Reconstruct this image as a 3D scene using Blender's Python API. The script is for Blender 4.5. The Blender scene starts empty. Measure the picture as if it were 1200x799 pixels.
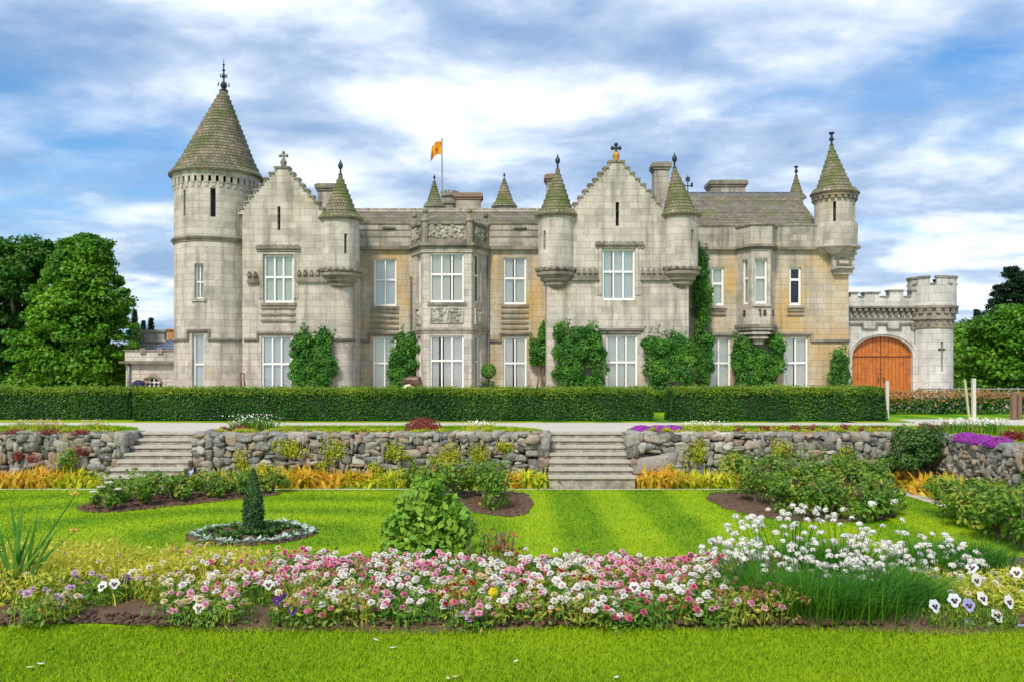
import bpy, bmesh, math, random
import numpy as np
from mathutils import Vector
R = math.radians
rnd = random.Random(7)
rng = np.random.default_rng(11)
scene = bpy.context.scene
COL = scene.collection
# ------------------------------------------------------------------ camera
EYE, FPX, HOR = 2.5, 1039.0, 436.0          # eye height, focal length and horizon in photo pixels
cd = bpy.data.cameras.new("camera"); cam = bpy.data.objects.new("camera", cd); COL.objects.link(cam)
cam.location = (0, 0, EYE); cam.rotation_euler = (R(90), 0, 0)
cd.sensor_width = 36; cd.lens = 36 * FPX / 1200; cd.shift_y = (HOR - 399.5) / 1200
cd.clip_start = 0.1; cd.clip_end = 6000
scene.camera = cam
# ------------------------------------------------------------------ light
SUN_AZ, SUN_EL = R(-157), R(46)              # azimuth from +Y clockwise; elevation
sd = Vector((math.sin(SUN_AZ) * math.cos(SUN_EL), math.cos(SUN_AZ) * math.cos(SUN_EL), math.sin(SUN_EL)))
ld = bpy.data.lights.new("sun", 'SUN'); ld.energy = 2.0; ld.angle = R(11); ld.color = (1, .90, .76)
sun = bpy.data.objects.new("sun", ld); COL.objects.link(sun)
sun.rotation_euler = sd.to_track_quat('Z', 'Y').to_euler(); sun.location = sd * 50
vs = scene.view_settings
vs.view_transform = 'Standard'; vs.look = 'None'; vs.gamma = 1; vs.exposure = 0.86; vs.use_curve_mapping = False

def NW(nt, t, **kw):
    n = nt.nodes.new(t)
    for k, v in kw.items():
        setattr(n, k, v)
    return n
def ramp(nt, stops, interp='LINEAR'):
    n = nt.nodes.new('ShaderNodeValToRGB'); cr = n.color_ramp; cr.interpolation = interp
    while len(cr.elements) < len(stops): cr.elements.new(0.5)
    for e, (p, c) in zip(cr.elements, stops):
        e.position = p; e.color = (c, c, c, 1) if isinstance(c, (int, float)) else (*c, 1)
    return n
def MATH(nt, op, a, b=None, c=None, clamp=False):
    n = nt.nodes.new('ShaderNodeMath'); n.operation = op; n.use_clamp = clamp
    for i, x in enumerate((a, b, c)):
        if x is None: continue
        if isinstance(x, (int, float)): n.inputs[i].default_value = x
        else: nt.links.new(x, n.inputs[i])
    return n.outputs[0]
def MIX(nt, fac, a, b, mode='MIX'):
    n = nt.nodes.new('ShaderNodeMix'); n.data_type = 'RGBA'; n.blend_type = mode
    for i, x in ((0, fac), (6, a), (7, b)):
        if isinstance(x, (int, float)): n.inputs[i].default_value = x
        elif isinstance(x, tuple): n.inputs[i].default_value = (*x, 1)
        else: nt.links.new(x, n.inputs[i])
    return n.outputs[2]
def NOISE(nt, vec, scale, detail=4, rough=.55, dist=0, out=0):
    n = nt.nodes.new('ShaderNodeTexNoise')
    n.inputs['Scale'].default_value = scale; n.inputs['Detail'].default_value = detail
    n.inputs['Roughness'].default_value = rough; n.inputs['Distortion'].default_value = dist
    if vec is not None: nt.links.new(vec, n.inputs['Vector'])
    return n.outputs[out]
def MAPR(nt, x, a, b, c=0., d=1.):
    n = nt.nodes.new('ShaderNodeMapRange'); nt.links.new(x, n.inputs[0])
    for i, q in enumerate((a, b, c, d)): n.inputs[i + 1].default_value = q
    return n.outputs[0]
def SCALEV(nt, vec, s, loc=(0, 0, 0), rot=(0, 0, 0)):
    n = nt.nodes.new('ShaderNodeMapping'); nt.links.new(vec, n.inputs[0])
    n.inputs['Scale'].default_value = s; n.inputs['Location'].default_value = loc; n.inputs['Rotation'].default_value = rot
    return n.outputs[0]

w = bpy.data.worlds.new("World"); scene.world = w; w.use_nodes = True
nt = w.node_tree; nt.nodes.clear()
sky = NW(nt, 'ShaderNodeTexSky', sky_type='NISHITA', sun_disc=False)
sky.sun_elevation = SUN_EL; sky.sun_rotation = SUN_AZ; sky.air_density = 1.0; sky.dust_density = .6; sky.ozone_density = 2.0
bg1 = nt.nodes.new('ShaderNodeBackground'); bg1.inputs[1].default_value = 0.082
nt.links.new(MIX(nt, 1.0, sky.outputs[0], (.62, .92, 1.12), 'MULTIPLY'), bg1.inputs[0])
tc = nt.nodes.new('ShaderNodeTexCoord'); dirv = tc.outputs['Generated']
sx = nt.nodes.new('ShaderNodeSeparateXYZ'); nt.links.new(dirv, sx.inputs[0])
zz = MATH(nt, 'ADD', MATH(nt, 'MAXIMUM', sx.outputs[2], 0.0), 0.16)
cb = nt.nodes.new('ShaderNodeCombineXYZ')
nt.links.new(MATH(nt, 'DIVIDE', sx.outputs[0], zz), cb.inputs[0]); nt.links.new(MATH(nt, 'DIVIDE', sx.outputs[1], zz), cb.inputs[1])
P = cb.outputs[0]
n1 = NOISE(nt, SCALEV(nt, P, (1.0, 1.25, 1), (3.1, 1.7, 0), (0, 0, R(24))), 1.5, 8, .52, .15)
n2 = NOISE(nt, SCALEV(nt, P, (1.0, 1.7, 1), (8.4, 2.2, 4), (0, 0, R(24))), .55, 3, .5, .2)
n3 = NOISE(nt, SCALEV(nt, P, (1.0, 1.15, 1), (1.4, 6.2, 9), (0, 0, R(30))), 2.3, 8, .55, .2)
dens = MATH(nt, 'ADD', MATH(nt, 'MULTIPLY', n1, .62), MATH(nt, 'MULTIPLY', n2, .38))
def blob(px, py, rad, amt):                   # a thinner (negative) or thicker patch of cloud around one compass direction
    d = Vector(((px - 600) / FPX, 1, (HOR - py) / FPX)).normalized()
    vm = NW(nt, 'ShaderNodeVectorMath', operation='DISTANCE'); nt.links.new(dirv, vm.inputs[0]); vm.inputs[1].default_value = d
    return MAPR(nt, vm.outputs['Value'], 0, rad, amt, 0)
for a in ((40, 110, .32, -.17), (60, 230, .16, -.10), (1150, 90, .26, -.12), (610, 225, .06, -.10), (760, 10, .20, -.07), (900, 130, .15, -.05), (100, 290, .16, .12),
          (1120, 330, .2, .14), (520, 170, .24, .05), (700, 120, .2, .05), (330, 60, .22, .03), (1050, 190, .13, .05), (840, 170, .2, .07), (700, 60, .15, .06), (1190, 60, .16, -.05)):
    dens = MATH(nt, 'ADD', dens, blob(*a))
cover = ramp(nt, [(0.30, .0), (.385, .55), (.48, .96), (1.0, 1.0)]); nt.links.new(dens, cover.inputs[0])
tone_v = MATH(nt, 'ADD', MATH(nt, 'MULTIPLY', MAPR(nt, n3, .35, .66), .66), MATH(nt, 'MULTIPLY', MAPR(nt, dens, .38, .75), .34))
tone = ramp(nt, [(.14, (.25, .37, .57)), (.38, (.40, .51, .68)), (.60, (.66, .74, .86)), (.88, (1.0, 1.0, 1.0))]); nt.links.new(tone_v, tone.inputs[0])
bg2 = nt.nodes.new('ShaderNodeBackground'); nt.links.new(tone.outputs[0], bg2.inputs[0]); bg2.inputs[1].default_value = .74
mx = nt.nodes.new('ShaderNodeMixShader'); nt.links.new(cover.outputs[0], mx.inputs[0]); nt.links.new(bg1.outputs[0], mx.inputs[1]); nt.links.new(bg2.outputs[0], mx.inputs[2])
wo = nt.nodes.new('ShaderNodeOutputWorld'); nt.links.new(mx.outputs[0], wo.inputs[0])
scene.cycles.max_bounces = 6; scene.cycles.transparent_max_bounces = 8

# ------------------------------------------------------------------ pixel to world at a chosen depth
def X(px, y): return (px - 600) * y / FPX
def Z(py, y): return EYE - (py - HOR) * y / FPX
# ------------------------------------------------------------------ object helpers
WL = {}
def tag(o, label=None, cat=None, group=None, kind=None):
    if label: o['label'] = label
    if cat: o['category'] = cat
    if group: o['group'] = group
    if kind: o['kind'] = kind
    return o
def thing(name, label, cat, loc=(0, 0, 0), group=None):
    o = bpy.data.objects.new(name, None); COL.objects.link(o); o.location = loc; o.empty_display_size = .2
    WL[o.name] = Vector(loc)
    return tag(o, label, cat, group)
def link(name, me, parent=None, loc=(0, 0, 0)):
    o = bpy.data.objects.new(name, me); COL.objects.link(o); o.location = loc
    if parent is not None:
        o.parent = parent; WL[o.name] = WL[parent.name] + Vector(loc)
    else: WL[o.name] = Vector(loc)
    return o
def copy_tree(o, loc=None, rz=None, parent=None, scl=None):
    c = o.copy(); COL.objects.link(c)
    if parent is not None: c.parent = parent
    if loc is not None: c.location = loc; WL[c.name] = Vector(loc)
    if rz is not None: c.rotation_euler = (0, 0, rz)
    if scl is not None: c.scale = scl if isinstance(scl, tuple) else (scl,) * 3
    for ch in list(o.children): copy_tree(ch, parent=c)
    return c
def mesh_np(name, V, F, mat, parent=None, origin=None, uv=None, smooth=False):
    """V (n,3) world points, F (m,k) faces"""
    V = np.asarray(V, dtype=np.float64); F = np.asarray(F)
    off = WL[parent.name] if parent is not None else (Vector(origin) if origin is not None else Vector((0, 0, 0)))
    V = V - np.array(off)
    me = bpy.data.meshes.new(name); m, k = F.shape
    me.vertices.add(len(V)); me.vertices.foreach_set('co', V.ravel())
    me.loops.add(m * k); me.loops.foreach_set('vertex_index', F.ravel().astype(np.int32))
    me.polygons.add(m); me.polygons.foreach_set('loop_start', np.arange(0, m * k, k, dtype=np.int32))
    if smooth: me.polygons.foreach_set('use_smooth', np.ones(m, dtype=bool))
    me.update(calc_edges=True)
    if uv is not None:
        l = me.uv_layers.new(name='UVMap'); l.data.foreach_set('uv', np.asarray(uv, dtype=np.float32).ravel())
    for mm in (mat if isinstance(mat, (list, tuple)) else [mat]): me.materials.append(mm)
    return link(name, me, parent, (0, 0, 0) if parent is not None else tuple(off))
class MB:
    def __init__(s): s.v = []; s.f = []; s.uv = []; s.sm = []
    def poly(s, pts, uv=None, sm=False):
        b = len(s.v); s.v += [tuple(p) for p in pts]; s.f.append(list(range(b, b + len(pts))))
        if uv is None:
            n = Vector((0, 0, 0)); q = [Vector(p) for p in pts]
            for i in range(len(q)):
                a, c = q[i], q[(i + 1) % len(q)]
                n += Vector(((a.y - c.y) * (a.z + c.z), (a.z - c.z) * (a.x + c.x), (a.x - c.x) * (a.y + c.y)))
            if n.length > 0: n.normalize()
            if abs(n.z) > .93: uv = [(p.x, p.y) for p in q]
            else:
                t = Vector((0, 0, 1)).cross(n); t.normalize()
                if t.x < -.0001 or (abs(t.x) <= .0001 and t.y < 0): t = -t
                sl = 1 / max(.3, math.sqrt(1 - n.z * n.z))
                uv = [(p.dot(t), p.z * sl) for p in q]
        s.uv.append(uv); s.sm.append(sm)
    def hexa(s, p):                             # p: 4 bottom, 4 top
        for q in ((0, 3, 2, 1), (4, 5, 6, 7), (0, 1, 5, 4), (1, 2, 6, 5), (2, 3, 7, 6), (3, 0, 4, 7)): s.poly([p[i] for i in q])
    def box(s, x0, x1, y0, y1, z0, z1):
        s.hexa([(x0, y0, z0), (x1, y0, z0), (x1, y1, z0), (x0, y1, z0), (x0, y0, z1), (x1, y0, z1), (x1, y1, z1), (x0, y1, z1)])
    def mbox(s, M, u0, u1, w0, w1, z0, z1, n=1):
        for i in range(n):
            a = u0 + (u1 - u0) * i / n; b = u0 + (u1 - u0) * (i + 1) / n
            p = [M(a, w1, z0), M(b, w1, z0), M(b, w0, z0), M(a, w0, z0), M(a, w1, z1), M(b, w1, z1), M(b, w0, z1), M(a, w0, z1)]
            s.poly([p[0], p[1], p[5], p[4]], [(a, z0), (b, z0), (b, z1), (a, z1)])
            s.poly([p[0], p[3], p[2], p[1]]); s.poly([p[4], p[5], p[6], p[7]])
            if i == 0: s.poly([p[0], p[4], p[7], p[3]])
            if i == n - 1: s.poly([p[1], p[2], p[6], p[5]])
    def prism(s, pts, z0, z1, top=True):        # plan polygon
        n = len(pts)
        for i in range(n):
            a, b = pts[i], pts[(i + 1) % n]
            s.poly([(a[0], a[1], z0), (b[0], b[1], z0), (b[0], b[1], z1), (a[0], a[1], z1)])
        if top: s.poly([(p[0], p[1], z1) for p in pts]); s.poly([(p[0], p[1], z0) for p in pts][::-1])
    def profile_y(s, pts, y0, y1):              # XZ outline extruded along y
        n = len(pts)
        for i in range(n):
            a, b = pts[i], pts[(i + 1) % n]
            s.poly([(a[0], y0, a[1]), (b[0], y0, b[1]), (b[0], y1, b[1]), (a[0], y1, a[1])])
        s.poly([(p[0], y0, p[1]) for p in pts]); s.poly([(p[0], y1, p[1]) for p in pts][::-1])
    def lathe(s, cx, cy, prof, seg=32, a0=0, a1=2 * math.pi, sm=True, rot=0):
        L = [0]
        for (ra, za), (rb, zb) in zip(prof, prof[1:]): L.append(L[-1] + math.hypot(ra - rb, za - zb))
        rmax = max(r for r, _ in prof)
        for i in range(seg):
            t0 = a0 + (a1 - a0) * i / seg + rot; t1 = a0 + (a1 - a0) * (i + 1) / seg + rot
            for j in range(len(prof) - 1):
                (ra, za), (rb, zb) = prof[j], prof[j + 1]
                P0 = (cx + ra * math.sin(t0), cy - ra * math.cos(t0), za); P1 = (cx + ra * math.sin(t1), cy - ra * math.cos(t1), za)
                P2 = (cx + rb * math.sin(t1), cy - rb * math.cos(t1), zb); P3 = (cx + rb * math.sin(t0), cy - rb * math.cos(t0), zb)
                va, vb = (za, zb) if abs(ra - rb) < .5 * abs(za - zb) else (za + 0 * L[j], za + L[j + 1] - L[j])
                s.poly([P0, P1, P2, P3], [(t0 * rmax, va), (t1 * rmax, va), (t1 * rmax, vb), (t0 * rmax, vb)], sm)
    def tube(s, pts, rad, seg=6, sm=True):
        pts = [Vector(p) for p in pts]; rs = rad if isinstance(rad, (list, tuple)) else [rad] * len(pts)
        rings = []
        for i, p in enumerate(pts):
            d = (pts[min(i + 1, len(pts) - 1)] - pts[max(i - 1, 0)]).normalized()
            a = d.cross(Vector((0, 0, 1)) if abs(d.z) < .9 else Vector((1, 0, 0))).normalized(); b = d.cross(a)
            rings.append([p + (a * math.cos(q * 2 * math.pi / seg) + b * math.sin(q * 2 * math.pi / seg)) * rs[i] for q in range(seg)])
        for A, B in zip(rings, rings[1:]):
            for q in range(seg): s.poly([A[q], A[(q + 1) % seg], B[(q + 1) % seg], B[q]], None, sm)
        s.poly(rings[0][::-1]); s.poly(rings[-1])
    def build(s, name, mat, parent=None, origin=None, merge=False, bevel=0):
        off = WL[parent.name] if parent is not None else (Vector(origin) if origin is not None else Vector((0, 0, 0)))
        me = bpy.data.meshes.new(name)
        me.from_pydata([(a - off.x, b - off.y, c - off.z) for a, b, c in s.v], [], s.f)
        l = me.uv_layers.new(name='UVMap'); l.data.foreach_set('uv', np.array([c for u in s.uv for p in u for c in p], dtype=np.float32))
        me.polygons.foreach_set('use_smooth', np.array(s.sm, dtype=bool))
        if merge or any(s.sm):
            bm = bmesh.new(); bm.from_mesh(me); bmesh.ops.remove_doubles(bm, verts=bm.verts, dist=.0005)
            bmesh.ops.recalc_face_normals(bm, faces=bm.faces)
            for e in bm.edges:
                if len(e.link_faces) == 2 and e.calc_face_angle(0) > R(38): e.smooth = False
            bm.to_mesh(me); bm.free()
        me.materials.append(mat)
        return link(name, me, parent, (0, 0, 0) if parent is not None else tuple(off))
# ------------------------------------------------------------------ materials
def newmat(name):
    m = bpy.data.materials.new(name); m.use_nodes = True; nt = m.node_tree; b = nt.nodes['Principled BSDF']
    b.inputs['Roughness'].default_value = .8
    return m, nt, b
def setin(nt, sock, v):
    if isinstance(v, tuple): sock.default_value = (*v, 1) if len(v) == 3 else v
    elif isinstance(v, (int, float)): sock.default_value = v
    else: nt.links.new(v, sock)
def BUMP(nt, b, h, strength=.5, dist=.02):
    n = nt.nodes.new('ShaderNodeBump'); n.inputs['Strength'].default_value = strength; n.inputs['Distance'].default_value = dist
    nt.links.new(h, n.inputs['Height']); nt.links.new(n.outputs[0], b.inputs['Normal'])
def POS(nt): return nt.nodes.new('ShaderNodeNewGeometry').outputs['Position']
def ISL(nt): return nt.nodes.new('ShaderNodeNewGeometry').outputs['Random Per Island']
def UV(nt):
    n = nt.nodes.new('ShaderNodeUVMap'); n.uv_map = 'UVMap'; return n.outputs[0]

def stone_mat(name, c1, c2, warm=(.5, .36, .15), warm_amt=.25, dark=(.16, .15, .13), dark_amt=.5, bw=.86, bh=.31, mortar=(.15, .13, .10), seed=0, joint=.010, bump=.5):
    m, nt, b = newmat(name); uv = UV(nt); pos = POS(nt)
    uvd = NW(nt, 'ShaderNodeVectorMath', operation='ADD'); nt.links.new(uv, uvd.inputs[0])
    nz = NOISE(nt, pos, 3.0, 3, out=1)
    sub = NW(nt, 'ShaderNodeVectorMath', operation='SCALE'); nt.links.new(nz, sub.inputs[0]); sub.inputs['Scale'].default_value = .012
    nt.links.new(sub.outputs[0], uvd.inputs[1])
    br = nt.nodes.new('ShaderNodeTexBrick'); nt.links.new(uvd.outputs[0], br.inputs['Vector'])
    br.inputs['Scale'].default_value = 1; br.inputs['Brick Width'].default_value = bw; br.inputs['Row Height'].default_value = bh
    br.inputs['Mortar Size'].default_value = joint; br.inputs['Mortar Smooth'].default_value = .35; br.inputs['Bias'].default_value = -.1
    br.offset = .43; br.squash = .72; br.squash_frequency = 3
    br.inputs['Color1'].default_value = (0, 0, 0, 1); br.inputs['Color2'].default_value = (1, 1, 1, 1); br.inputs['Mortar'].default_value = (.5, .5, .5, 1)
    var = MATH(nt, 'MULTIPLY_ADD', NOISE(nt, pos, 1.1, 5), .8, MATH(nt, 'MULTIPLY', br.outputs['Color'], .26))
    rp = ramp(nt, [(.22, c1), (.52, c2), (.85, tuple(min(.75, q * 1.22) for q in c2))]); nt.links.new(var, rp.inputs[0])
    col = rp.outputs[0]
    wm = MAPR(nt, NOISE(nt, SCALEV(nt, pos, (1, 1, .8), (seed, 3, seed * 2)), .42, 5, .6), .60 - warm_amt * .35, .78 - warm_amt * .3, 0, min(.95, .35 + warm_amt))
    col = MIX(nt, wm, col, warm)
    # rain streaks and soot-like algae of the granite, mostly running down
    st = NOISE(nt, SCALEV(nt, pos, (2.6, 2.6, .28), (seed * 3, 0, 0)), 1.0, 6, .62)
    sm = MAPR(nt, st, .47, .72, 0, dark_amt)
    col = MIX(nt, sm, col, dark)
    blot = MAPR(nt, NOISE(nt, pos, 1.9, 8, .70), .52, .74, 0, dark_amt * .75)
    col = MIX(nt, blot, col, tuple(q * 1.3 for q in dark))
    speck = MAPR(nt, NOISE(nt, pos, 16, 4, .7), .35, .75, .84, 1.14)
    sp = nt.nodes.new('ShaderNodeCombineColor'); [nt.links.new(speck, sp.inputs[i]) for i in range(3)]
    col = MIX(nt, 1.0, col, sp.outputs[0], 'MULTIPLY')
    col = MIX(nt, MATH(nt, 'MULTIPLY', br.outputs['Fac'], .48), col, mortar)
    nt.links.new(col, b.inputs['Base Color']); b.inputs['Roughness'].default_value = .88
    h = MATH(nt, 'SUBTRACT', MATH(nt, 'MULTIPLY', NOISE(nt, pos, 9, 6, .65), .5), br.outputs['Fac'])
    BUMP(nt, b, h, bump, .03)
    return m
STONE = stone_mat('castle granite', (.35, .32, .275), (.57, .52, .45), warm=(.50, .38, .18), warm_amt=.14, dark_amt=.72, seed=1)
STONE_W = stone_mat('castle granite lichen', (.35, .32, .26), (.54, .49, .395), warm=(.58, .38, .12), warm_amt=.48, dark_amt=.6, seed=5)
STONE_G = stone_mat('gatehouse granite', (.42, .41, .40), (.62, .61, .58), warm=(.5, .42, .3), warm_amt=.05, dark_amt=.5, bw=.9, bh=.4, seed=9)
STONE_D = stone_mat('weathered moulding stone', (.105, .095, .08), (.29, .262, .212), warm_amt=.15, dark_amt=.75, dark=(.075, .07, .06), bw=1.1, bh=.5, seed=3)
STONE_O = stone_mat('outbuilding rough stone', (.38, .35, .31), (.58, .54, .48), warm_amt=.2, dark_amt=.6, bw=.55, bh=.22, seed=4, bump=.9)
STONE_P = stone_mat('weathered parapet granite', (.23, .21, .18), (.47, .43, .365), warm_amt=.12, dark_amt=.9, dark=(.10, .09, .075), seed=12)
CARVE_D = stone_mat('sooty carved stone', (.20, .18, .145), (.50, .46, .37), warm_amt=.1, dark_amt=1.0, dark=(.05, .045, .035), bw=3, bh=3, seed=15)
CARVE = stone_mat('carved relief stone', (.38, .36, .30), (.60, .58, .50), warm_amt=.08, dark_amt=.8, dark=(.07, .065, .055), bw=3, bh=3, seed=8)
def roof_mat(name, a, bcol, moss, moss_amt, tw=.26, th=.2, seed=0, red=0):
    m, nt, b = newmat(name); uv = UV(nt); pos = POS(nt)
    br = nt.nodes.new('ShaderNodeTexBrick'); nt.links.new(uv, br.inputs['Vector'])
    br.inputs['Scale'].default_value = 1; br.inputs['Brick Width'].default_value = tw; br.inputs['Row Height'].default_value = th
    br.inputs['Mortar Size'].default_value = .016; br.inputs['Mortar Smooth'].default_value = .6
    br.inputs['Color1'].default_value = (0, 0, 0, 1); br.inputs['Color2'].default_value = (1, 1, 1, 1); br.inputs['Mortar'].default_value = (.5, .5, .5, 1)
    v = MATH(nt, 'ADD', MATH(nt, 'MULTIPLY', br.outputs['Color'], .55), MATH(nt, 'MULTIPLY', NOISE(nt, pos, .8, 4), .5))
    rp = ramp(nt, [(.2, a), (.8, bcol)]); nt.links.new(v, rp.inputs[0]); col = rp.outputs[0]
    if red: col = MIX(nt, MAPR(nt, NOISE(nt, pos, .6, 4, .6), .45, .65, 0, red), col, (.22, .105, .09))
    pale = MAPR(nt, NOISE(nt, pos, 5, 5, .7), .60, .72, 0, .6); col = MIX(nt, pale, col, (.50, .48, .38))
    ms = MAPR(nt, NOISE(nt, SCALEV(nt, pos, (1, 1, .7), (seed, seed, 0)), 1.3, 6, .66), .62 - moss_amt * .32, .76 - moss_amt * .26, 0, min(1, .4 + moss_amt))
    col = MIX(nt, ms, col, moss)
    col = MIX(nt, MATH(nt, 'MULTIPLY', br.outputs['Fac'], .8), col, (.05, .045, .035))
    nt.links.new(col, b.inputs['Base Color']); b.inputs['Roughness'].default_value = .85
    # every course of slates steps out over the one below
    su = nt.nodes.new('ShaderNodeSeparateXYZ'); nt.links.new(uv, su.inputs[0])
    fr = MATH(nt, 'FRACT', MATH(nt, 'DIVIDE', su.outputs[1], th))
    h = MATH(nt, 'ADD', MATH(nt, 'MULTIPLY', MATH(nt, 'SUBTRACT', 1.0, fr), .8), MATH(nt, 'MULTIPLY', br.outputs['Fac'], -.8))
    BUMP(nt, b, h, 1.0, .05)
    return m
SLATE_CONE = roof_mat('scalloped slate cone', (.15, .125, .085), (.32, .265, .185), (.09, .13, .03), .50, .24, .165, 2)
SLATE_MOSS = roof_mat('mossy slate cone', (.17, .145, .10), (.34, .28, .19), (.115, .155, .03), .66, .22, .17, 6)
SLATE = roof_mat('long slate roof', (.12, .105, .085), (.27, .24, .19), (.14, .17, .03), .40, .34, .30, 3, .22)
SLATE_B = roof_mat('blue slate', (.10, .13, .22), (.17, .21, .33), (.12, .15, .1), .1, .3, .22, 3)
def plain(name, c, rough=.6, metal=0, var=.15, nscale=4, bump=0, spec=None):
    m, nt, b = newmat(name); pos = POS(nt)
    n = NOISE(nt, pos, nscale, 5, .6)
    col = MIX(nt, n, tuple(max(0, q * (1 - var)) for q in c), tuple(min(1, q * (1 + var)) for q in c))
    nt.links.new(col, b.inputs['Base Color']); b.inputs['Roughness'].default_value = rough; b.inputs['Metallic'].default_value = metal
    if spec is not None: b.inputs['Specular IOR Level'].default_value = spec
    if bump: BUMP(nt, b, NOISE(nt, pos, nscale * 3, 5, .7), bump, .02)
    return m
WHITE = plain('white window paint', (.86, .86, .83), .45, 0, .03)
IRON = plain('dark iron', (.035, .045, .055), .45, .4, .3)
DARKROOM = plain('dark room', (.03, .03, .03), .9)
NAVYROOM = plain('navy blind', (.035, .065, .13), .6)
BRONZE = plain('brown bronze', (.13, .085, .06), .45, .5, .3)
GREYWOOD = plain('weathered grey wood', (.34, .33, .31), .8, 0, .25, 8, .4)
PALEWOOD = plain('pale timber post', (.60, .56, .47), .7, 0, .15, 8, .3)
BROWNWOOD = plain('brown timber post', (.20, .12, .08), .8, 0, .3, 8, .4)
LEAD = plain('lead pipe', (.22, .22, .23), .5, .3, .2)
def glass_mat():
    m = bpy.data.materials.new('window glass'); m.use_nodes = True; nt = m.node_tree; nt.nodes.clear()
    tr = nt.nodes.new('ShaderNodeBsdfTransparent'); tr.inputs[0].default_value = (1, 1, 1, 1)
    gl = nt.nodes.new('ShaderNodeBsdfGlossy'); gl.inputs['Roughness'].default_value = .03
    fr = nt.nodes.new('ShaderNodeFresnel'); fr.inputs[0].default_value = 1.6
    n = nt.nodes.new('ShaderNodeBump'); n.inputs['Strength'].default_value = .06; n.inputs['Distance'].default_value = .05
    nt.links.new(NOISE(nt, POS(nt), 1.7, 2), n.inputs['Height']); nt.links.new(n.outputs[0], gl.inputs['Normal'])
    mx = nt.nodes.new('ShaderNodeMixShader'); nt.links.new(MATH(nt, 'MULTIPLY_ADD', fr.outputs[0], .8, .03), mx.inputs[0])
    nt.links.new(tr.outputs[0], mx.inputs[1]); nt.links.new(gl.outputs[0], mx.inputs[2])
    o = nt.nodes.new('ShaderNodeOutputMaterial'); nt.links.new(mx.outputs[0], o.inputs[0]); return m
GLASS = glass_mat()
def curtain_mat():
    m, nt, b = newmat('pale net curtain')
    col = MIX(nt, NOISE(nt, SCALEV(nt, POS(nt), (1, 1, .2)), .9, 2), (.98, .96, .86), (.96, .97, .92))
    nt.links.new(col, b.inputs['Base Color']); return m
CURTAIN = curtain_mat()
CURTAINS = [CURTAIN, plain('greenish net curtain', (.92, .97, .88), .8, 0, .03), plain('bluish net curtain', (.91, .96, .97), .8, 0, .03)]
BLIND_BROWN = plain('brown shutter', (.30, .17, .07), .7)
def gatewood():
    m, nt, b = newmat('varnished orange planks'); uv = UV(nt); pos = POS(nt)
    gr = NOISE(nt, SCALEV(nt, pos, (9, 9, .7)), 2.2, 7, .65, .6)
    rp = ramp(nt, [(.25, (.30, .075, .012)), (.5, (.52, .155, .022)), (.75, (.68, .26, .05))]); nt.links.new(gr, rp.inputs[0])
    isl = ISL(nt); col = MIX(nt, MATH(nt, 'MULTIPLY', isl, .45), rp.outputs[0], (.36, .10, .02))
    stain = MAPR(nt, NOISE(nt, SCALEV(nt, pos, (1, 1, 1.6)), 2.5, 5, .7), .50, .68, 0, .7); col = MIX(nt, stain, col, (.14, .045, .015))
    nt.links.new(col, b.inputs['Base Color']); b.inputs['Roughness'].default_value = .5; BUMP(nt, b, gr, .3, .02); return m
GATEWOOD = gatewood()
# ================================================================== the castle
TB = 1.1                                        # terrace level (the lower lawn is 0)
def flatM(y): return lambda u, w_, z: (u, y - w_, z)
def segM(A, B):
    t = Vector((B[0] - A[0], B[1] - A[1])); L = t.length; t /= L; n = Vector((t.y, -t.x))
    return (lambda u, w_, z: (A[0] + t.x * u + n.x * w_, A[1] + t.y * u + n.y * w_, z)), L
def cylM(cx, cy, r): return lambda u, w_, z: (cx + (r + w_) * math.sin(u / r), cy - (r + w_) * math.cos(u / r), z)
def gridwall(mb, M, u0, u1, z0, z1, holes=(), du=None):
    """a wall sheet with rectangular openings; holes: (ua, ub, za, zb, depth)"""
    us = sorted({u0, u1, *[h[0] for h in holes], *[h[1] for h in holes]}); zs = sorted({z0, z1, *[h[2] for h in holes], *[h[3] for h in holes]})
    if du:
        o = []
        for a, b in zip(us, us[1:]):
            k = max(1, int(math.ceil((b - a) / du))); o += [a + (b - a) * i / k for i in range(k)]
        us = o + [us[-1]]
    E = 1e-6
    for a, b in zip(us, us[1:]):
        for c, d in zip(zs, zs[1:]):
            if any(h[0] - E <= a and b <= h[1] + E and h[2] - E <= c and d <= h[3] + E for h in holes): continue
            mb.poly([M(a, 0, c), M(b, 0, c), M(b, 0, d), M(a, 0, d)], [(a, c), (b, c), (b, d), (a, d)], bool(du))
    for (a, b, c, d, e) in holes:
        mb.poly([M(a, 0, c), M(a, -e, c), M(a, -e, d), M(a, 0, d)]); mb.poly([M(b, 0, c), M(b, 0, d), M(b, -e, d), M(b, -e, c)])
        mb.poly([M(a, 0, c), M(b, 0, c), M(b, -e, c), M(a, -e, c)]); mb.poly([M(a, 0, d), M(a, -e, d), M(b, -e, d), M(b, 0, d)])
def offset_poly(pts, o):
    """outward offset of a plan outline given anticlockwise seen from above, open chain allowed for first/last"""
    n = len(pts); out = []
    for i in range(n):
        p = Vector(pts[i]); a = Vector(pts[i - 1]); c = Vector(pts[(i + 1) % n])
        d1 = (p - a).normalized(); d2 = (c - p).normalized(); n1 = Vector((d1.y, -d1.x)); n2 = Vector((d2.y, -d2.x))
        bi = (n1 + n2); k = 1 + n1.dot(n2)
        out.append(tuple(p + bi * (o / max(k, .2))))
    return out
castle = thing('castle', 'long pale granite castle with crow-stepped gables, round tower and cone-roofed turrets', 'castle', (0, 44, TB))
castle['label'] = 'long pale granite castle with stepped gables and tall round tower'
def P_(mb, name, mat, parent=None, **k): return mb.build(name, mat, parent if parent is not None else castle, **k)

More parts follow.
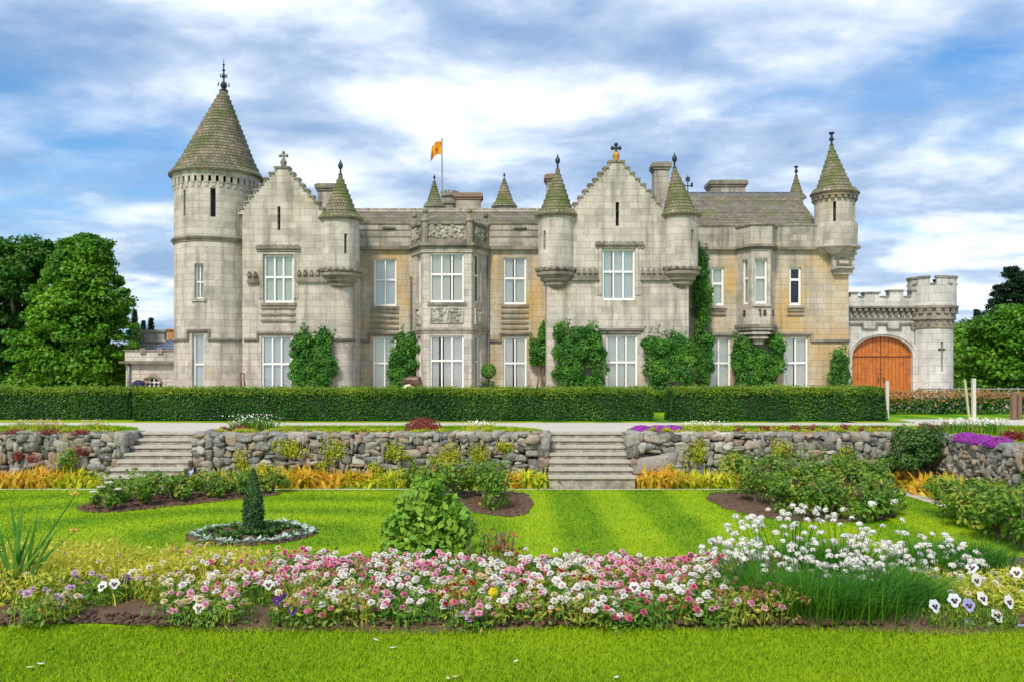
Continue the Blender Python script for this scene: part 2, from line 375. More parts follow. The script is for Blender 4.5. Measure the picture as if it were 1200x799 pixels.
def window(M, u0, u1, z0, z1, cols=2, split=.56, rev=.10, fw=.085, sill=True, fill=CURTAIN, owner=None, blind=None, seed=0):
    """white timber window in an opening: frame > pane, curtain, room, sill"""
    own = owner or castle
    rr = random.Random(int((u0 * 31 + z0 * 17 + seed) * 1000))
    fr = MB(); d0, d1 = -rev, -rev - .09
    ww, hh = u1 - u0, z1 - z0
    fr.mbox(M, u0, u0 + fw, d1, d0, z0, z1); fr.mbox(M, u1 - fw, u1, d1, d0, z0, z1)
    fr.mbox(M, u0 + fw, u1 - fw, d1, d0, z1 - fw * .9, z1); fr.mbox(M, u0 + fw, u1 - fw, d1, d0, z0, z0 + fw * 1.3)
    zm = z0 + hh * (1 - split) if split else None
    iw = (ww - 2 * fw) / cols
    for k in range(1, cols):
        c = u0 + fw + iw * k; fr.mbox(M, c - fw * .42, c + fw * .42, d1 + .004, d0 - .003, z0 + fw * 1.3, z1 - fw * .9)
    if zm:
        for k in range(cols):
            a = u0 + fw + iw * k + (fw * .42 if k else 0); b = u0 + fw + iw * (k + 1) - (fw * .42 if k < cols - 1 else 0)
            fr.mbox(M, a, b, d1 + .002, d0 - .006, zm - fw * .55, zm + fw * .55)
    f = P_(fr, 'window', WHITE, own)
    pn = MB(); pn.poly([M(u0 + .02, d1 + .05, z0 + .02), M(u1 - .02, d1 + .05, z0 + .02), M(u1 - .02, d1 + .05, z1 - .02), M(u0 + .02, d1 + .05, z1 - .02)])
    P_(pn, 'pane', GLASS, f)
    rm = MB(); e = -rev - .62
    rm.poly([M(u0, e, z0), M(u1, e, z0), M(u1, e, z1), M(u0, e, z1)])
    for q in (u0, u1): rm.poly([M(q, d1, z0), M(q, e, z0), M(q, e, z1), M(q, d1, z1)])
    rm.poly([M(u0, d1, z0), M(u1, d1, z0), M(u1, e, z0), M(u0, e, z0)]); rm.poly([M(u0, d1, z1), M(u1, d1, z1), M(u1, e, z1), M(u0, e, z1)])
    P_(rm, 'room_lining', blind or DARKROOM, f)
    if fill is not None:
        cu = MB(); n = max(10, int(ww / .035)); prev = None
        gw_ = rr.choice([.03, .05, .09, .12]); fill = CURTAINS[int(rr.random() * 3)] if fill is CURTAIN else fill; gap = u0 + fw + iw * rr.choice([1, max(1, cols - 1)]) if cols > 1 else None
        for i in range(n + 1):
            u = u0 + .03 + (ww - .06) * i / n; q = d1 - .035 + .009 * math.sin(i * 1.9 + rr.random() * .7)
            if prev and not (gap and abs(u - gap) < gw_):
                a, qa = prev; cu.poly([M(a, qa, z0 + .02), M(u, q, z0 + .02), M(u, q, z1 - .02), M(a, qa, z1 - .02)], None, True)
            prev = (u, q)
        P_(cu, 'curtain', fill, f)
    if sill:
        s = MB(); s.mbox(M, u0 - .12, u1 + .12, -rev + .0, .09, z0 - .13, z0 - .005); P_(s, 'sill', STONE_D if sill == 2 else STONE, f)
    return f
def H(p0, p1, q0, q1, y, rev=.10): return (X(p0, y), X(p1, y), Z(q1, y), Z(q0, y), rev)     # opening from outline px
def mould(M, pts, w_=.13, t=.11, name='string_course', mat=None, n=1):
    """a projecting moulding following horizontal and vertical runs"""
    mb = MB()
    for i, ((a, za), (b, zb)) in enumerate(zip(pts, pts[1:])):
        if abs(za - zb) < 1e-6:
            k = max(1, int(abs(b - a) / .25)) if n > 1 else 1
            mb.mbox(M, min(a, b) - t / 2, max(a, b) + t / 2, -.02, w_, za - t / 2, za + t / 2, k)
            mb.mbox(M, min(a, b) - t / 2 + .01, max(a, b) + t / 2 - .01, -.02, w_ * .55, za - t * 1.15, za - t / 2, k)
        else: mb.mbox(M, a - t / 2, a + t / 2, -.02, w_ * .9, min(za, zb) + t / 2, max(za, zb) - t / 2)
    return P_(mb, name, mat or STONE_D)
def slit(M, u, z0, z1, wd=.16):
    """narrow arrow slit: dark recess with a stone margin"""
    mb = MB(); mb.mbox(M, u - wd / 2 - .05, u - wd / 2, -.02, .035, z0 - .05, z1 + .05); mb.mbox(M, u + wd / 2, u + wd / 2 + .05, -.02, .035, z0 - .05, z1 + .05)
    mb.mbox(M, u - wd / 2, u + wd / 2, -.02, .03, z1, z1 + .06); mb.mbox(M, u - wd / 2, u + wd / 2, -.02, .03, z0 - .06, z0)
    o = P_(mb, 'arrow_slit', STONE)
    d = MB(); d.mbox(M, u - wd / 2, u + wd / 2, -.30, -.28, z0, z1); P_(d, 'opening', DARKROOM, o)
def cone(cx, cy, r, z0, z1, mat, parent, rtip=.10, flare=.12, name='conical_roof', seg=40, lean=0):
    mb = MB(); pr = []; k = int((z1 - z0) / .25) + 1
    pr.append((r + flare, z0 - .03)); pr.append((r + flare, z0))
    for i in range(1, k + 1):
        t = i / k; fl = flare * max(0, 1 - t * 5)
        pr.append((r + (rtip - r) * t + fl + .018, z0 + (z1 - z0) * (t - 1 / k) + .02)) if i > 1 else None
        pr.append((r + (rtip - r) * t + fl, z0 + (z1 - z0) * t))
    L = 0; out = MB()
    out.lathe(cx, cy, pr, seg, sm=False)
    # slates: unwrap by slope length so that the courses stay level
    out.uv = [[(u[0], (p[2] - z0) * 1.05) for u, p in zip(uvs, [out.v[i] for i in f])] for uvs, f in zip(out.uv, out.f)]
    if lean: out.v = [(a + lean * max(0, (c - z0) / (z1 - z0)), b, c) for a, b, c in out.v]
    return out.build(name, mat, parent)
def finial_ball(cx, cy, z, s, parent, kind='ball', mat=IRON):
    mb = MB()
    if kind == 'ball': pr = [(.10, -.02), (.10, .05), (.045, .10), (.04, .28), (.10, .36), (.125, .46), (.10, .56), (.05, .62), (.035, .70), (0, .78)]
    elif kind == 'spire': pr = [(.20, -.02), (.22, .04), (.17, .1), (.09, .14), (.14, .22), (.17, .32), (.1, .42), (.05, .5), (.04, .68), (.10, .74), (.04, .8), (.035, .98), (.085, 1.04), (.03, 1.1), (.03, 1.24), (.065, 1.3), (.02, 1.36), (.018, 1.5), (0, 1.62)]
    else: pr = [(.09, -.02), (.1, .06), (.05, .12), (.05, .24), (.12, .30), (.12, .36), (.06, .42), (.06, .55), (.13, .60), (.13, .66), (0, .68)]
    mb.lathe(cx, cy, [(a * s, z + b * s) for a, b in pr], 12)
    if kind == 'spire':
        for zz_, rr_ in ((.28, .26), (.70, .15)):
            for q in range(8):
                a = q * math.pi / 4; mb.box(cx + math.cos(a) * rr_ * s - .02, cx + math.cos(a) * rr_ * s + .02, cy + math.sin(a) * rr_ * s - .02, cy + math.sin(a) * rr_ * s + .02, z + zz_ * s, z + (zz_ + .12) * s)
    return mb.build('finial', mat, parent)
def corbel_ring(M, r, z0, z1, n, out, parent, mat=STONE_D, u0=None, u1=None):
    """arched corbel table: small brackets carrying a band"""
    mb = MB(); L = 2 * math.pi * r if u0 is None else u1 - u0; s = -L / 2 if u0 is None else u0; st = L / n; h = z1 - z0
    mb.mbox(M, s, s + L, -.05, out, z0 + h * .62, z1, n)
    for i in range(n):
        c = s + st * (i + .5)
        mb.mbox(M, c - st * .30, c + st * .30, -.05, out * .85, z0 + h * .22, z0 + h * .615)
        mb.mbox(M, c - st * .2, c + st * .2, -.05, out * .5, z0, z0 + h * .215)
    return mb.build('corbel_table', mat, parent)

# ---- left round tower
Yt = 43.6; tr = 47.0 * Yt / FPX; tx = X(254, Yt); tM = cylM(tx, Yt, tr)
def TH(px0, px1, q0, q1, y=None, cx=None, r=None, rev=.2):
    """opening on a cylinder from picture columns"""
    yy = (y or Yt); c_ = cx if cx is not None else tx; rr_ = r or tr
    u = [rr_ * math.asin(max(-1, min(1, (X(p, yy - rr_) - c_) / rr_))) for p in (px0, px1)]
    yf = yy - rr_; return (u[0], u[1], Z(q1, yf), Z(q0, yf), rev)
hA = TH(227.5, 238.5, 309, 350); hB = TH(224.5, 239, 391, 462); sA = TH(246, 252, 220, 254, rev=.3); sB = TH(212.5, 215.5, 222, 252, rev=.3)
tz2, ztop = Z(279, Yt - tr), Z(212, Yt - tr)
mb = MB(); gridwall(mb, tM, -math.pi * tr, math.pi * tr, TB - .2, ztop, [hA, hB, sA, sB], .16)
tower = P_(mb, 'round_tower', STONE)
tower_roof_z = Z(209, Yt)
cone(tx, Yt, tr + .17, tower_roof_z, Z(107, Yt), SLATE_CONE, tower, rtip=.20, flare=.10, seg=64, lean=8.0 * Yt / FPX)
finial_ball(tx + 8.2 * Yt / FPX, Yt, Z(108, Yt), 1.02, tower, 'spire')
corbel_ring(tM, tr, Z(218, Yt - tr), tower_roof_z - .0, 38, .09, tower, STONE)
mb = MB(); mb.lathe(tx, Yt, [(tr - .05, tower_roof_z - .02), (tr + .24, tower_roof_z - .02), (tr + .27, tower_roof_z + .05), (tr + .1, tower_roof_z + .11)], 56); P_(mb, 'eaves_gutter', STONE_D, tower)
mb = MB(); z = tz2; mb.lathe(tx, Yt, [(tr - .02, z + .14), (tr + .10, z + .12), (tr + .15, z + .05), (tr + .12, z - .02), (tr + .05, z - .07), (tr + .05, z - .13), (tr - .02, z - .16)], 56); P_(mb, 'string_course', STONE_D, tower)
zf = lambda q: Z(q, Yt - tr)
uA, uB = hB[0] - .22, hB[1] + .22
mould(tM, [(-2.6, zf(397)), (uA, zf(397)), (uA, zf(387)), (uB, zf(387)), (uB, zf(397)), (2.4, zf(397))], .10, .09, n=2)
window(tM, *hA[:4], cols=2, split=.52, rev=.16, fw=.05); window(tM, *hB[:4], cols=1, split=.5, rev=.16, fw=.07, sill=False)
for h in (sA, sB):
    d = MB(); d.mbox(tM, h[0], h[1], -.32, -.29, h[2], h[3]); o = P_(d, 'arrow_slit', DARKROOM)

# ---- crow-stepped gable wings
def gable(xc, levels, base_q, y, depth_y, holes, x0px, x1px, low_q, mat, uniq):
    """levels: (half width px, top px y) from the apex block down; wall body below"""
    mb = MB(); M = flatM(y)
    xl, xr = X(x0px, y), X(x1px, y)
    zb_ = Z(base_q, y); gridwall(mb, M, xl, xr, TB - .2, zb_, [(h[0], h[1], h[2], min(h[3], zb_), h[4]) for h in holes])
    cxw = X(xc, y); prevz = Z(base_q, y)
    ups = MB(); cop = MB()
    rows = list(reversed(levels)); T = .42
    for i, (hl, hr, q) in enumerate(rows):
        zt = Z(q, y); a, b = X(xc - hl, y), X(xc + hr, y)
        sl = holes[-1]
        if sl[2] < zt and sl[3] > prevz + .001:   # the arrow slit cuts this course
            mb.box(a, sl[0], y, y + T, prevz, zt); mb.box(sl[1], b, y, y + T, prevz, zt)
            if sl[3] < zt: mb.box(sl[0], sl[1], y, y + T, sl[3], zt)
        else: mb.box(a, b, y, y + T, prevz, zt)
        # moulded coping stone with scroll ends on each step
        na = X(xc - rows[i + 1][0], y) if i + 1 < len(rows) else cxw; nb = X(xc + rows[i + 1][1], y) if i + 1 < len(rows) else cxw
        for s0, s1 in ((a, na), (nb, b)):
            cop.box(s0 - .022, s1 + .012, y - .06, y + T + .04, zt - .055, zt + .02)
            cop.box(s0 - .01, s1 + .0, y - .03, y + T, zt + .02, zt + .04)
        for e in (a + .06, b - .06):
            cop.lathe(0, 0, [(0, 0), (.0, 0)], 3) if False else None
            pts = [(e + .05 * math.cos(k * math.pi / 4), zt - .12 + .05 * math.sin(k * math.pi / 4)) for k in range(8)]
            cop.profile_y(pts, y - .055, y + .02)
        prevz = zt
    g = P_(mb, 'gable_wall', mat); P_(cop, 'crow_step', STONE_D, g)
    return g, cxw, prevz
def side_wall(x, y0, y1, ztop, mat=STONE):
    mb = MB(); mb.poly([(x, y0, TB - .2), (x, y1, TB - .2), (x, y1, ztop), (x, y0, ztop)]); return P_(mb, 'side_wall', mat)
def pitched(xa, xb, y0, y1, ze, zr, name='roof', mat=SLATE):
    """ridge along y over xa..xb"""
    xm = (xa + xb) / 2; mb = MB()
    for s_, e_ in ((xa, xm), (xb, xm)):
        n = 14
        mb.poly([(s_, y0, ze), (s_, y1, ze), (e_, y1, zr), (e_, y0, zr)], [(y0, 0), (y1, 0), (y1, 3), (y0, 3)])
    mb.poly([(xa, y1, ze), (xb, y1, ze), (xm, y1, zr)])
    return P_(mb, name, mat)
Yg = 42.0
def fleur(xc, y, z, s, parent, ped=None):
    """stone gable finial: pedestal, fleur cross head"""
    mb = MB(); mb.lathe(xc, y, [(.20 * s, z), (.22 * s, z + .05 * s), (.13 * s, z + .10 * s), (.16 * s, z + .25 * s), (.19 * s, z + .34 * s), (.12 * s, z + .46 * s), (.13 * s, z + .5 * s), (0, z + .52 * s)], 10)
    base = mb.build('finial', ped or STONE_D, parent)
    h = MB(); c = z + .68 * s
    for dx, dz, r_ in ((0, .17, .10), (-.17, .0, .10), (.17, .0, .10), (0, 0, .09), (0, -.12, .06)):
        h.lathe(xc + dx * s, y, [(0, c + (dz - r_) * s)] + [(r_ * s * math.sin(k * math.pi / 6), c + (dz - r_ * math.cos(k * math.pi / 6)) * s) for k in range(1, 6)] + [(0, c + (dz + r_) * s)], 8)
    h.box(xc - .17 * s, xc + .17 * s, y - .03, y + .03, c - .035 * s, c + .035 * s); h.box(xc - .03 * s, xc + .03 * s, y - .031, y + .031, c - .2 * s, c + .25 * s)
    h.build('fleur_head', IRON if ped else STONE_D, base)
def pxh(p0, p1, q0, q1, y): return H(p0, p1, q0, q1, y)
# left wing
lv = [(9.5, 8.5, 196), (16, 14, 202.5), (22, 20, 209), (28, 25, 216), (34, 31, 222.5), (40, 37, 229.5), (46, 43, 236.5), (52, 49, 244)]
LH = [pxh(309, 344, 299, 355, Yg), pxh(306, 342, 393.5, 463, Yg), (X(325, Yg), X(328.5, Yg), Z(270, Yg), Z(242, Yg), .3)]
g1, gx1, gz1 = gable(331, lv, 251, Yg, 0, LH, 284, 396, 0, STONE, 0)
fleur(gx1, Yg + .2, gz1 - .02, .88, g1)
window(flatM(Yg), *LH[0][:4], cols=3, split=.46, sill=2); window(flatM(Yg), *LH[1][:4], cols=3, split=.47, sill=False)
d = MB(); d.mbox(flatM(Yg), LH[2][0], LH[2][1], -.32, -.3, LH[2][2], LH[2][3]); P_(d, 'arrow_slit', DARKROOM)
# rounded corner of the left wing
rc = 17 * Yg / FPX; ccx = X(395.2, Yg); mb = MB(); Mc = cylM(ccx, Yg + rc, rc)
gridwall(mb, Mc, 0, rc * math.pi / 2 + .0, TB - .2, Z(262, Yg), (), .12); P_(mb, 'rounded_corner', STONE)
side_wall(ccx + rc, Yg + rc, 45, Z(262, Yg)); side_wall(X(284, Yg), Yg, 45, Z(251, Yg))
pitched(X(286, Yg), X(376, Yg), Yg + .42, 52, Z(251, Yg), Z(203, Yg))
# main wing
lv = [(9.5, 10, 189), (15.5, 16, 196), (21.5, 22, 202.5), (27.5, 28, 209.5), (33.5, 34.5, 216), (39.5, 41, 223), (45, 47, 230.5), (51, 53, 238)]
RH = [pxh(705.5, 744, 292, 352, Yg), pxh(710, 747, 392.5, 463, Yg), (X(721.5, Yg), X(725.5, Yg), Z(265, Yg), Z(237, Yg), .3)]
g2, gx2, gz2 = gable(722.5, lv, 247, Yg, 0, RH, 641, 807, 0, STONE, 1)
OCHRE = plain('ochre lichen stone', (.50, .27, .06), .8, 0, .35, 14)
fleur(gx2, Yg + .2, gz2 - .02, 1.0, g2, OCHRE)
window(flatM(Yg), *RH[0][:4], cols=3, split=.44, sill=False); window(flatM(Yg), *RH[1][:4], cols=3, split=.45, sill=False)
d = MB(); d.mbox(flatM(Yg), RH[2][0], RH[2][1], -.32, -.3, RH[2][2], RH[2][3]); P_(d, 'arrow_slit', DARKROOM)
side_wall(X(641, Yg), Yg, 45, Z(247, Yg)); side_wall(X(807, Yg), Yg, 45, Z(247, Yg))
pitched(X(668, Yg), X(777, Yg), Yg + .42, 52, Z(250, Yg), Z(196, Yg))
M42 = flatM(Yg)
# hoods over the gable windows: a crested label on small stepped lobes
def crested_hood(c0, c1, q, y, n=7, drop=None):
    M = flatM(y); mb = MB(); a, b = X(c0, y), X(c1, y); z = Z(q, y)
    mb.mbox(M, a, b, -.02, .15, z - .09, z + .0); mb.mbox(M, a + .06, b - .06, -.02, .09, z - .2, z - .09)
    st = (b - a) / n
    for i in range(n):
        c = a + st * (i + .5); mb.mbox(M, c - st * .34, c + st * .34, -.02, .12, z, z + .10); mb.mbox(M, c - st * .5, c - st * .34, -.02, .08, z, z + .05)
    P_(mb, 'hood_moulding', STONE_D)
crested_hood(300, 352, 290, Yg, 6); crested_hood(697, 755, 286, Yg, 7)
def surround(p0, p1, q0, q1, y, ex=5.5, w1=.06):
    M = flatM(y); mb = MB(); a, b, z0, z1 = X(p0, y), X(p1, y), Z(q1, y), Z(q0, y); e = ex * y / FPX
    for k, (o, ww) in enumerate(((e, w1 * .5), (e * .5, w1))):
        mb.mbox(M, a - o, a - o + e * .42, -.02, ww, z0, z1 + o); mb.mbox(M, b + o - e * .42, b + o, -.02, ww, z0, z1 + o); mb.mbox(M, a - o + e * .42, b + o - e * .42, -.02, ww, z1 + o - e * .42, z1 + o)
    P_(mb, 'window_surround', STONE)
surround(309, 344, 299, 350, Yg); surround(705.5, 744, 292, 346, Yg, 8); 
# corbelled belts between windows and turrets (stepped little brackets), px runs
def belt(p0, p1, q, y, h=12, n=6, r=0):
    M = flatM(y); mb = MB(); a, b = X(p0, y), X(p1, y); z = Z(q, y); u = h * y / FPX
    mb.mbox(M, a, b, -.02, .14, z - u, z - u * .82)
    mb.mbox(M, a + .02, b - .02, -.02, .07, z - u * .82, z - u * .35)
    st = (b - a) / n
    for i in range(n): mb.mbox(M, a + st * (i + .1), a + st * (i + .66), -.02, .16, z - u * .38, z - u * .08); mb.mbox(M, a + st * (i + .26), a + st * (i + .5), -.02, .18, z - u * .08, z + u * .1)
    P_(mb, 'belt_course', STONE_D)
belt(290, 304, 320, Yg, 12, 2); belt(348, 384, 318, Yg, 13, 5); belt(668, 702, 316, Yg, 13, 5); belt(750, 784, 316, Yg, 13, 5)
# bands above the ground-floor windows
mould(M42, [(X(287, Yg), Z(397.5, Yg)), (X(302, Yg), Z(397.5, Yg)), (X(302, Yg), Z(390, Yg)), (X(346, Yg), Z(390, Yg)), (X(346, Yg), Z(397.5, Yg)), (X(395, Yg), Z(397.5, Yg))], .1, .085)
mould(Mc, [(0, Z(397.5, Yg)), (rc * 1.5, Z(397.5, Yg))], .1, .085, n=2)
mould(M42, [(X(702, Yg), Z(386, Yg)), (X(752, Yg), Z(386, Yg))], .12, .10); mould(M42, [(X(704, Yg), Z(390, Yg)), (X(750, Yg), Z(390, Yg))], .07, .06)
# carved apron bands under the left gable window
def apron(p0, p1, q0, y, n=4, st=6.5, mat=STONE):
    M = flatM(y); mb = MB()
    for i in range(n): z = Z(q0 + st * i, y); mb.mbox(M, X(p0, y), X(p1, y), -.02, .075, z - .045, z + .045)
    P_(mb, 'apron_band', STONE_D)
apron(306, 346, 361, Yg, 3, 7.5)
# ---- bartizan turrets
def turret(cpx, rpx, q_roof, q_apex, q_wall0, q_corb, y, roofmat, slits=(), ball='ball', fs=1.0, corb=None, label=None, seed=0, flare=.16, lean=0):
    r = rpx * y / FPX; cx = X(cpx, y); M = cylM(cx, y, r); mb = MB(); zr = Z(q_roof, y)
    hs = []
    for (p, q0, q1) in slits:
        u = r * math.asin(max(-.97, min(.97, (X(p, y - r * .7) - cx) / r))); hs.append((u - .07, u + .07, Z(q1, y), Z(q0, y), .3))
    gridwall(mb, M, -math.pi * r, math.pi * r, Z(q_wall0, y), zr, hs, .1)
    t = P_(mb, 'turret', STONE)
    for h in hs: d = MB(); d.mbox(M, h[0], h[1], -.3, -.27, h[2], h[3]); P_(d, 'arrow_slit', DARKROOM, t)
    cone(cx, y, r + .03, zr + .04, Z(q_apex, y), roofmat, t, flare=flare, lean=lean * y / FPX)
    finial_ball(cx + lean * y / FPX, y, Z(q_apex, y) - .03, fs, t, ball)
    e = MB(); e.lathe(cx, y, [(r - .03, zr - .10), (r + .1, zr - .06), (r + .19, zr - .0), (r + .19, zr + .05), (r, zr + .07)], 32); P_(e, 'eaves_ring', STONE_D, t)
    if corb is None:
        za, zb = Z(q_wall0, y), Z(q_corb, y); h = za - zb; c = MB()
        pr = [(r - .02, za + .06), (r + .12, za + .04), (r + .12, za - .03), (r + .02, za - .08), (r + .08, za - .10), (r + .08, za - .2 * h), (r - .06, za - .24 * h), (r * .86 + .02, za - .3 * h), (r * .86, za - .42 * h),
              (r * .70, za - .48 * h), (r * .72, za - .60 * h), (r * .50, za - .68 * h), (r * .48, za - .78 * h), (r * .28, za - .84 * h), (r * .22, za - .92 * h), (.02, za - h)]
        c.lathe(cx, y, pr, 32, sm=False)
        n = 18
        for i in range(n):
            u = 2 * math.pi * r * i / n; c.mbox(M, u - .07, u + .07, -.02, .17, za + .02, za + .11)
        P_(c, 'corbel', STONE_D, t)
    return t
turret(399, 22, 258, 205, 319, 347, Yg + .45, SLATE_MOSS, [(406, 277, 300)])
turret(652, 21.2, 254, 199, 318, 346, Yg + .35, SLATE_MOSS, [(638, 273, 295)], lean=1.5)
turret(797, 20.6, 254, 197, 317, 345, Yg + .35, SLATE_MOSS, [(811, 272, 296)], lean=-6.5)
# ---- middle range
Ym = 44.5; MM = flatM(Ym)
up = [H(438, 464.5, 303.5, 359, Ym), H(590, 616.5, 302, 357, Ym)]; lo = [H(437, 464, 394.5, 463, Ym), H(590, 617, 394.5, 463, Ym)]
mb = MB(); gridwall(mb, MM, X(405, Ym), X(484, Ym), TB - .2, Z(290, Ym), [up[0], lo[0]]); P_(mb, 'wall', STONE_W)
mb = MB(); gridwall(mb, MM, X(571, Ym), X(648, Ym), TB - .2, Z(290, Ym), [up[1], lo[1]]); P_(mb, 'wall', STONE_W)
for h in up: window(MM, *h[:4], cols=2, split=.44, sill=2)
for h in lo: window(MM, *h[:4], cols=2, split=.45, sill=False)
for a, b in ((418, 482), (573, 638)):
    mb = MB(); mb.box(X(a - 8, Ym), X(b + (10 if b > 600 else 1), Ym), Ym - .10, Ym + .25, Z(290, Ym) + .002, Z(263, Ym)); P_(mb, 'parapet', STONE_P)
    mb = MB(); q = X(a - 8, Ym); e = X(b + (10 if b > 600 else 1), Ym)
    mb.box(q, e, Ym - .22, Ym + .02, Z(291.5, Ym) - .07, Z(290, Ym) + .03); mb.box(q, e, Ym - .16, Ym + .3, Z(263, Ym), Z(261, Ym) + .03)
    for k, qq in enumerate((270, 278)): mb.box(q, e, Ym - .13, Ym - .09, Z(qq, Ym) - .02, Z(qq, Ym) + .02)
    P_(mb, 'cornice', STONE_D)
    c = MB(); mid = (a + b) / 2 + (4 if a > 500 else 6)
    for k in range(-2, 3): c.lathe(X(mid + k * 3, Ym), Ym - .15, [(0, Z(268, Ym) - .09 - .03 * (2 - abs(k))), (.09, Z(268, Ym) - .02), (.06, Z(268, Ym) + .06), (0, Z(268, Ym) + .1)], 8)
    P_(c, 'carved_shield', STONE_D)
for h, (s, e, a_, b_) in ((up[0], (418, 484, 434, 467)), (up[1], (573, 638, 587, 619))):
    apron(a_, b_, 366, Ym, 4, 6.2)
# string course stepping over the lower windows
zL, zH = Z(399, Ym), Z(390.5, Ym)
mould(MM, [(X(414, Ym), zL), (X(433, Ym), zL), (X(433, Ym), zH), (X(468, Ym), zH), (X(468, Ym), zL), (X(481, Ym), zL)], .12, .10)
mould(MM, [(X(574, Ym), zL), (X(586, Ym), zL), (X(586, Ym), zH), (X(621, Ym), zH), (X(621, Ym), zL), (X(640, Ym), zL)], .12, .10)
# central canted bay
Yb = 43.1
bay = [(X(483, Ym), Ym), (X(496, Yb), Yb), (X(552.5, Yb), Yb), (X(572, Ym), Ym)]
def bayprism(o, z0, z1, name, mat, parent=None, extra=.25):
    pts = offset_poly([(bay[0][0], bay[0][1] + .5), *bay, (bay[3][0], bay[3][1] + .5)], o)
    mb = MB(); mb.prism(pts, z0, z1); return P_(mb, name, mat, parent)
zt = Z(286, Yb)
MA, LA = segM(bay[0], bay[1]); MF = flatM(Yb); MC_, LC = segM(bay[2], bay[3])
fu = [H(503.5, 543.5, 296.5, 354.5, Yb), H(503.5, 543.5, 393, 463, Yb)]
mb = MB(); gridwall(mb, MF, bay[1][0], bay[2][0], TB - .2, zt, fu)
zu0, zu1, zl1 = fu[0][2], fu[0][3], fu[1][3]
sideA = [(LA * .40, LA * .78, zu0, zu1, .2), (LA * .40, LA * .78, fu[1][2], zl1, .2)]
sideC = [(LC * .20, LC * .58, zu0, zu1, .2), (LC * .20, LC * .58, fu[1][2], zl1, .2)]
gridwall(mb, MA, 0, LA, TB - .2, zt, sideA); gridwall(mb, MC_, 0, LC, TB - .2, zt, sideC)
bayo = P_(mb, 'bay', STONE)
window(MF, *fu[0][:4], cols=3, split=.43, sill=2); window(MF, *fu[1][:4], cols=3, split=.42, sill=False)
for h in sideA: window(MA, *h[:4], cols=1, split=.43, rev=.16, fw=.08, sill=False)
for i, h in enumerate(sideC): window(MC_, *h[:4], cols=1, split=.43, rev=.16, fw=.08, sill=False, fill=BLIND_BROWN if i == 0 else CURTAIN)
bayprism(.10, Z(388, Yb), Z(385.5, Yb), 'string_course', STONE_D); bayprism(.05, Z(390, Yb), Z(388, Yb) - .001, 'string_course', STONE)
bayprism(.14, Z(291, Yb), Z(288.5, Yb) , 'cornice', STONE_D); bayprism(.24, Z(288.5, Yb) + .002, Z(285, Yb), 'cornice', STONE_D); bayprism(.07, Z(296, Yb), Z(291, Yb) - .002, 'frieze', STONE)
def relief(M, u0, u1, z0, z1, n, name='carved_panel', mat=CARVE, w0=.0, frame=True, seed=1, big=1):
    """sculpted stone relief: raised figures inside a frame"""
    rr = random.Random(seed); mb = MB()
    if frame:
        t = .045
        for a, b, c, d in ((u0, u1, z1 - t, z1), (u0, u1, z0, z0 + t), (u0, u0 + t, z0 + t, z1 - t), (u1 - t, u1, z0 + t, z1 - t)): mb.mbox(M, a, b, w0 - .02, w0 + .07, c, d)
    mb.mbox(M, u0 + .02, u1 - .02, w0 - .02, w0 + .012, z0 + .02, z1 - .02)
    for i in range(n):
        u = rr.uniform(u0 + .12, u1 - .12) if u1 - u0 > .26 else (u0 + u1) / 2 + rr.uniform(-.03, .03); z = rr.uniform(z0 + .1, z1 - .1)
        s = rr.uniform(.045, .10) * big; e = rr.uniform(.7, 1.9); ang = rr.uniform(0, 3.14)
        k = 8; ring = []
        for lay, (sc, ww) in enumerate(((1, .0), (.85, .06), (.4, .095))):
            ring.append([M(u + (math.cos(q * 2 * math.pi / k) * s * e * math.cos(ang) - math.sin(q * 2 * math.pi / k) * s * math.sin(ang)) * sc,
                           w0 + ww, z + (math.cos(q * 2 * math.pi / k) * s * e * math.sin(ang) + math.sin(q * 2 * math.pi / k) * s * math.cos(ang)) * sc) for q in range(k)])
        for A, B in zip(ring, ring[1:]):
            for q in range(k): mb.poly([A[q], A[(q + 1) % k], B[(q + 1) % k], B[q]], None, True)
        mb.poly(ring[-1])
    return P_(mb, name, mat)
relief(MF, X(504, Yb), X(543, Yb), Z(378.5, Yb), Z(361, Yb), 46, seed=4)
relief(MA, LA * .38, LA * .80, Z(380, Yb), Z(361, Yb), 12, seed=5, big=.8); relief(MC_, LC * .18, LC * .60, Z(380, Yb), Z(361, Yb), 12, seed=6, big=.8)
# pierced, carved parapet of the bay with posts and balls
pz0, pz1 = Z(284.5, Yb), Z(260, Yb)
for (M_, L0, L1, n, sd_) in ((MF, bay[1][0] + .25, bay[2][0] - .25, 60, 11), (MA, .1, LA - .2, 26, 12), (MC_, .2, LC - .1, 26, 13)):
    mb = MB(); mb.mbox(M_, L0, L1, -.02, .10, pz0, pz0 + .16); mb.mbox(M_, L0, L1, -.02, .12, pz1 - .12, pz1); mb.mbox(M_, L0, L1, -.06, .0, pz0 + .16, pz1 - .12); bp = P_(mb, 'bay_parapet', STONE_D)
    relief(M_, L0, L1, pz0 + .16, pz1 - .12, n, 'tracery', CARVE_D, .0, False, sd_, 1.15)
posts = [(bay[0][0] + .12, bay[0][1] - .05), (bay[1][0] + .10, bay[1][1] + .05), (bay[2][0] - .10, bay[2][1] + .05), (bay[3][0] - .12, bay[3][1] - .05)]
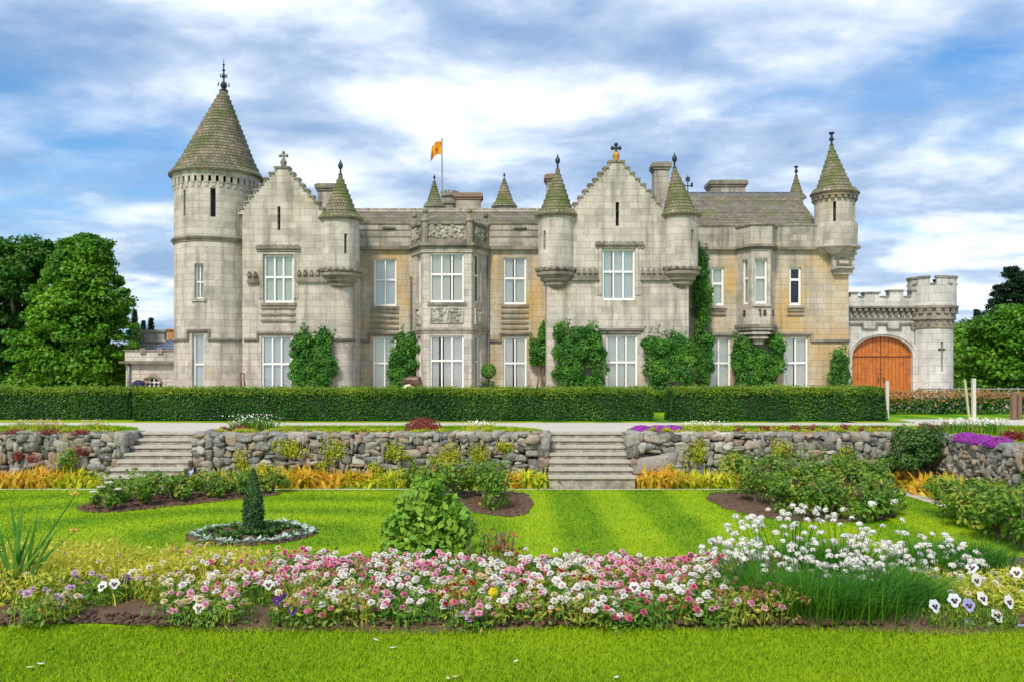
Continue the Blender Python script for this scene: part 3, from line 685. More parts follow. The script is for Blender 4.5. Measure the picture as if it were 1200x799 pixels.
for (x, y) in posts:
    mb = MB(); mb.lathe(x, y, [(.19, pz0), (.19, pz1 - .02), (.25, pz1 + .02), (.25, pz1 + .09), (.17, pz1 + .14), (.12, pz1 + .3), (.07, pz1 + .38), (.06, pz1 + .42), (0, pz1 + .42)], 10, sm=False); o = P_(mb, 'parapet_post', STONE_D)
    b = MB(); zb = pz1 + .53; b.lathe(x, y, [(0, zb - .15)] + [(.15 * math.sin(k * math.pi / 6), zb - .15 * math.cos(k * math.pi / 6)) for k in range(1, 6)] + [(0, zb + .18)], 10); P_(b, 'ball_finial', STONE_D, o)
# roof behind and downpipes
def longroof(p0, p1, qe, qr, ye, yr, mat=SLATE, yb=54):
    a0, a1 = X(p0, ye), X(p1, ye); ze, zr = Z(qe, ye), Z(qr, yr); mb = MB(); L = math.hypot(yr - ye, zr - ze); n = int(L / .3)
    for i in range(n):                          # overlapping courses
        t0, t1 = i / n, (i + 1) / n; ya, yb_ = ye + (yr - ye) * t0, ye + (yr - ye) * t1; za, zb_ = ze + (zr - ze) * t0, ze + (zr - ze) * t1
        mb.poly([(a0, ya, za + .035), (a1, ya, za + .035), (a1, yb_ , zb_ + .0), (a0, yb_, zb_ + .0)], [(a0, t0 * L), (a1, t0 * L), (a1, t1 * L), (a0, t1 * L)])
        mb.poly([(a0, yb_, zb_), (a1, yb_, zb_), (a1, yb_, zb_ + .035), (a0, yb_, zb_ + .035)], [(a0, t1 * L)] * 4)
    mb.poly([(a0, yr, zr), (a1, yr, zr), (a1, yb, ze), (a0, yb, ze)]); mb.poly([(a0, ye, ze), (a0, yr, zr), (a0, yb, ze)]); mb.poly([(a1, ye, ze), (a1, yr, zr), (a1, yb, ze)])
    o = P_(mb, 'roof', mat)
    r_ = MB(); r_.box(a0, a1, yr - .1, yr + .1, zr - .06, zr + .09)
    k = int((a1 - a0) / .5)
    for i in range(k): r_.box(a0 + i * .5, a0 + i * .5 + .44, yr - .13, yr + .13, zr + .09, zr + .13)
    P_(r_, 'ridge', STONE if qr > 240 else LEAD, o)
longroof(400, 668, 276, 247.5, Ym + .3, 48.2)
for p, q0, q1 in ((481.5, 330, 455), (572.5, 287, 460)):
    mb = MB(); x = X(p, Ym); mb.tube([(x, Ym - .08, TB), (x, Ym - .08, Z(q0, Ym))], .05, 8)
    for k in range(4): z = TB + .4 + k * 1.9; mb.lathe(x, Ym - .08, [(.05, z), (.07, z), (.07, z + .07), (.05, z + .07)], 8)
    P_(mb, 'downpipe', LEAD)
# ---- right range
Yr = 44.0; MR = flatM(Yr)
rh = [H(834, 848.5, 313.5, 358.5, Yr), H(925, 939, 313.5, 358, Yr), H(829, 856, 395.5, 463, Yr), H(918.5, 947, 395, 463, Yr)]
mb = MB(); gridwall(mb, MR, X(800, Yr), X(994.5, Yr), TB - .2, Z(291, Yr), rh); P_(mb, 'wall', STONE_W)
window(MR, *rh[0][:4], cols=1, split=.42, fw=.10); window(MR, *rh[1][:4], cols=1, split=.32, fw=.10, fill=None, blind=NAVYROOM)
window(MR, *rh[2][:4], cols=2, split=.44, sill=False); window(MR, *rh[3][:4], cols=2, split=.44, sill=False)
side_wall(X(994.5, Yr), Yr, 56, Z(291, Yr), STONE_W)
zc = Z(291, Yr); xa, xb = X(806, Yr), X(999, Yr)
mb = MB(); mb.box(xa, xb, Yr - .12, Yr + .25, zc + .002, Z(265.5, Yr)); P_(mb, 'parapet', STONE_P)
mb = MB(); mb.box(xa, xb, Yr - .24, Yr + .0, zc - .10, zc + .04); mb.box(xa, xb, Yr - .17, Yr + .3, Z(265.5, Yr), Z(263.8, Yr)); P_(mb, 'cornice', STONE_D)
mould(MR, [(X(816, Yr), Z(391.5, Yr)), (X(861, Yr), Z(391.5, Yr))], .14, .12)
mould(MR, [(X(914, Yr), Z(391, Yr)), (X(950.5, Yr), Z(391, Yr)), (X(950.5, Yr), Z(399, Yr)), (X(994, Yr), Z(399, Yr))], .12, .10)
apron(832, 850, 364, Yr, 2, 5); apron(922, 942, 364, Yr, 2, 5)
Yo = 43.0
ori = [(X(863, Yr), Yr), (X(881, Yo), Yo), (X(903, Yo), Yo), (X(903, Yo) + .5, Yr)]
def oriprism(o, z0, z1, name, mat, parent=None):
    pts = offset_poly([(ori[0][0], Yr + .4), *ori, (ori[3][0], Yr + .4)], o); mb = MB(); mb.prism(pts, z0, z1); return P_(mb, name, mat, parent)
OA, OLA = segM(ori[0], ori[1]); OC, OLC = segM(ori[2], ori[3]); OF = flatM(Yo)
mb = MB(); of_ = H(884.3, 899.5, 303, 356, Yo, .22); oz0, oz1 = Z(380, Yo), Z(292, Yo)
gridwall(mb, OF, ori[1][0], ori[2][0], oz0, oz1, [of_])
oa = (OLA * .36, OLA * .74, of_[2], of_[3], .18); oc = (OLC * .3, OLC * .68, of_[2], of_[3], .18)
gridwall(mb, OA, 0, OLA, oz0, oz1, [oa]); gridwall(mb, OC, 0, OLC, oz0, oz1, [oc]); P_(mb, 'oriel', STONE)
window(OF, *of_[:4], cols=1, split=.42, fw=.09, rev=.16, sill=True); window(OA, *oa[:4], cols=1, split=.42, fw=.08, rev=.12, sill=False); window(OC, *oc[:4], cols=1, split=.42, fw=.08, rev=.12, sill=False, fill=BLIND_BROWN)
prev = oz0
for k, (o, q) in enumerate(((.10, 383.5), (.02, 386.5), (-.12, 389), (-.06, 391.5), (-.24, 394), (-.18, 396.5), (-.34, 399), (-.42, 403))):
    z = Z(q, Yo); oriprism(o, z, prev - .002, 'corbel', STONE_D if k % 2 == 0 else STONE); prev = z
for k, (o, q0, q1) in enumerate(((.06, 292, 289.5), (.2, 289.5, 286.5), (.08, 286.5, 264), (.16, 264, 262))): oriprism(o, Z(q0, Yo) + .002, Z(q1, Yo), ('cornice', 'cornice', 'parapet', 'coping')[k], STONE_P if k == 2 else STONE_D)
# carved devices on the oriel: the dark figures 8 and 18
def digits(M, u, z, txt, s=.34):
    mb = MB(); 
    for i, ch in enumerate(txt):
        c = u + (i - (len(txt) - 1) / 2) * s * .62
        if ch == '1': mb.mbox(M, c - .03, c + .03, -.01, .05, z - s / 2, z + s / 2); mb.mbox(M, c - .08, c - .03, -.01, .045, z + s * .3, z + s * .42)
        else:
            for zc_, r_ in ((z + s * .24, s * .19), (z - s * .21, s * .24)):
                k = 12
                for q in range(k):
                    a0, a1 = q * 2 * math.pi / k, (q + 1) * 2 * math.pi / k; ri = r_ * .45
                    A, B, C_, D = [(c + rr_ * math.cos(a), zc_ + rr_ * math.sin(a)) for rr_, a in ((ri, a0), (r_, a0), (r_, a1), (ri, a1))]
                    mb.poly([M(A[0], .05, A[1]), M(B[0], .05, B[1]), M(C_[0], .05, C_[1]), M(D[0], .05, D[1])]); mb.poly([M(B[0], .05, B[1]), M(B[0], -.01, B[1]), M(C_[0], -.01, C_[1]), M(C_[0], .05, C_[1])])
    P_(mb, 'carved_figure', STONE_CH)
STONE_CH = plain('blackened carving', (.06, .055, .045), .9)
digits(OF, X(893.5, Yo), Z(366.5, Yo), '18', .36); digits(OA, OLA * .55, Z(366.5, Yo), '8', .36); digits(OC, OLC * .5, Z(366.5, Yo), '8', .36)
# ---- right corner turret on its stepped pedestal
Yc = 44.3; cz = Z(237, Yc)
ct = turret(978, 22.6, 229, 171, 266, 0, Yc, SLATE_MOSS, [(976, 240, 266), (1001, 242, 262)], 'chess', 1.05, corb=False, flare=.2, lean=-3.5)
cM = cylM(X(978, Yc), Yc, 22.6 * Yc / FPX); corbel_ring(cM, 22.6 * Yc / FPX, Z(238, Yc), Z(229.5, Yc), 22, .15, ct)
r0 = 22.6 * Yc / FPX; mb = MB(); mb.lathe(X(978, Yc), Yc, [(r0 + .0, Z(263, Yc)), (r0 + .12, Z(264, Yc)), (r0 + .12, Z(289.5, Yc)), (r0 + .26, Z(290, Yc)), (r0 + .28, Z(292, Yc)), (r0 + .10, Z(294.5, Yc)), (r0 - .02, Z(297, Yc)), (r0 - .1, Z(299, Yc)), (r0 - .4, Z(299, Yc))], 32, sm=False); P_(mb, 'turret_base', STONE, ct)
mb = MB(); x0_, x1_ = X(973, Yr), X(998.5, Yr)
mb.box(x0_ - .1, x1_ + .1, Yr - .42, Yr + .5, Z(300, Yr), Z(297, Yr)); mb.box(x0_, x1_, Yr - .34, Yr + .4, Z(317, Yr), Z(300, Yr) - .002); mb.box(x0_ + .1, x1_ - .05, Yr - .24, Yr + .3, Z(322, Yr), Z(317, Yr) - .002)
P_(mb, 'pedestal', STONE, ct); mb = MB()
for (a, b, c, d) in ((974.5, 998, 303, 305), (977, 980, 305, 312), (992, 995, 305, 312), (980, 992, 310, 312), (974.5, 998, 315, 317)): mb.box(X(a, Yr), X(b, Yr), Yr - .40, Yr - .34, Z(d, Yr), Z(c, Yr))
P_(mb, 'pedestal_moulding', STONE_D, ct)
longroof(806, 968, 276, 228.5, Yr + .3, 48.8)
# ---- chimneys
def chimney(p0, p1, q0, q1, y, capmat=STONE_D, pots=0, mat=STONE_P, dy=.9):
    a, b = X(p0, y), X(p1, y); zb, zt_ = Z(q1, y), Z(q0, y); mb = MB(); c = .13
    mb.box(a, b, y, y + dy, zb - 2.0, zt_ - .38); o = P_(mb, 'chimney', mat)
    m2 = MB(); m2.box(a - c * .5, b + c * .5, y - c * .5, y + dy + c * .5, zt_ - .378, zt_ - .26); m2.box(a - c, b + c, y - c, y + dy + c, zt_ - .258, zt_ - .06); m2.box(a - c * .3, b + c * .3, y - c * .3, y + dy + c * .3, zt_ - .058, zt_); P_(m2, 'chimney_cap', capmat, o)
BROWNCAP = plain('brown chimney cap', (.26, .17, .11), .8, 0, .3, 6)
chimney(372, 392, 215, 246, 45.5); chimney(641, 651, 204, 240, 46, BROWNCAP); chimney(767, 784, 190, 240, 45); chimney(833.5, 873.5, 211, 230, 49.5, STONE_D, dy=1.2); chimney(534, 563, 226, 250, 51, BROWNCAP)
# ---- far turrets behind the ridge
def backturret(cpx, rpx, q_base, q_apex, y, fs, ball='ball', zdown=3.0):
    r = rpx * y / FPX; cx = X(cpx, y); mb = MB(); mb.lathe(cx, y, [(r - .08, Z(q_base, y) - zdown), (r - .08, Z(q_base, y) - .12), (r + .12, Z(q_base, y) - .06), (r + .12, Z(q_base, y))], 20, sm=False)
    t = P_(mb, 'turret', STONE); cone(cx, y, r, Z(q_base, y), Z(q_apex, y), SLATE_MOSS, t, seg=24); finial_ball(cx, y, Z(q_apex, y) - .02, fs, t, ball); return t
backturret(509, 10.5, 242, 213, 53, .6); backturret(591, 13, 242, 210, 53, .55); backturret(933, 9.5, 232, 207, 53, .95, 'chess')
t = MB(); yy = 55; cx = X(527, yy); r = 8.5 * yy / FPX
t.lathe(cx, yy, [(r, Z(245, yy) - 2), (r, Z(241, yy)), (r + .1, Z(240, yy)), (r + .1, Z(237, yy)), (r, Z(236, yy)), (r, Z(232, yy)), (r + .12, Z(231, yy)), (r + .12, Z(228, yy)), (0, Z(228, yy))], 20, sm=False)
ow = P_(t, 'lookout_turret', STONE_D); bt = MB(); Ml = cylM(cx, yy, r)
for i in range(10): u = 2 * math.pi * r * i / 10; bt.mbox(Ml, u - .09, u + .09, -.05, .12, Z(228, yy), Z(225, yy))
P_(bt, 'battlement', STONE_D, ow)
# body behind so that the castle is solid from the side
mb = MB(); mb.prism([(X(300, Yg), 45.5), (X(994, Yr) - .01, 45.5), (X(994, Yr) - .01, 56), (X(300, Yg), 56)], TB - .2, Z(276, Ym) - .05); P_(mb, 'rear_range', STONE)
# wind vane on the ridge
mb = MB(); y = 49; x = X(806, y); z = Z(229, y); mb.tube([(x, y, z - .4), (x, y, Z(206, y))], .03, 6); mb.lathe(x, y, [(.1, z), (.14, z + .1), (.05, z + .2)], 8)
for a, b, c, d in ((800, 811, 217.5, 218.7), (799.5, 802.5, 216, 220), (809.5, 812, 214.5, 219.5), (803.5, 808.5, 208, 213)): mb.box(X(a, y), X(b, y), y - .02, y + .02, Z(d, y), Z(c, y))
P_(mb, 'wind_vane', IRON)
# flag
yf = 55.5; xf = X(518, yf)
fp = thing('flagpole', 'grey flagpole with small yellow and red flag above castle roof', 'flagpole', (xf, yf, Z(236, yf)))
mb = MB(); mb.tube([(xf, yf, Z(240, yf)), (xf, yf, Z(164, yf))], [.06, .04], 8); mb.lathe(xf, yf, [(0, Z(165, yf)), (.09, Z(164, yf)), (0, Z(162, yf))], 8); mb.build('pole', GREYWOOD, fp)
m, nt, b = newmat('yellow and red flag'); n = NOISE(nt, POS(nt), 2.3, 2); rp = ramp(nt, [(.42, (.75, .42, .02)), (.56, (.70, .28, .02)), (.62, (.55, .06, .02))]); nt.links.new(n, rp.inputs[0]); nt.links.new(rp.outputs[0], b.inputs['Base Color'])
mb = MB(); N = 10; g = {}
for i in range(N + 1):
    for j in range(9):
        s, t = i / N, j / 8; xx = xf - .04 - s * .62 + .05 * math.sin(s * 9 + t * 2); zz_ = Z(165.5, yf) - t * (.85 - .12 * s) - s ** 2 * .30 - (s > .85) * .25 * t; g[i, j] = (xx, yf + .13 * math.sin(s * 9 + t * 1.5) * (.3 + s), zz_)
for i in range(N):
    for j in range(8): mb.poly([g[i, j], g[i + 1, j], g[i + 1, j + 1], g[i, j + 1]], None, True)
mb.build('flag', m, fp)
# ================================================================== gatehouse
Yh = 44.6
gate = thing('gatehouse', 'crenellated white granite gatehouse with round turret and orange wooden doors', 'gatehouse', (X(1050, Yh), Yh, TB))
xL, xR = X(994.5, Yr) + .003, X(1071, Yh); cxg, rw = X(1033.8, Yh), 35.6 * Yh / FPX; zs_, za_ = Z(419, Yh), Z(394, Yh)
mb = MB(); zt_ = Z(357, Yh)
mb.poly([(xL, Yh, TB - .2), (cxg - rw, Yh, TB - .2), (cxg - rw, Yh, zt_), (xL, Yh, zt_)]); mb.poly([(cxg + rw, Yh, TB - .2), (xR, Yh, TB - .2), (xR, Yh, zt_), (cxg + rw, Yh, zt_)])
N = 28; arch = []
for i in range(N + 1):
    a = math.pi * i / N; c = math.cos(a); s_ = math.sin(a); arch.append((cxg - rw * c, zs_ + (za_ - zs_) * (s_ ** .92)))
for (x0, z0), (x1, z1) in zip(arch, arch[1:]):
    mb.poly([(x0, Yh, z0), (x1, Yh, z1), (x1, Yh, zt_), (x0, Yh, zt_)]); mb.poly([(x0, Yh, z0), (x1, Yh, z1), (x1, Yh + .35, z1), (x0, Yh + .35, z0)])
for x in (cxg - rw, cxg + rw): mb.poly([(x, Yh, TB - .2), (x, Yh + .35, TB - .2), (x, Yh + .35, zs_), (x, Yh, zs_)])
mb.box(xL, xR, Yh + .6, Yh + 1.0, TB - .2, zt_ - .002)
gw = mb.build('wall', STONE_G, gate)
ar = MB()
for o0, o1, w_ in ((0.0, .10, .05), (.10, .19, .12)):
    A = [(cxg - (rw + o0), TB), *[(cxg + (x - cxg) * (rw + o0) / rw, z + o0 * .9) for x, z in arch], (cxg + rw + o0, TB)]
    B = [(cxg - (rw + o1), TB), *[(cxg + (x - cxg) * (rw + o1) / rw, z + o1 * .9) for x, z in arch], (cxg + rw + o1, TB)]
    for i in range(len(A) - 1):
        y0 = Yh - w_
        ar.poly([(A[i][0], y0, A[i][1]), (A[i + 1][0], y0, A[i + 1][1]), (B[i + 1][0], y0, B[i + 1][1]), (B[i][0], y0, B[i][1])])
        ar.poly([(B[i][0], y0, B[i][1]), (B[i + 1][0], y0, B[i + 1][1]), (B[i + 1][0], Yh, B[i + 1][1]), (B[i][0], Yh, B[i][1])]); ar.poly([(A[i][0], y0, A[i][1]), (A[i][0], Yh, A[i][1]), (A[i + 1][0], Yh, A[i + 1][1]), (A[i + 1][0], y0, A[i + 1][1])])
ar.build('arch_surround', STONE_G, gate)
def arch_z(x):
    c = max(-1, min(1, (x - cxg) / rw)); return zs_ + (za_ - zs_) * (math.sqrt(max(0, 1 - c * c)) ** .92)
for side in (-1, 1):
    d = MB(); n = 8; x0, x1 = (cxg - rw, cxg - .012) if side < 0 else (cxg + .012, cxg + rw)
    for i in range(n):
        a, b = x0 + (x1 - x0) * i / n + .009, x0 + (x1 - x0) * (i + 1) / n - .009; za, zb = arch_z(a), arch_z(b)
        d.hexa([(a, Yh + .2, TB), (b, Yh + .2, TB), (b, Yh + .28, TB), (a, Yh + .28, TB), (a, Yh + .2, za), (b, Yh + .2, zb), (b, Yh + .28, zb), (a, Yh + .28, za)])
    dd = d.build('door', GATEWOOD, gate)
    r_ = MB(); r_.box(x0 + .02, x1 - .02, Yh + .12, Yh + .198, Z(417, Yh), Z(413, Yh)); r_.build('rail', GATEWOOD, dd); r_ = MB(); r_.box(x0 + (.1 if side < 0 else .02), x1 - (.02 if side < 0 else .1), Yh + .15, Yh + .198, Z(460, Yh), Z(457, Yh)); r_.build('rail', GATEWOOD, dd)
    h_ = MB(); xk = cxg + side * .14
    h_.tube([(xk, Yh + .19, Z(442, Yh)), (xk, Yh + .12, Z(442, Yh)), (xk, Yh + .12, Z(447, Yh)), (xk, Yh + .19, Z(447, Yh))], .02, 6); h_.build('handle', IRON, dd)
# corbels, stepped moulding, battlements
mb = MB(); M = flatM(Yh); a, b = xL, xR + .05
mb.mbox(M, a, b, -.02, .30, Z(361.5, Yh), Z(359.5, Yh)); mb.mbox(M, a, b, -.02, .1, Z(374, Yh), Z(372.5, Yh))
n = 12; st = (b - a) / n
for i in range(n): mb.mbox(M, a + st * (i + .12), a + st * (i + .62), -.02, .26, Z(365, Yh), Z(361.5, Yh) - .002); mb.mbox(M, a + st * (i + .45), a + st * (i + .95), -.02, .14, Z(370.5, Yh), Z(366, Yh))
mb.build('corbel_table', STONE_D, gate)
mb = MB(); zt0, zt1 = Z(359.4, Yh), Z(349, Yh); mb.box(a, b, Yh - .26, Yh + .2, zt0, zt1)
me_ = [(995, 1003), (1010, 1028), (1040.5, 1052), (1068, 1073)]; 
for (p, q), zq in zip(((995, 1003), (1011, 1028), (1040, 1056), (1066, 1076)), (344.5, 344.5, 342, 342)): mb.box(max(a, X(p, Yh)), X(q, Yh), Yh - .26, Yh + .2, zt1, Z(zq, Yh))
mb.build('battlement', STONE_G, gate)
cp = MB()
for (p, q), zq in zip(((995, 1003), (1011, 1028), (1040, 1056), (1066, 1076)), (344.5, 344.5, 342, 342)): cp.box(max(a, X(p, Yh) - .06), X(q, Yh) + .06, Yh - .32, Yh + .26, Z(zq, Yh), Z(zq - 1.8, Yh))
for p, q in ((1003, 1011), (1028, 1040), (1056, 1066)): cp.box(X(p, Yh) + .065, X(q, Yh) - .065, Yh - .31, Yh + .24, zt1, zt1 + .06)
cp.build('coping', STONE_D, gate)
mb = MB(); pts = [(995.5, 379.5)]
def stepm(M, runs, mb, t=.075, w_=.1):
    for (p0, p1, q) in runs: mb.mbox(M, p0 - t / 2, p1 + t / 2, -.02, w_, q - t / 2, q + t / 2)
    for (r0_, r1_) in zip(runs, runs[1:]):
        zlo, zhi = sorted((r0_[2], r1_[2])); mb.mbox(M, r0_[1] - t / 2, r0_[1] + t / 2, -.02, w_, zlo + t / 2, zhi - t / 2)
q1, q2 = Z(379.5, Yh), Z(385.5, Yh)
stepm(M, [(X(996, Yh), X(1010.5, Yh), q1), (X(1010.5, Yh), X(1027, Yh), q2), (X(1027, Yh), X(1039, Yh), q1), (X(1039, Yh), X(1055, Yh), q2), (X(1055, Yh), X(1068, Yh), q1), (X(1068, Yh), X(1076, Yh), q2)], mb)
mb.build('stepped_moulding', STONE_D, gate)
# round turret of the gatehouse
rl = 23 * Yh / FPX; rx = X(1094.5, Yh); yy = Yh + .25; ru = 26.5 * Yh / FPX
mb = MB(); Mr = cylM(rx, yy, rl); u = rl * math.asin((X(1104, yy - rl) - rx) / rl)
cross = [(u - .055, u + .055, Z(435, yy - rl), Z(400, yy - rl), .25), (u - .19, u + .19, Z(411, yy - rl), Z(408, yy - rl), .25)]
hh = [(cross[0][0], cross[0][1], cross[0][2], cross[0][3], .25), (cross[1][0], cross[0][0], cross[1][2], cross[1][3], .25), (cross[0][1], cross[1][1], cross[1][2], cross[1][3], .25)]
gridwall(mb, Mr, -math.pi * rl, math.pi * rl, TB - .2, Z(385, Yh), hh, .12)
gt = mb.build('turret', STONE_G, gate)
d = MB(); d.mbox(Mr, u - .3, u + .3, -.3, -.27, Z(437, yy - rl), Z(398, yy - rl)); d.build('cross_slit', DARKROOM, gt)
mb = MB(); mb.lathe(rx, yy, [(rl, Z(386, Yh)), (rl + .06, Z(385, Yh)), (rl + .06, Z(383, Yh)), (rl + .02, Z(382, Yh)), (rl + .02, Z(376, Yh)), (rl + .14, Z(375, Yh)), (rl + .12, Z(371, Yh)), (ru - .06, Z(369, Yh)), (ru - .06, Z(364, Yh)), (ru + .1, Z(362, Yh)), (ru + .1, Z(359.5, Yh)), (ru, Z(359, Yh))], 36, sm=False); mb.build('corbel', STONE_D, gt)
Mu = cylM(rx, yy, ru); cb_ = MB(); n = 18
for i in range(n):
    uu = 2 * math.pi * ru * (i + .5) / n; cb_.mbox(Mu, uu - .1, uu + .1, -.1, .07, Z(368.5, Yh), Z(362.5, Yh)); cb_.mbox(Mr, rl / ru * uu - .1, rl / ru * uu + .02, -.02, .09, Z(382, Yh), Z(377, Yh))
cb_.build('corbel_table', STONE_D, gt)
mb = MB(); zt1 = Z(335, Yh); gridwall(mb, Mu, -math.pi * ru, math.pi * ru, Z(359, Yh), zt1, (), .12); mb.mbox(Mu, -math.pi * ru, math.pi * ru, -.3, -.02, zt1 - .3, zt1 - .002, 36)
n = 8; Lc = 2 * math.pi * ru; cp = MB()
for i in range(n):
    c = Lc * i / n; hw = Lc / n * .31; ztq = Z(327.5, Yh)
    mb.mbox(Mu, c - hw, c + hw, -.28, 0, zt1, ztq, 5); cp.mbox(Mu, c - hw - .05, c + hw + .05, -.33, .06, ztq, ztq + .1, 5); cp.mbox(Mu, c + hw + .055, c + Lc / n - hw - .055, -.31, .05, zt1, zt1 + .07, 3)
mb.build('battlement', STONE_G, gt); cp.build('coping', STONE_D, gt)
# ================================================================== low outbuilding at the far left
Yq = 45.8
ob = thing('outbuilding', 'low crenellated grey stone outbuilding beside the tall round tower', 'outbuilding', (X(175, Yq), Yq, TB))
mb = MB(); xl, xr = X(147.5, Yq), X(222, Yq); cw = X(179.5, Yq); hw = 10.5 * Yq / FPX; za, zs2 = Z(442, Yq), Z(451, Yq)
ww = MB(); zt_ = Z(424, Yq)
ww.poly([(xl, Yq, TB), (cw - hw, Yq, TB), (cw - hw, Yq, zt_), (xl, Yq, zt_)]); ww.poly([(cw + hw, Yq, TB), (xr, Yq, TB), (xr, Yq, zt_), (cw + hw, Yq, zt_)])
ga = [(cw - hw + 2 * hw * i / 12, zs2 + (za - zs2) * (1 - abs(i / 6 - 1) ** 1.7)) for i in range(13)]; zb0 = Z(463, Yq)
for (x0, z0), (x1, z1) in zip(ga, ga[1:]): ww.poly([(x0, Yq, z0), (x1, Yq, z1), (x1, Yq, zt_), (x0, Yq, zt_)]); ww.poly([(x0, Yq, z0), (x1, Yq, z1), (x1, Yq + .2, z1), (x0, Yq + .2, z0)])
ww.poly([(cw - hw, Yq, TB), (cw + hw, Yq, TB), (cw + hw, Yq, zb0), (cw - hw, Yq, zb0)]); ww.poly([(xl, Yq, TB), (xl, Yq, zt_), (xl, Yq + 7, zt_), (xl, Yq + 7, TB)])
ww.build('wall', STONE_O, ob)
mb = MB(); mb.mbox(flatM(Yq), xl - .25, xr, -.02, .3, Z(425.5, Yq), Z(423, Yq)); mb.build('cornice', STONE_D, ob)
mb = MB(); mb.box(xl, xr, Yq - .12, Yq + .3, Z(422.8, Yq), Z(411, Yq)); mb.build('parapet', STONE_O, ob)
mb = MB(); mb.box(xl - .06, xr, Yq - .18, Yq + .36, Z(411, Yq), Z(409.6, Yq))
for p in (169, 189): mb.box(X(p - 3, Yq), X(p + 3, Yq), Yq - .2, Yq + .1, Z(414.5, Yq), Z(408, Yq))
mb.build('coping', STONE_D, ob)
m2 = MB(); A = [(x, z) for x, z in ga]
for o, w_ in ((.12, .1),):
    for (x0, z0), (x1, z1) in zip(ga, ga[1:]): m2.hexa([(x0, Yq - w_, z0 + .06), (x1, Yq - w_, z1 + .06), (x1, Yq, z1 + .06), (x0, Yq, z0 + .06), (x0, Yq - w_, z0 + .2), (x1, Yq - w_, z1 + .2), (x1, Yq, z1 + .2), (x0, Yq, z0 + .2)])
m2.build('hood_moulding', STONE_D, ob)
wf = MB(); y = Yq + .12
for i in range(5): x = cw - hw + 2 * hw * i / 4; wf.box(x - .04, x + .04, y, y + .06, zb0, zs2 + .15 + .22 * (1 - abs(i / 2 - 1)))
for i in range(4):
    c = cw - hw + 2 * hw * (i + .5) / 4; r_ = hw / 4; 
    for k in range(6):
        a0, a1 = math.pi * k / 6, math.pi * (k + 1) / 6; wf.hexa([(c + r_ * math.cos(q) * f_, yy2, zs2 + r_ * 1.6 * math.sin(q) * f_) for f_ in (.78, 1.05) for (q, yy2) in ((a0, y), (a1, y), (a1, y + .05), (a0, y + .05))])
wf2 = wf.build('window', WHITE, ob); d = MB(); d.poly([(cw - hw, Yq + .2, zb0), (cw + hw, Yq + .2, zb0), (cw + hw, Yq + .2, za + .3), (cw - hw, Yq + .2, za + .3)]); d.build('dark_glazing', DARKROOM, wf2)
mb = MB(); mb.tube([(X(152, Yq), Yq - .1, TB), (X(152, Yq), Yq - .1, Z(425, Yq))], .07, 8); mb.build('downpipe', LEAD, ob)
# taller block behind it, hipped blue roof, small orange chimney
mb = MB(); y2 = Yq + 4; xa, xb = X(155, y2), X(192, y2)
mb.box(xa, xb, y2, y2 + 4, TB, Z(401, y2)); mb.build('rear_tower', STONE_O, ob)
mb = MB(); mb.box(xa - .15, xb + .15, y2 - .15, y2 + 4, Z(401, y2) + .001, Z(398.5, y2)); mb.box(xa - .02, xb + .02, y2 - .03, y2 + .4, Z(398.5, y2), Z(389, y2)); mb.box(xa - .12, xb + .12, y2 - .12, y2 + .5, Z(389, y2), Z(386.5, y2)); mb.build('rear_parapet', STONE_O, ob)
mb = MB(); z0, z1 = Z(409, y2 - 1), Z(395, y2 + 1); x0, x1 = X(178, y2 - 1), X(225, y2 - 1)
mb.poly([(x0, y2 - 1.5, z0), (x1 + 2, y2 - 1.5, z0), (x1 + 2, y2 + 1, z1), (X(206, y2 + 1), y2 + 1, z1)]); mb.poly([(x0, y2 - 1.5, z0), (X(206, y2 + 1), y2 + 1, z1), (x0, y2 + 4, z0)]); mb.build('roof', SLATE_B, ob)
mb = MB(); y3 = y2 + 5; mb.box(X(196, y3), X(203, y3), y3, y3 + .5, Z(400, y3), Z(387, y3)); mb.box(X(195, y3), X(204, y3), y3 - .1, y3 + .6, Z(387, y3) + .002, Z(385.5, y3)); mb.build('chimney', plain('orange brick', (.55, .25, .06), .8), ob)
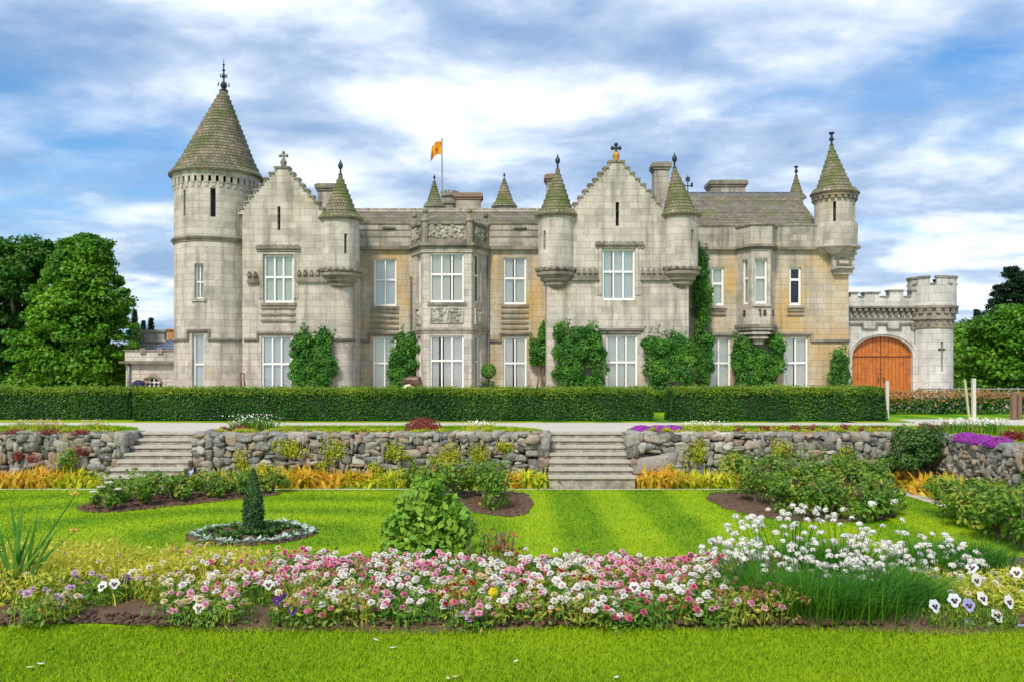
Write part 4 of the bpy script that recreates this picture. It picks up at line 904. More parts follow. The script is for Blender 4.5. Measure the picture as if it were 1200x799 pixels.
# ================================================================== ground and retaining walls
YW = 20.0                                      # face of the retaining wall
XR = 9.25                                      # face of the wall that turns toward the viewer
FG = 0.9                                       # level of the near lawn and flower bed
def lawn_mat(name, stripes=True):
    m, nt, b = newmat(name); pos = POS(nt)
    sx = nt.nodes.new('ShaderNodeSeparateXYZ'); nt.links.new(pos, sx.inputs[0])
    wob = MATH(nt, 'MULTIPLY', NOISE(nt, pos, .35, 2), .5)
    col_l, col_d = (.30, .455, .010), (.045, .20, .005)
    if stripes:
        s1 = MATH(nt, 'SINE', MATH(nt, 'MULTIPLY', MATH(nt, 'ADD', sx.outputs[0], MATH(nt, 'MULTIPLY', wob, .35)), 2 * math.pi / 1.62))
        dv = NW(nt, 'ShaderNodeVectorMath', operation='DISTANCE'); nt.links.new(SCALEV(nt, pos, (.62, 1, 0)), dv.inputs[0]); dv.inputs[1].default_value = (-4.0 * .62, 13.7, 0)
        s2 = MATH(nt, 'SINE', MATH(nt, 'MULTIPLY', MATH(nt, 'ADD', dv.outputs['Value'], wob), 2 * math.pi / 1.5))
        side = MAPR(nt, sx.outputs[0], -.2, .5); near = MAPR(nt, sx.outputs[1], 8.5, 10.5); st0 = None
        st = MATH(nt, 'ADD', MATH(nt, 'MULTIPLY', s1, side), MATH(nt, 'MULTIPLY', MATH(nt, 'MULTIPLY', s2, .5), MATH(nt, 'SUBTRACT', 1.0, side)))
        st = MATH(nt, 'MULTIPLY', st, near)
        st = MAPR(nt, st, -.55, .55)
    else: st = None
    big = MAPR(nt, NOISE(nt, pos, .9, 5, .6), .3, .7); fine = NOISE(nt, SCALEV(nt, pos, (1, 1, 1)), 26, 5, .7)
    f = MATH(nt, 'MULTIPLY_ADD', big, .42, MATH(nt, 'MULTIPLY', st, .66) if st is not None else .35)
    if stripes: f = MATH(nt, 'ADD', f, MATH(nt, 'MULTIPLY', MATH(nt, 'SUBTRACT', 1.0, near), .22))
    f = MATH(nt, 'ADD', f, MATH(nt, 'MULTIPLY', MATH(nt, 'SUBTRACT', fine, .5), .7), clamp=True)
    col = MIX(nt, f, col_d, col_l)
    isl = ISL(nt); col = MIX(nt, MATH(nt, 'MULTIPLY', MAPR(nt, isl, .55, 1.0), .55), col, (.38, .48, .02))
    col = MIX(nt, MATH(nt, 'MULTIPLY', MAPR(nt, isl, .25, .0), .35), col, (.07, .20, .006))
    nt.links.new(col, b.inputs['Base Color']); b.inputs['Roughness'].default_value = .65; b.inputs['Specular IOR Level'].default_value = .06
    BUMP(nt, b, fine, .6, .03)
    return m
LAWN = lawn_mat('mown lawn'); TURF = lawn_mat('rough turf', False)
SOIL = plain('brown soil', (.13, .075, .045), .95, 0, .55, 9, 1.0)
PATH = plain('pale gravel path', (.54, .50, .43), .95, 0, .12, 14, .5)
def ground_piece(name, polys, mat):
    mb = MB()
    for p in polys: mb.poly(p)
    return tag(mb.build(name, mat), kind='structure')
xs = [-60, -8.7, -7.2, .86, 2.58, XR + .35]
gp = [[(-400, -200, FG), (XR + .2, -200, FG), (XR + .2, 7.4, FG), (-400, 7.4, FG)],
      [(-400, 7.4, FG), (XR + .2, 7.4, FG), (XR + .2, 8.6, .42), (-400, 8.6, .42)], [(-400, 8.6, .42), (XR + .2, 8.6, .42), (XR + .2, 10.2, 0), (-400, 10.2, 0)],
      [(-400, 10.2, 0), (XR + .2, 10.2, 0), (XR + .2, YW + 1.2, 0), (-400, YW + 1.2, 0)]]
gz = TB
for a, b in zip(xs[:-1], xs[1:]):
    if (a, b) in ((-8.7, -7.2), (.86, 2.58)): gp.append([(a, YW + .85, gz), (b, YW + .85, gz), (b, 26, gz), (a, 26, gz)])
    else: gp.append([(a, YW + .15, gz), (b, YW + .15, gz), (b, 26, gz), (a, 26, gz)])
gp += [[(-400, YW + .15, gz), (-60, YW + .15, gz), (-60, 26, gz), (-400, 26, gz)], [(XR + .1, -200, gz), (400, -200, gz), (400, 26, gz), (XR + .1, 26, gz)],
       [(-3000, 26, gz), (3000, 26, gz), (3000, 4500, gz), (-3000, 4500, gz)]]
ground_piece('lawn', gp, LAWN)
# gravel path along the terrace, widening to each flight of steps
pth = [[(-60, 22.9, gz + .006), (60, 22.9, gz + .006), (60, 24.6, gz + .006), (-60, 24.6, gz + .006)]]
for xc in (-7.95, 1.72):
    N = 14; L = [(xc - 1.0 - 1.3 * (i / N) ** 2.2, 20.84 + 2.06 * i / N) for i in range(N + 1)]; Rr = [(xc + 1.0 + 1.3 * (i / N) ** 2.2, y) for i, (_, y) in enumerate(L)]
    for i in range(N): pth.append([(*L[i], gz + .006), (*Rr[i], gz + .006), (*Rr[i + 1], gz + .006), (*L[i + 1], gz + .006)])
pth.append([(X(1045, 26), 24.6, gz + .006), (60, 24.6, gz + .006), (60, 26.6, gz + .006), (X(1060, 26), 26.4, gz + .006)])
ground_piece('path', pth, PATH)
ground_piece('garden_path', [[(8.0, 10.0, .006), (8.45, 10.0, .006), (8.45, 19.0, .006), (8.0, 19.0, .006)], [(-30, 18.86, .006), (8.0, 18.86, .006), (8.0, 19.0, .006), (-30, 19.0, .006)]], PATH)
ground_piece('forecourt', [[(-40, 33, gz + .005), (45, 33, gz + .005), (45, 60, gz + .005), (-40, 60, gz + .005)]], plain('forecourt gravel', (.48, .42, .33), .95, 0, .2, 10, .3))

# ---- rubble stone: noise-shaped boulders packed on a grid
def unit_stone(k=3):
    vs_, fs_ = [], []
    for ax in range(3):
        for sg in (-1, 1):
            base = len(vs_)
            for i in range(k + 1):
                for j in range(k + 1):
                    p = [0, 0, 0]; p[ax] = sg; p[(ax + 1) % 3] = -1 + 2 * i / k; p[(ax + 2) % 3] = -1 + 2 * j / k; vs_.append(p)
            for i in range(k):
                for j in range(k):
                    q = [base + i * (k + 1) + j, base + (i + 1) * (k + 1) + j, base + (i + 1) * (k + 1) + j + 1, base + i * (k + 1) + j + 1]; fs_.append(q if sg > 0 else q[::-1])
    V = np.array(vs_, float); F = np.array(fs_); key = {}; idx = []; out = []
    for p in np.round(V, 5):
        t = tuple(p)
        if t not in key: key[t] = len(out); out.append(p)
        idx.append(key[t])
    return np.array(out), np.array(idx)[F]
SV, SF = unit_stone(4)
def boulder(c, h, rot=None, flat=.45, rough=.16):
    """c centre, h half sizes (3); returns verts"""
    V = SV.copy(); n = V / np.linalg.norm(V, axis=1, keepdims=True); V = V * flat + n * (1 - flat) * 1.22
    k = rng.normal(size=(5, 3)) * 1.5; ph = rng.uniform(0, 6.3, 5); d = sum(np.sin(V @ k[i] + ph[i]) for i in range(5)) * rough * .55
    V = V * (1 + d[:, None]); V = V * (1 + rng.normal(size=(len(V), 1)) * .042)
    sh = rng.uniform(-.14, .14, 2); V[:, 0] += V[:, 2] * sh[0]; V[:, 2] += V[:, 0] * sh[1]
    V = V * np.array(h)
    return V + np.array(c)
def stone_rub():
    m, nt, b = newmat('rubble boulders'); isl = ISL(nt); pos = POS(nt)
    rp = ramp(nt, [(0, (.10, .10, .09)), (.18, (.24, .235, .21)), (.4, (.40, .375, .32)), (.55, (.20, .22, .23)), (.7, (.42, .35, .25)), (.82, (.33, .23, .16)), (.9, (.58, .56, .50)), (1, (.17, .15, .12))]); nt.links.new(isl, rp.inputs[0])
    col = rp.outputs[0]
    li = MAPR(nt, NOISE(nt, pos, 11, 6, .7), .52, .64, 0, .55); col = MIX(nt, li, col, (.62, .61, .53))
    dk = MAPR(nt, NOISE(nt, pos, 6, 6, .7), .55, .7, 0, .65); col = MIX(nt, dk, col, (.10, .095, .07))
    gr = MAPR(nt, NOISE(nt, pos, 1.6, 5, .65), .56, .72, 0, .45); col = MIX(nt, gr, col, (.21, .22, .07))
    nt.links.new(col, b.inputs['Base Color']); b.inputs['Roughness'].default_value = .9
    BUMP(nt, b, NOISE(nt, pos, 10, 8, .75), 1.0, .06); return m
RUBBLE = stone_rub(); GAP = plain('wall joint earth', (.035, .03, .022), 1, 0, .4, 8, .6)
def rubble_wall(name, label, A, B, z0, z1, big=()):
    """dry stone wall from A to B (plan points), outer face on the right-hand side going A to B"""
    t = Vector((B[0] - A[0], B[1] - A[1])); L = t.length; t /= L; n = Vector((t.y, -t.x)); H_ = z1 - z0
    cs = .088; nx, nz = int(L / cs), int(round(H_ / cs)); cx_, cz_ = L / nx, H_ / nz; occ = np.zeros((nx, nz), bool); VV, FF = [], []; b = 0
    def put(u, z, hu, hz, dp=.18, pr=0.):
        nonlocal b
        V = boulder((0, 0, 0), (hu, dp, hz), flat=rnd.uniform(.5, .72), rough=.17)
        W = np.empty_like(V); W[:, 0] = A[0] + t.x * (u + V[:, 0]) + n.x * (V[:, 1] - .10 + pr); W[:, 1] = A[1] + t.y * (u + V[:, 0]) + n.y * (V[:, 1] - .10 + pr); W[:, 2] = z + V[:, 2]
        VV.append(W); FF.append(SF + b); b += len(V)
    for (u, wu, hz_) in big:
        i0, i1 = int(u / cx_), int((u + wu) / cx_); k1 = int(hz_ / cz_); occ[max(0, i0):i1, :k1] = True
        put((i0 + i1) / 2 * cx_, z0 + k1 * cz_ / 2, (i1 - i0) * cx_ / 2 * 1.02, k1 * cz_ / 2 * 1.02, .16, .03)
    order = [(i, k) for k in range(nz) for i in range(nx)]
    for i, k in order:
        if occ[i, k]: continue
        w_ = rnd.choice([1, 2, 2, 3, 3, 4]); h_ = rnd.choice([1, 1, 2, 2, 2, 3]) if k < nz - 2 else rnd.choice([1, 2, 2])
        if k == nz - 2: h_ = 2
        if w_ == 1 and h_ > 2: h_ = 1
        w_ = min(w_, nx - i); h_ = min(h_, nz - k)
        while w_ > 1 and occ[i:i + w_, k:k + h_].any(): w_ -= 1
        while h_ > 1 and occ[i:i + w_, k:k + h_].any(): h_ -= 1
        occ[i:i + w_, k:k + h_] = True
        j = .018
        put((i + w_ / 2) * cx_ + rnd.uniform(-j, j), z0 + (k + h_ / 2) * cz_ + rnd.uniform(-j, j), w_ * cx_ / 2 * rnd.uniform(.97, 1.08), h_ * cz_ / 2 * rnd.uniform(.97, 1.10), .17, rnd.uniform(-.02, .03))
    # cap stones running back into the bank
    u = 0
    while u < L - .1:
        w_ = rnd.uniform(.2, .45); w_ = min(w_, L - u); V = boulder((0, 0, 0), (w_ / 2 * 1.0, .2, .075), flat=.55)
        W = np.empty_like(V); W[:, 0] = A[0] + t.x * (u + w_ / 2 + V[:, 0]) + n.x * (V[:, 1] - .2); W[:, 1] = A[1] + t.y * (u + w_ / 2 + V[:, 0]) + n.y * (V[:, 1] - .2); W[:, 2] = z1 - .02 + V[:, 2]
        VV.append(W); FF.append(SF + b); b += len(V); u += w_
    o = mesh_np(name, np.vstack(VV), np.vstack(FF), RUBBLE, None, (A[0], A[1], z0), smooth=False)
    tag(o, label, 'stone wall', 'dry stone retaining walls of the terrace')
    mb = MB(); c0 = n * -.12; c1 = n * -.45
    mb.prism([(A[0] + c0.x, A[1] + c0.y), (B[0] + c0.x, B[1] + c0.y), (B[0] + c1.x, B[1] + c1.y), (A[0] + c1.x, A[1] + c1.y)], z0 - .05, z1 - .05); mb.build('earth_backing', GAP, o)
    return o
rubble_wall('retaining_wall', 'stone retaining wall left of the left-hand steps with yellow hostas below', (-30, YW), (-8.72, YW), 0, TB, [(30 - 8.72 - 1.5, .72, .72)])
rubble_wall('retaining_wall', 'long stone retaining wall between the two flights of steps', (-7.18, YW), (.84, YW), 0, TB, [(.05, .5, .42), (7.55, .45, .62)])
rubble_wall('retaining_wall', 'stone retaining wall right of the central steps, big square boulder at its end', (2.60, YW), (XR + .15, YW), 0, TB, [(.04, 1.05, .75)])
rubble_wall('retaining_wall', 'stone retaining wall under the purple flowers, running along the right edge', (XR, YW - .15), (XR, 9.5), 0, TB)
# ---- steps
def step_mat():
    m, nt, b = newmat('lichened step stone'); pos = POS(nt)
    col = ramp(nt, [(.3, (.12, .11, .09)), (.5, (.30, .27, .21)), (.7, (.58, .54, .45))]); nt.links.new(NOISE(nt, pos, 5, 7, .72), col.inputs[0])
    c = MIX(nt, MAPR(nt, NOISE(nt, pos, 16, 5, .7), .55, .68, 0, .75), col.outputs[0], (.13, .12, .095))
    nt.links.new(c, b.inputs['Base Color']); BUMP(nt, b, NOISE(nt, pos, 18, 6, .7), .7, .02); return m
STEP = step_mat(); STEPTOP = plain('worn pale tread', (.46, .43, .36), .85, 0, .45, 9, .6)
for (x0, x1, lab) in ((-8.7, -7.2, 'narrow flight of grey stone steps at the left in the garden wall'), (.86, 2.58, 'flight of worn stone steps near the middle with striped lawn below')):
    st = thing('stone_steps', lab, 'steps', ((x0 + x1) / 2, 19.0, 0), 'stone stairs up to the terrace')
    for k in range(7):
        z1 = .27 + .1383 * k; z0 = 0 if k == 0 else .27 + .1383 * (k - 1); y0 = 19.0 + .3 * k
        sp = .06 * max(0, 3 - k) / 3; j = rnd.uniform(-.006, .006)
        mb = MB(); mb.box(x0 - sp, x1 + sp, y0 + .035, y0 + (.34 if k < 6 else .1), z0 - (.1 if k else 0), z1 - .055); o = mb.build('step', STEP, st)
        mb = MB(); mb.box(x0 - sp - .015, x1 + sp + .015, y0 + j, y0 + (.37 if k < 6 else .30), z1 - .052, z1 + (.0 if k < 6 else .008)); t_ = mb.build('tread', STEPTOP, o)
        md = t_.modifiers.new('round', 'BEVEL'); md.width = .018; md.segments = 3
    for s_, x in ((-1, x0), (1, x1)):            # stones that line the flight where it cuts the bank
        VV, FF, b_ = [], [], 0
        for k in range(5):
            for r_ in range(3):
                zc_ = TB - .12 - r_ * .27; yc = YW + .05 + k * .2
                V = boulder((x + s_ * .14, yc, zc_), (.13, .13, .135), flat=.55); VV.append(V); FF.append(SF + b_); b_ += len(V)
        mesh_np('side_stones', np.vstack(VV), np.vstack(FF), RUBBLE, st)
# ================================================================== foliage helpers
def leafmat(name, stops, rough=.5, trans=.25, nscale=.8, namt=.5, spec=.3):
    m = bpy.data.materials.new(name); m.use_nodes = True; nt = m.node_tree; b = nt.nodes['Principled BSDF']
    v = MATH(nt, 'ADD', MATH(nt, 'MULTIPLY', ISL(nt), 1 - namt), MATH(nt, 'MULTIPLY', MAPR(nt, NOISE(nt, POS(nt), nscale, 3, .6), .3, .7), namt))
    rp = ramp(nt, stops); nt.links.new(v, rp.inputs[0]); nt.links.new(rp.outputs[0], b.inputs['Base Color']); b.inputs['Roughness'].default_value = rough; b.inputs['Specular IOR Level'].default_value = spec
    if trans:
        tl = nt.nodes.new('ShaderNodeBsdfTranslucent'); nt.links.new(rp.outputs[0], tl.inputs[0]); mx = nt.nodes.new('ShaderNodeMixShader'); mx.inputs[0].default_value = trans
        nt.links.new(b.outputs[0], mx.inputs[1]); nt.links.new(tl.outputs[0], mx.inputs[2]); nt.links.new(mx.outputs[0], nt.nodes['Material Output'].inputs[0])
    return m
def unit(v): return v / np.maximum(np.linalg.norm(v, axis=1, keepdims=True), 1e-9)
def leaf_quads(P, N, size, aspect=.55, jit=.7, droop=.0):
    """one folded diamond leaf per point: 4 verts"""
    n = len(P); N = unit(N + rng.normal(size=(n, 3)) * jit); D = unit(np.cross(N, rng.normal(size=(n, 3)))); D[:, 2] -= droop; D = unit(D); S = unit(np.cross(N, D))
    s = (size * rng.uniform(.6, 1.3, n) if np.isscalar(size) else size)[:, None]
    a = P - D * s * .5; c = P + D * s * .5; l = P + S * s * aspect * .5 - N * s * .08; r = P - S * s * aspect * .5 - N * s * .08
    V = np.stack([a, r, c, l], 1).reshape(-1, 3); return V, np.arange(4 * n).reshape(-1, 4)
def ell_points(c, r, n, inner=.55):
    d = unit(rng.normal(size=(n, 3))); q = rng.uniform(inner, 1, (n, 1)) ** .6; P = d * q * np.array(r) + np.array(c)
    return P, unit(d / np.array(r))
def blades(P, h, wd, lean=.35, curve=.4, dirs=None):
    """two-segment grass blade (6 verts: 2 quads -> here quad + tip quad)"""
    n = len(P); h = (h * rng.uniform(.6, 1.25, n))[:, None] if np.isscalar(h) else h[:, None]
    a = rng.uniform(0, 2 * np.pi, n); D = np.stack([np.cos(a), np.sin(a), np.zeros(n)], 1) if dirs is None else dirs; S = np.stack([-D[:, 1], D[:, 0], np.zeros(n)], 1)
    rot = rng.uniform(0, 2 * np.pi, n); S = np.stack([np.cos(rot), np.sin(rot), np.zeros(n)], 1)
    le = rng.uniform(0, 1, (n, 1)) * lean; up = np.array([0, 0, 1.]); w_ = wd * rng.uniform(.7, 1.3, (n, 1)) / 2
    m = P + up * h * .55 + D * h * le * .45; t = P + up * h * (1 - le * curve) + D * h * le * (1 + curve)
    V = np.stack([P - S * w_, P + S * w_, m + S * w_ * .8, m - S * w_ * .8, t + S * w_ * .12, t - S * w_ * .12], 1).reshape(-1, 3)
    k = 6 * np.arange(n)[:, None]; F = np.concatenate([k + np.array([0, 1, 2, 3]), k + np.array([3, 2, 4, 5])], 0); return V, F
def joinVF(L):
    Vs, Fs, b = [], [], 0
    for V, F in L: Vs.append(V); Fs.append(F + b); b += len(V)
    return np.vstack(Vs), np.vstack(Fs)
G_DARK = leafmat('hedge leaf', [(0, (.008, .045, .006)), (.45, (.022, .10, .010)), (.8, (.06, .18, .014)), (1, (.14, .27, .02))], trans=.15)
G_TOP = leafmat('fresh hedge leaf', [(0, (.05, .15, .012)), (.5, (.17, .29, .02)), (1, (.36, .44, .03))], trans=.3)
G_IVY = leafmat('climber leaf', [(0, (.010, .06, .008)), (.5, (.035, .16, .012)), (.85, (.12, .31, .02)), (1, (.26, .42, .03))], nscale=1.4, trans=.2)
G_MAPLE = leafmat('maple leaf', [(0, (.025, .11, .010)), (.4, (.075, .25, .012)), (.75, (.18, .40, .018)), (1, (.36, .52, .03))], nscale=.35, trans=.35)
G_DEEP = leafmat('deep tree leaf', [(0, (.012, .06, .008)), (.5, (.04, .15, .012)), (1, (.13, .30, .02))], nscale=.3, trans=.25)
G_PINE = leafmat('pine needle', [(0, (.006, .025, .012)), (.6, (.018, .055, .022)), (1, (.05, .10, .035))], trans=.1)
G_LIME = leafmat('lime leaf', [(0, (.05, .18, .015)), (.5, (.17, .38, .03)), (1, (.40, .58, .06))], trans=.35)
G_YEL = leafmat('golden strap leaf', [(0, (.30, .36, .02)), (.25, (.66, .52, .03)), (.6, (.82, .50, .05)), (.85, (.74, .27, .05)), (1, (.42, .12, .05))], nscale=1.8, trans=.3)
G_YG = leafmat('yellow green strap leaf', [(0, (.20, .36, .02)), (.4, (.56, .62, .03)), (.8, (.82, .70, .05)), (1, (.66, .40, .05))], nscale=2.0, trans=.3)
G_SED = leafmat('yellow sedum', [(0, (.16, .26, .02)), (.5, (.42, .48, .03)), (1, (.68, .60, .05))], nscale=2.5, trans=.2)
G_RED = leafmat('red heather', [(0, (.10, .035, .02)), (.5, (.30, .05, .045)), (1, (.45, .12, .08))], nscale=3, trans=.2)
G_ROSE = leafmat('rose leaf', [(0, (.035, .11, .012)), (.4, (.10, .24, .02)), (.7, (.24, .36, .03)), (.85, (.42, .34, .05)), (1, (.48, .20, .07))], nscale=1.5, trans=.25)
G_GRASSY = leafmat('thrift blade', [(0, (.02, .10, .01)), (.5, (.06, .23, .015)), (1, (.20, .42, .03))], nscale=1.5, trans=.25)
BARK = plain('grey brown bark', (.16, .12, .09), .9, 0, .35, 6, .9); CORE = plain('inner twig mass', (.012, .03, .008), 1, 0, .4, 6)
# ---- clipped hedges
def hedge(label, x0, x1, y0, y1, h, taper=.0, dens=2300, size=.06, group='clipped hedges along the terrace path', z0=None, top=G_TOP, side=G_DARK):
    z0 = gz if z0 is None else z0; root = thing('clipped_hedge', label, 'hedge', ((x0 + x1) / 2, (y0 + y1) / 2, z0), group)
    L, W = x1 - x0, y1 - y0; mb = MB(); c = .07; mb.hexa([(x0 + c, y0 + c, z0), (x1 - c, y0 + c, z0), (x1 - c, y1 - c, z0), (x0 + c, y1 - c, z0), (x0 + c + taper, y0 + c, z0 + h - c), (x1 - c - taper, y0 + c, z0 + h - c), (x1 - c - taper, y1 - c, z0 + h - c), (x0 + c + taper, y1 - c, z0 + h - c)]); mb.build('twig_core', CORE, root)
    def wav(a, s=0): return .022 * np.sin(a * 3.1 + s) + .016 * np.sin(a * 7.7 + 1.3 + s) + .012 * np.sin(a * 17. + s)
    parts = []
    n = int(L * h * dens)
    for yy_, ny in ((y0, -1), (y1, 1)):
        k = n if ny < 0 else n // 3; u = rng.uniform(x0, x1, k); v = rng.uniform(.0, 1, k); edge = np.maximum(0, v - .9) * .8
        xx_ = x0 + (u - x0) * 1; xx_ = np.clip(xx_, x0 + taper * v, x1 - taper * v)
        P = np.stack([xx_, yy_ + ny * (-.05 + rng.uniform(-.07, .05, k) + wav(u, v * 4) - edge), z0 + .02 + v * (h - .02)], 1); N = np.tile([0, ny, .35], (k, 1)); parts.append(leaf_quads(P, N, size, .6, .65))
    for xx_, nx in ((x0, -1), (x1, 1)):
        k = int(W * h * dens * .8); u = rng.uniform(y0, y1, k); v = rng.uniform(0, 1, k); P = np.stack([xx_ + nx * (-.05 - taper * v + rng.uniform(-.07, .05, k) + wav(u)), u, z0 + v * h], 1); parts.append(leaf_quads(P, np.tile([nx, 0, .3], (k, 1)), size, .6, .65))
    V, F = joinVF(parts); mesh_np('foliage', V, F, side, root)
    k = int(L * W * dens * .8); u = rng.uniform(x0 + taper, x1 - taper, k); q = rng.uniform(y0 - .03, y1 + .03, k)
    P = np.stack([u, q, z0 + h - .02 + rng.uniform(-.06, .035, k) + wav(u, q * 3) + .01 * (rng.random(k) > .93) * 6], 1)
    V, F = leaf_quads(P, np.tile([0, -.1, 1.], (k, 1)), size, .55, .8); k2 = int(L * dens * .34); u2 = rng.uniform(x0 + taper, x1 - taper, k2); v2 = 1 - np.abs(rng.normal(0, .10, k2)); P2 = np.stack([u2, y0 + .02 + rng.uniform(-.05, .04, k2) + np.maximum(0, v2 - .9) * .5, z0 + v2 * h + .01], 1)
    k3 = int(L * 9); u3 = np.repeat(rng.uniform(x0 + taper, x1 - taper, k3), 7); t3 = np.tile(np.linspace(0, 1, 7), k3); P3 = np.stack([u3 + t3 * np.repeat(rng.normal(0, .04, k3), 7), np.repeat(rng.uniform(y0, y1, k3), 7), z0 + h - .02 + t3 * np.repeat(rng.uniform(.03, .11, k3), 7)], 1); P2 = np.vstack([P2, P3]); k2 += len(P3)
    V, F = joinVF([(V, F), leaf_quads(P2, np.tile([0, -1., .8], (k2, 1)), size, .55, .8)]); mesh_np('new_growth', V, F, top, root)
    return root
HY = 25.4
hedge('long clipped dark green hedge in front of the castle centre', X(155, HY), X(766, HY), HY, HY + 1.1, .93)
hedge('clipped green hedge at the far left below the large leafy tree', X(-90, 26.2), X(152, 26.2), 26.2, 27.2, .93)
hedge('clipped green hedge right of the gap, ending before the orange gate', X(785, HY), X(1041, HY), HY, HY + 1.1, .95, .10)
hedge('low clipped hedge seen through the gap between the longer hedges', X(758, 31), X(800, 31), 31, 32, .72)
# ---- blades of lawn
def lawn_patch(label_y0, y1, x0, x1, per, h, z_of, mask=None):
    n = int((y1 - label_y0) * (x1 - x0) * per); x = rng.uniform(x0, x1, n); y = rng.uniform(label_y0, y1, n)
    if mask is not None: k = mask(x, y); x, y = x[k], y[k]
    return np.stack([x, y, z_of(x, y)], 1), h
def zlow(x, y): return np.where(y < 7.4, FG, np.where(y < 8.6, FG - (y - 7.4) * .4, np.where(y < 10.2, .42 - (y - 8.6) * .2625, 0)))
def inpoly(x, y, poly):
    r_ = np.zeros(len(x), bool); j = len(poly) - 1
    for i in range(len(poly)):
        xi, yi = poly[i]; xj, yj = poly[j]; c = ((yi > y) != (yj > y)) & (x < (xj - xi) * (y - yi) / (yj - yi + 1e-12) + xi); r_ ^= c; j = i
    return r_
BEDS = {'right': [(3.75, 17.7), (3.95, 15.8), (4.6, 14.9), (6.0, 14.7), (7.0, 15.7), (7.7, 18.4), (6.0, 18.7), (4.4, 18.5)],
        'left': [(-8.3, 18.0), (-7.9, 15.9), (-7.2, 15.7), (-6.3, 16.5), (-5.4, 17.5), (-4.5, 18.2), (-5.5, 18.7), (-7.0, 18.6)],
        'middle': [(-2.4, 18.6), (-2.0, 17.2), (-.9, 15.9), (.30, 15.0), (.43, 17.7), (.2, 18.6)],
        'round': [(-4.0 + .97 * math.cos(a * math.pi / 16), 13.7 + .97 * math.sin(a * math.pi / 16)) for a in range(32)]}
def chaikin(p, n=3):
    for _ in range(n):
        q = []
        for i in range(len(p)):
            a, b = p[i], p[(i + 1) % len(p)]; q += [(a[0] * .75 + b[0] * .25, a[1] * .75 + b[1] * .25), (a[0] * .25 + b[0] * .75, a[1] * .25 + b[1] * .75)]
        p = q
    return [(x + .03 * math.sin(y * 23 + x * 9), y + .03 * math.sin(x * 19)) for x, y in p]
for k_ in list(BEDS): BEDS[k_] = chaikin(BEDS[k_], 3 if k_ != 'round' else 1)
def clods(n, x, y, z, s0, s1):
    C = []; F = []; b = 0
    for i in range(n):
        h = rng.uniform(s0, s1); V = SV * np.array([h, h, h * .6]) * (1 + rng.normal(size=(len(SV), 1)) * .12) * .75 + np.array([x[i], y[i], z[i]]); C.append(V[:, :]); F.append(SF + b); b += len(V)
    return np.vstack(C), np.vstack(F)
for k_, p in BEDS.items():
    mb = MB(); mb.poly([(x, y, .012) for x, y in p]); tag(mb.build('soil', SOIL), kind='structure')
def lawn_mask(x, y):
    k = ~((x > 7.95) & (x < 8.5)) & (x < XR - .3)
    for p in BEDS.values(): k &= ~inpoly(x, y, p)
    return k
Ls = []
P, _ = lawn_patch(4.0, 5.55, -4.2, 4.2, 9000, .03, zlow); Ls.append(blades(P, .034, .0045, 1.3, .3))
P, _ = lawn_patch(5.55, 6.4, 4.2, 5.5, 10, .03, zlow)
P, _ = lawn_patch(7.3, 13, -9, 9, 1300, .03, zlow, lawn_mask); Ls.append(blades(P, .034, .009, 1.3, .3))
P, _ = lawn_patch(13, 18.85, -12, 8, 900, .03, zlow, lawn_mask); Ls.append(blades(P, .032, .011, 1.3, .3))
V, F = joinVF(Ls); tag(mesh_np('grass', V, F, LAWN, None, (0, 0, 0)), 'short mown bright green lawn grass', 'grass', kind='stuff')
def tmask(x, y):
    k = np.ones(len(x), bool)
    for xc in (-7.95, 1.72): hw = 1.0 + 1.3 * np.clip((y - 20.84) / 2.06, 0, 1) ** 2.2; k &= ~(np.abs(x - xc) < hw)
    return k
P, _ = lawn_patch(YW + .3, 22.9, -14, 13.5, 900, .05, lambda x, y: np.full(len(x), gz), tmask); V1 = blades(P, .06, .016, .8, .3)
P, _ = lawn_patch(9, YW, XR + .4, XR + 3, 500, .05, lambda x, y: np.full(len(x), gz)); V, F = joinVF([V1, blades(P, .06, .016, .8, .3)])
tag(mesh_np('grass', V, F, LAWN, None, (0, 0, 0)), 'grass verge on top of the terrace wall', 'grass', kind='stuff')
rng = np.random.default_rng(501)
import zlib
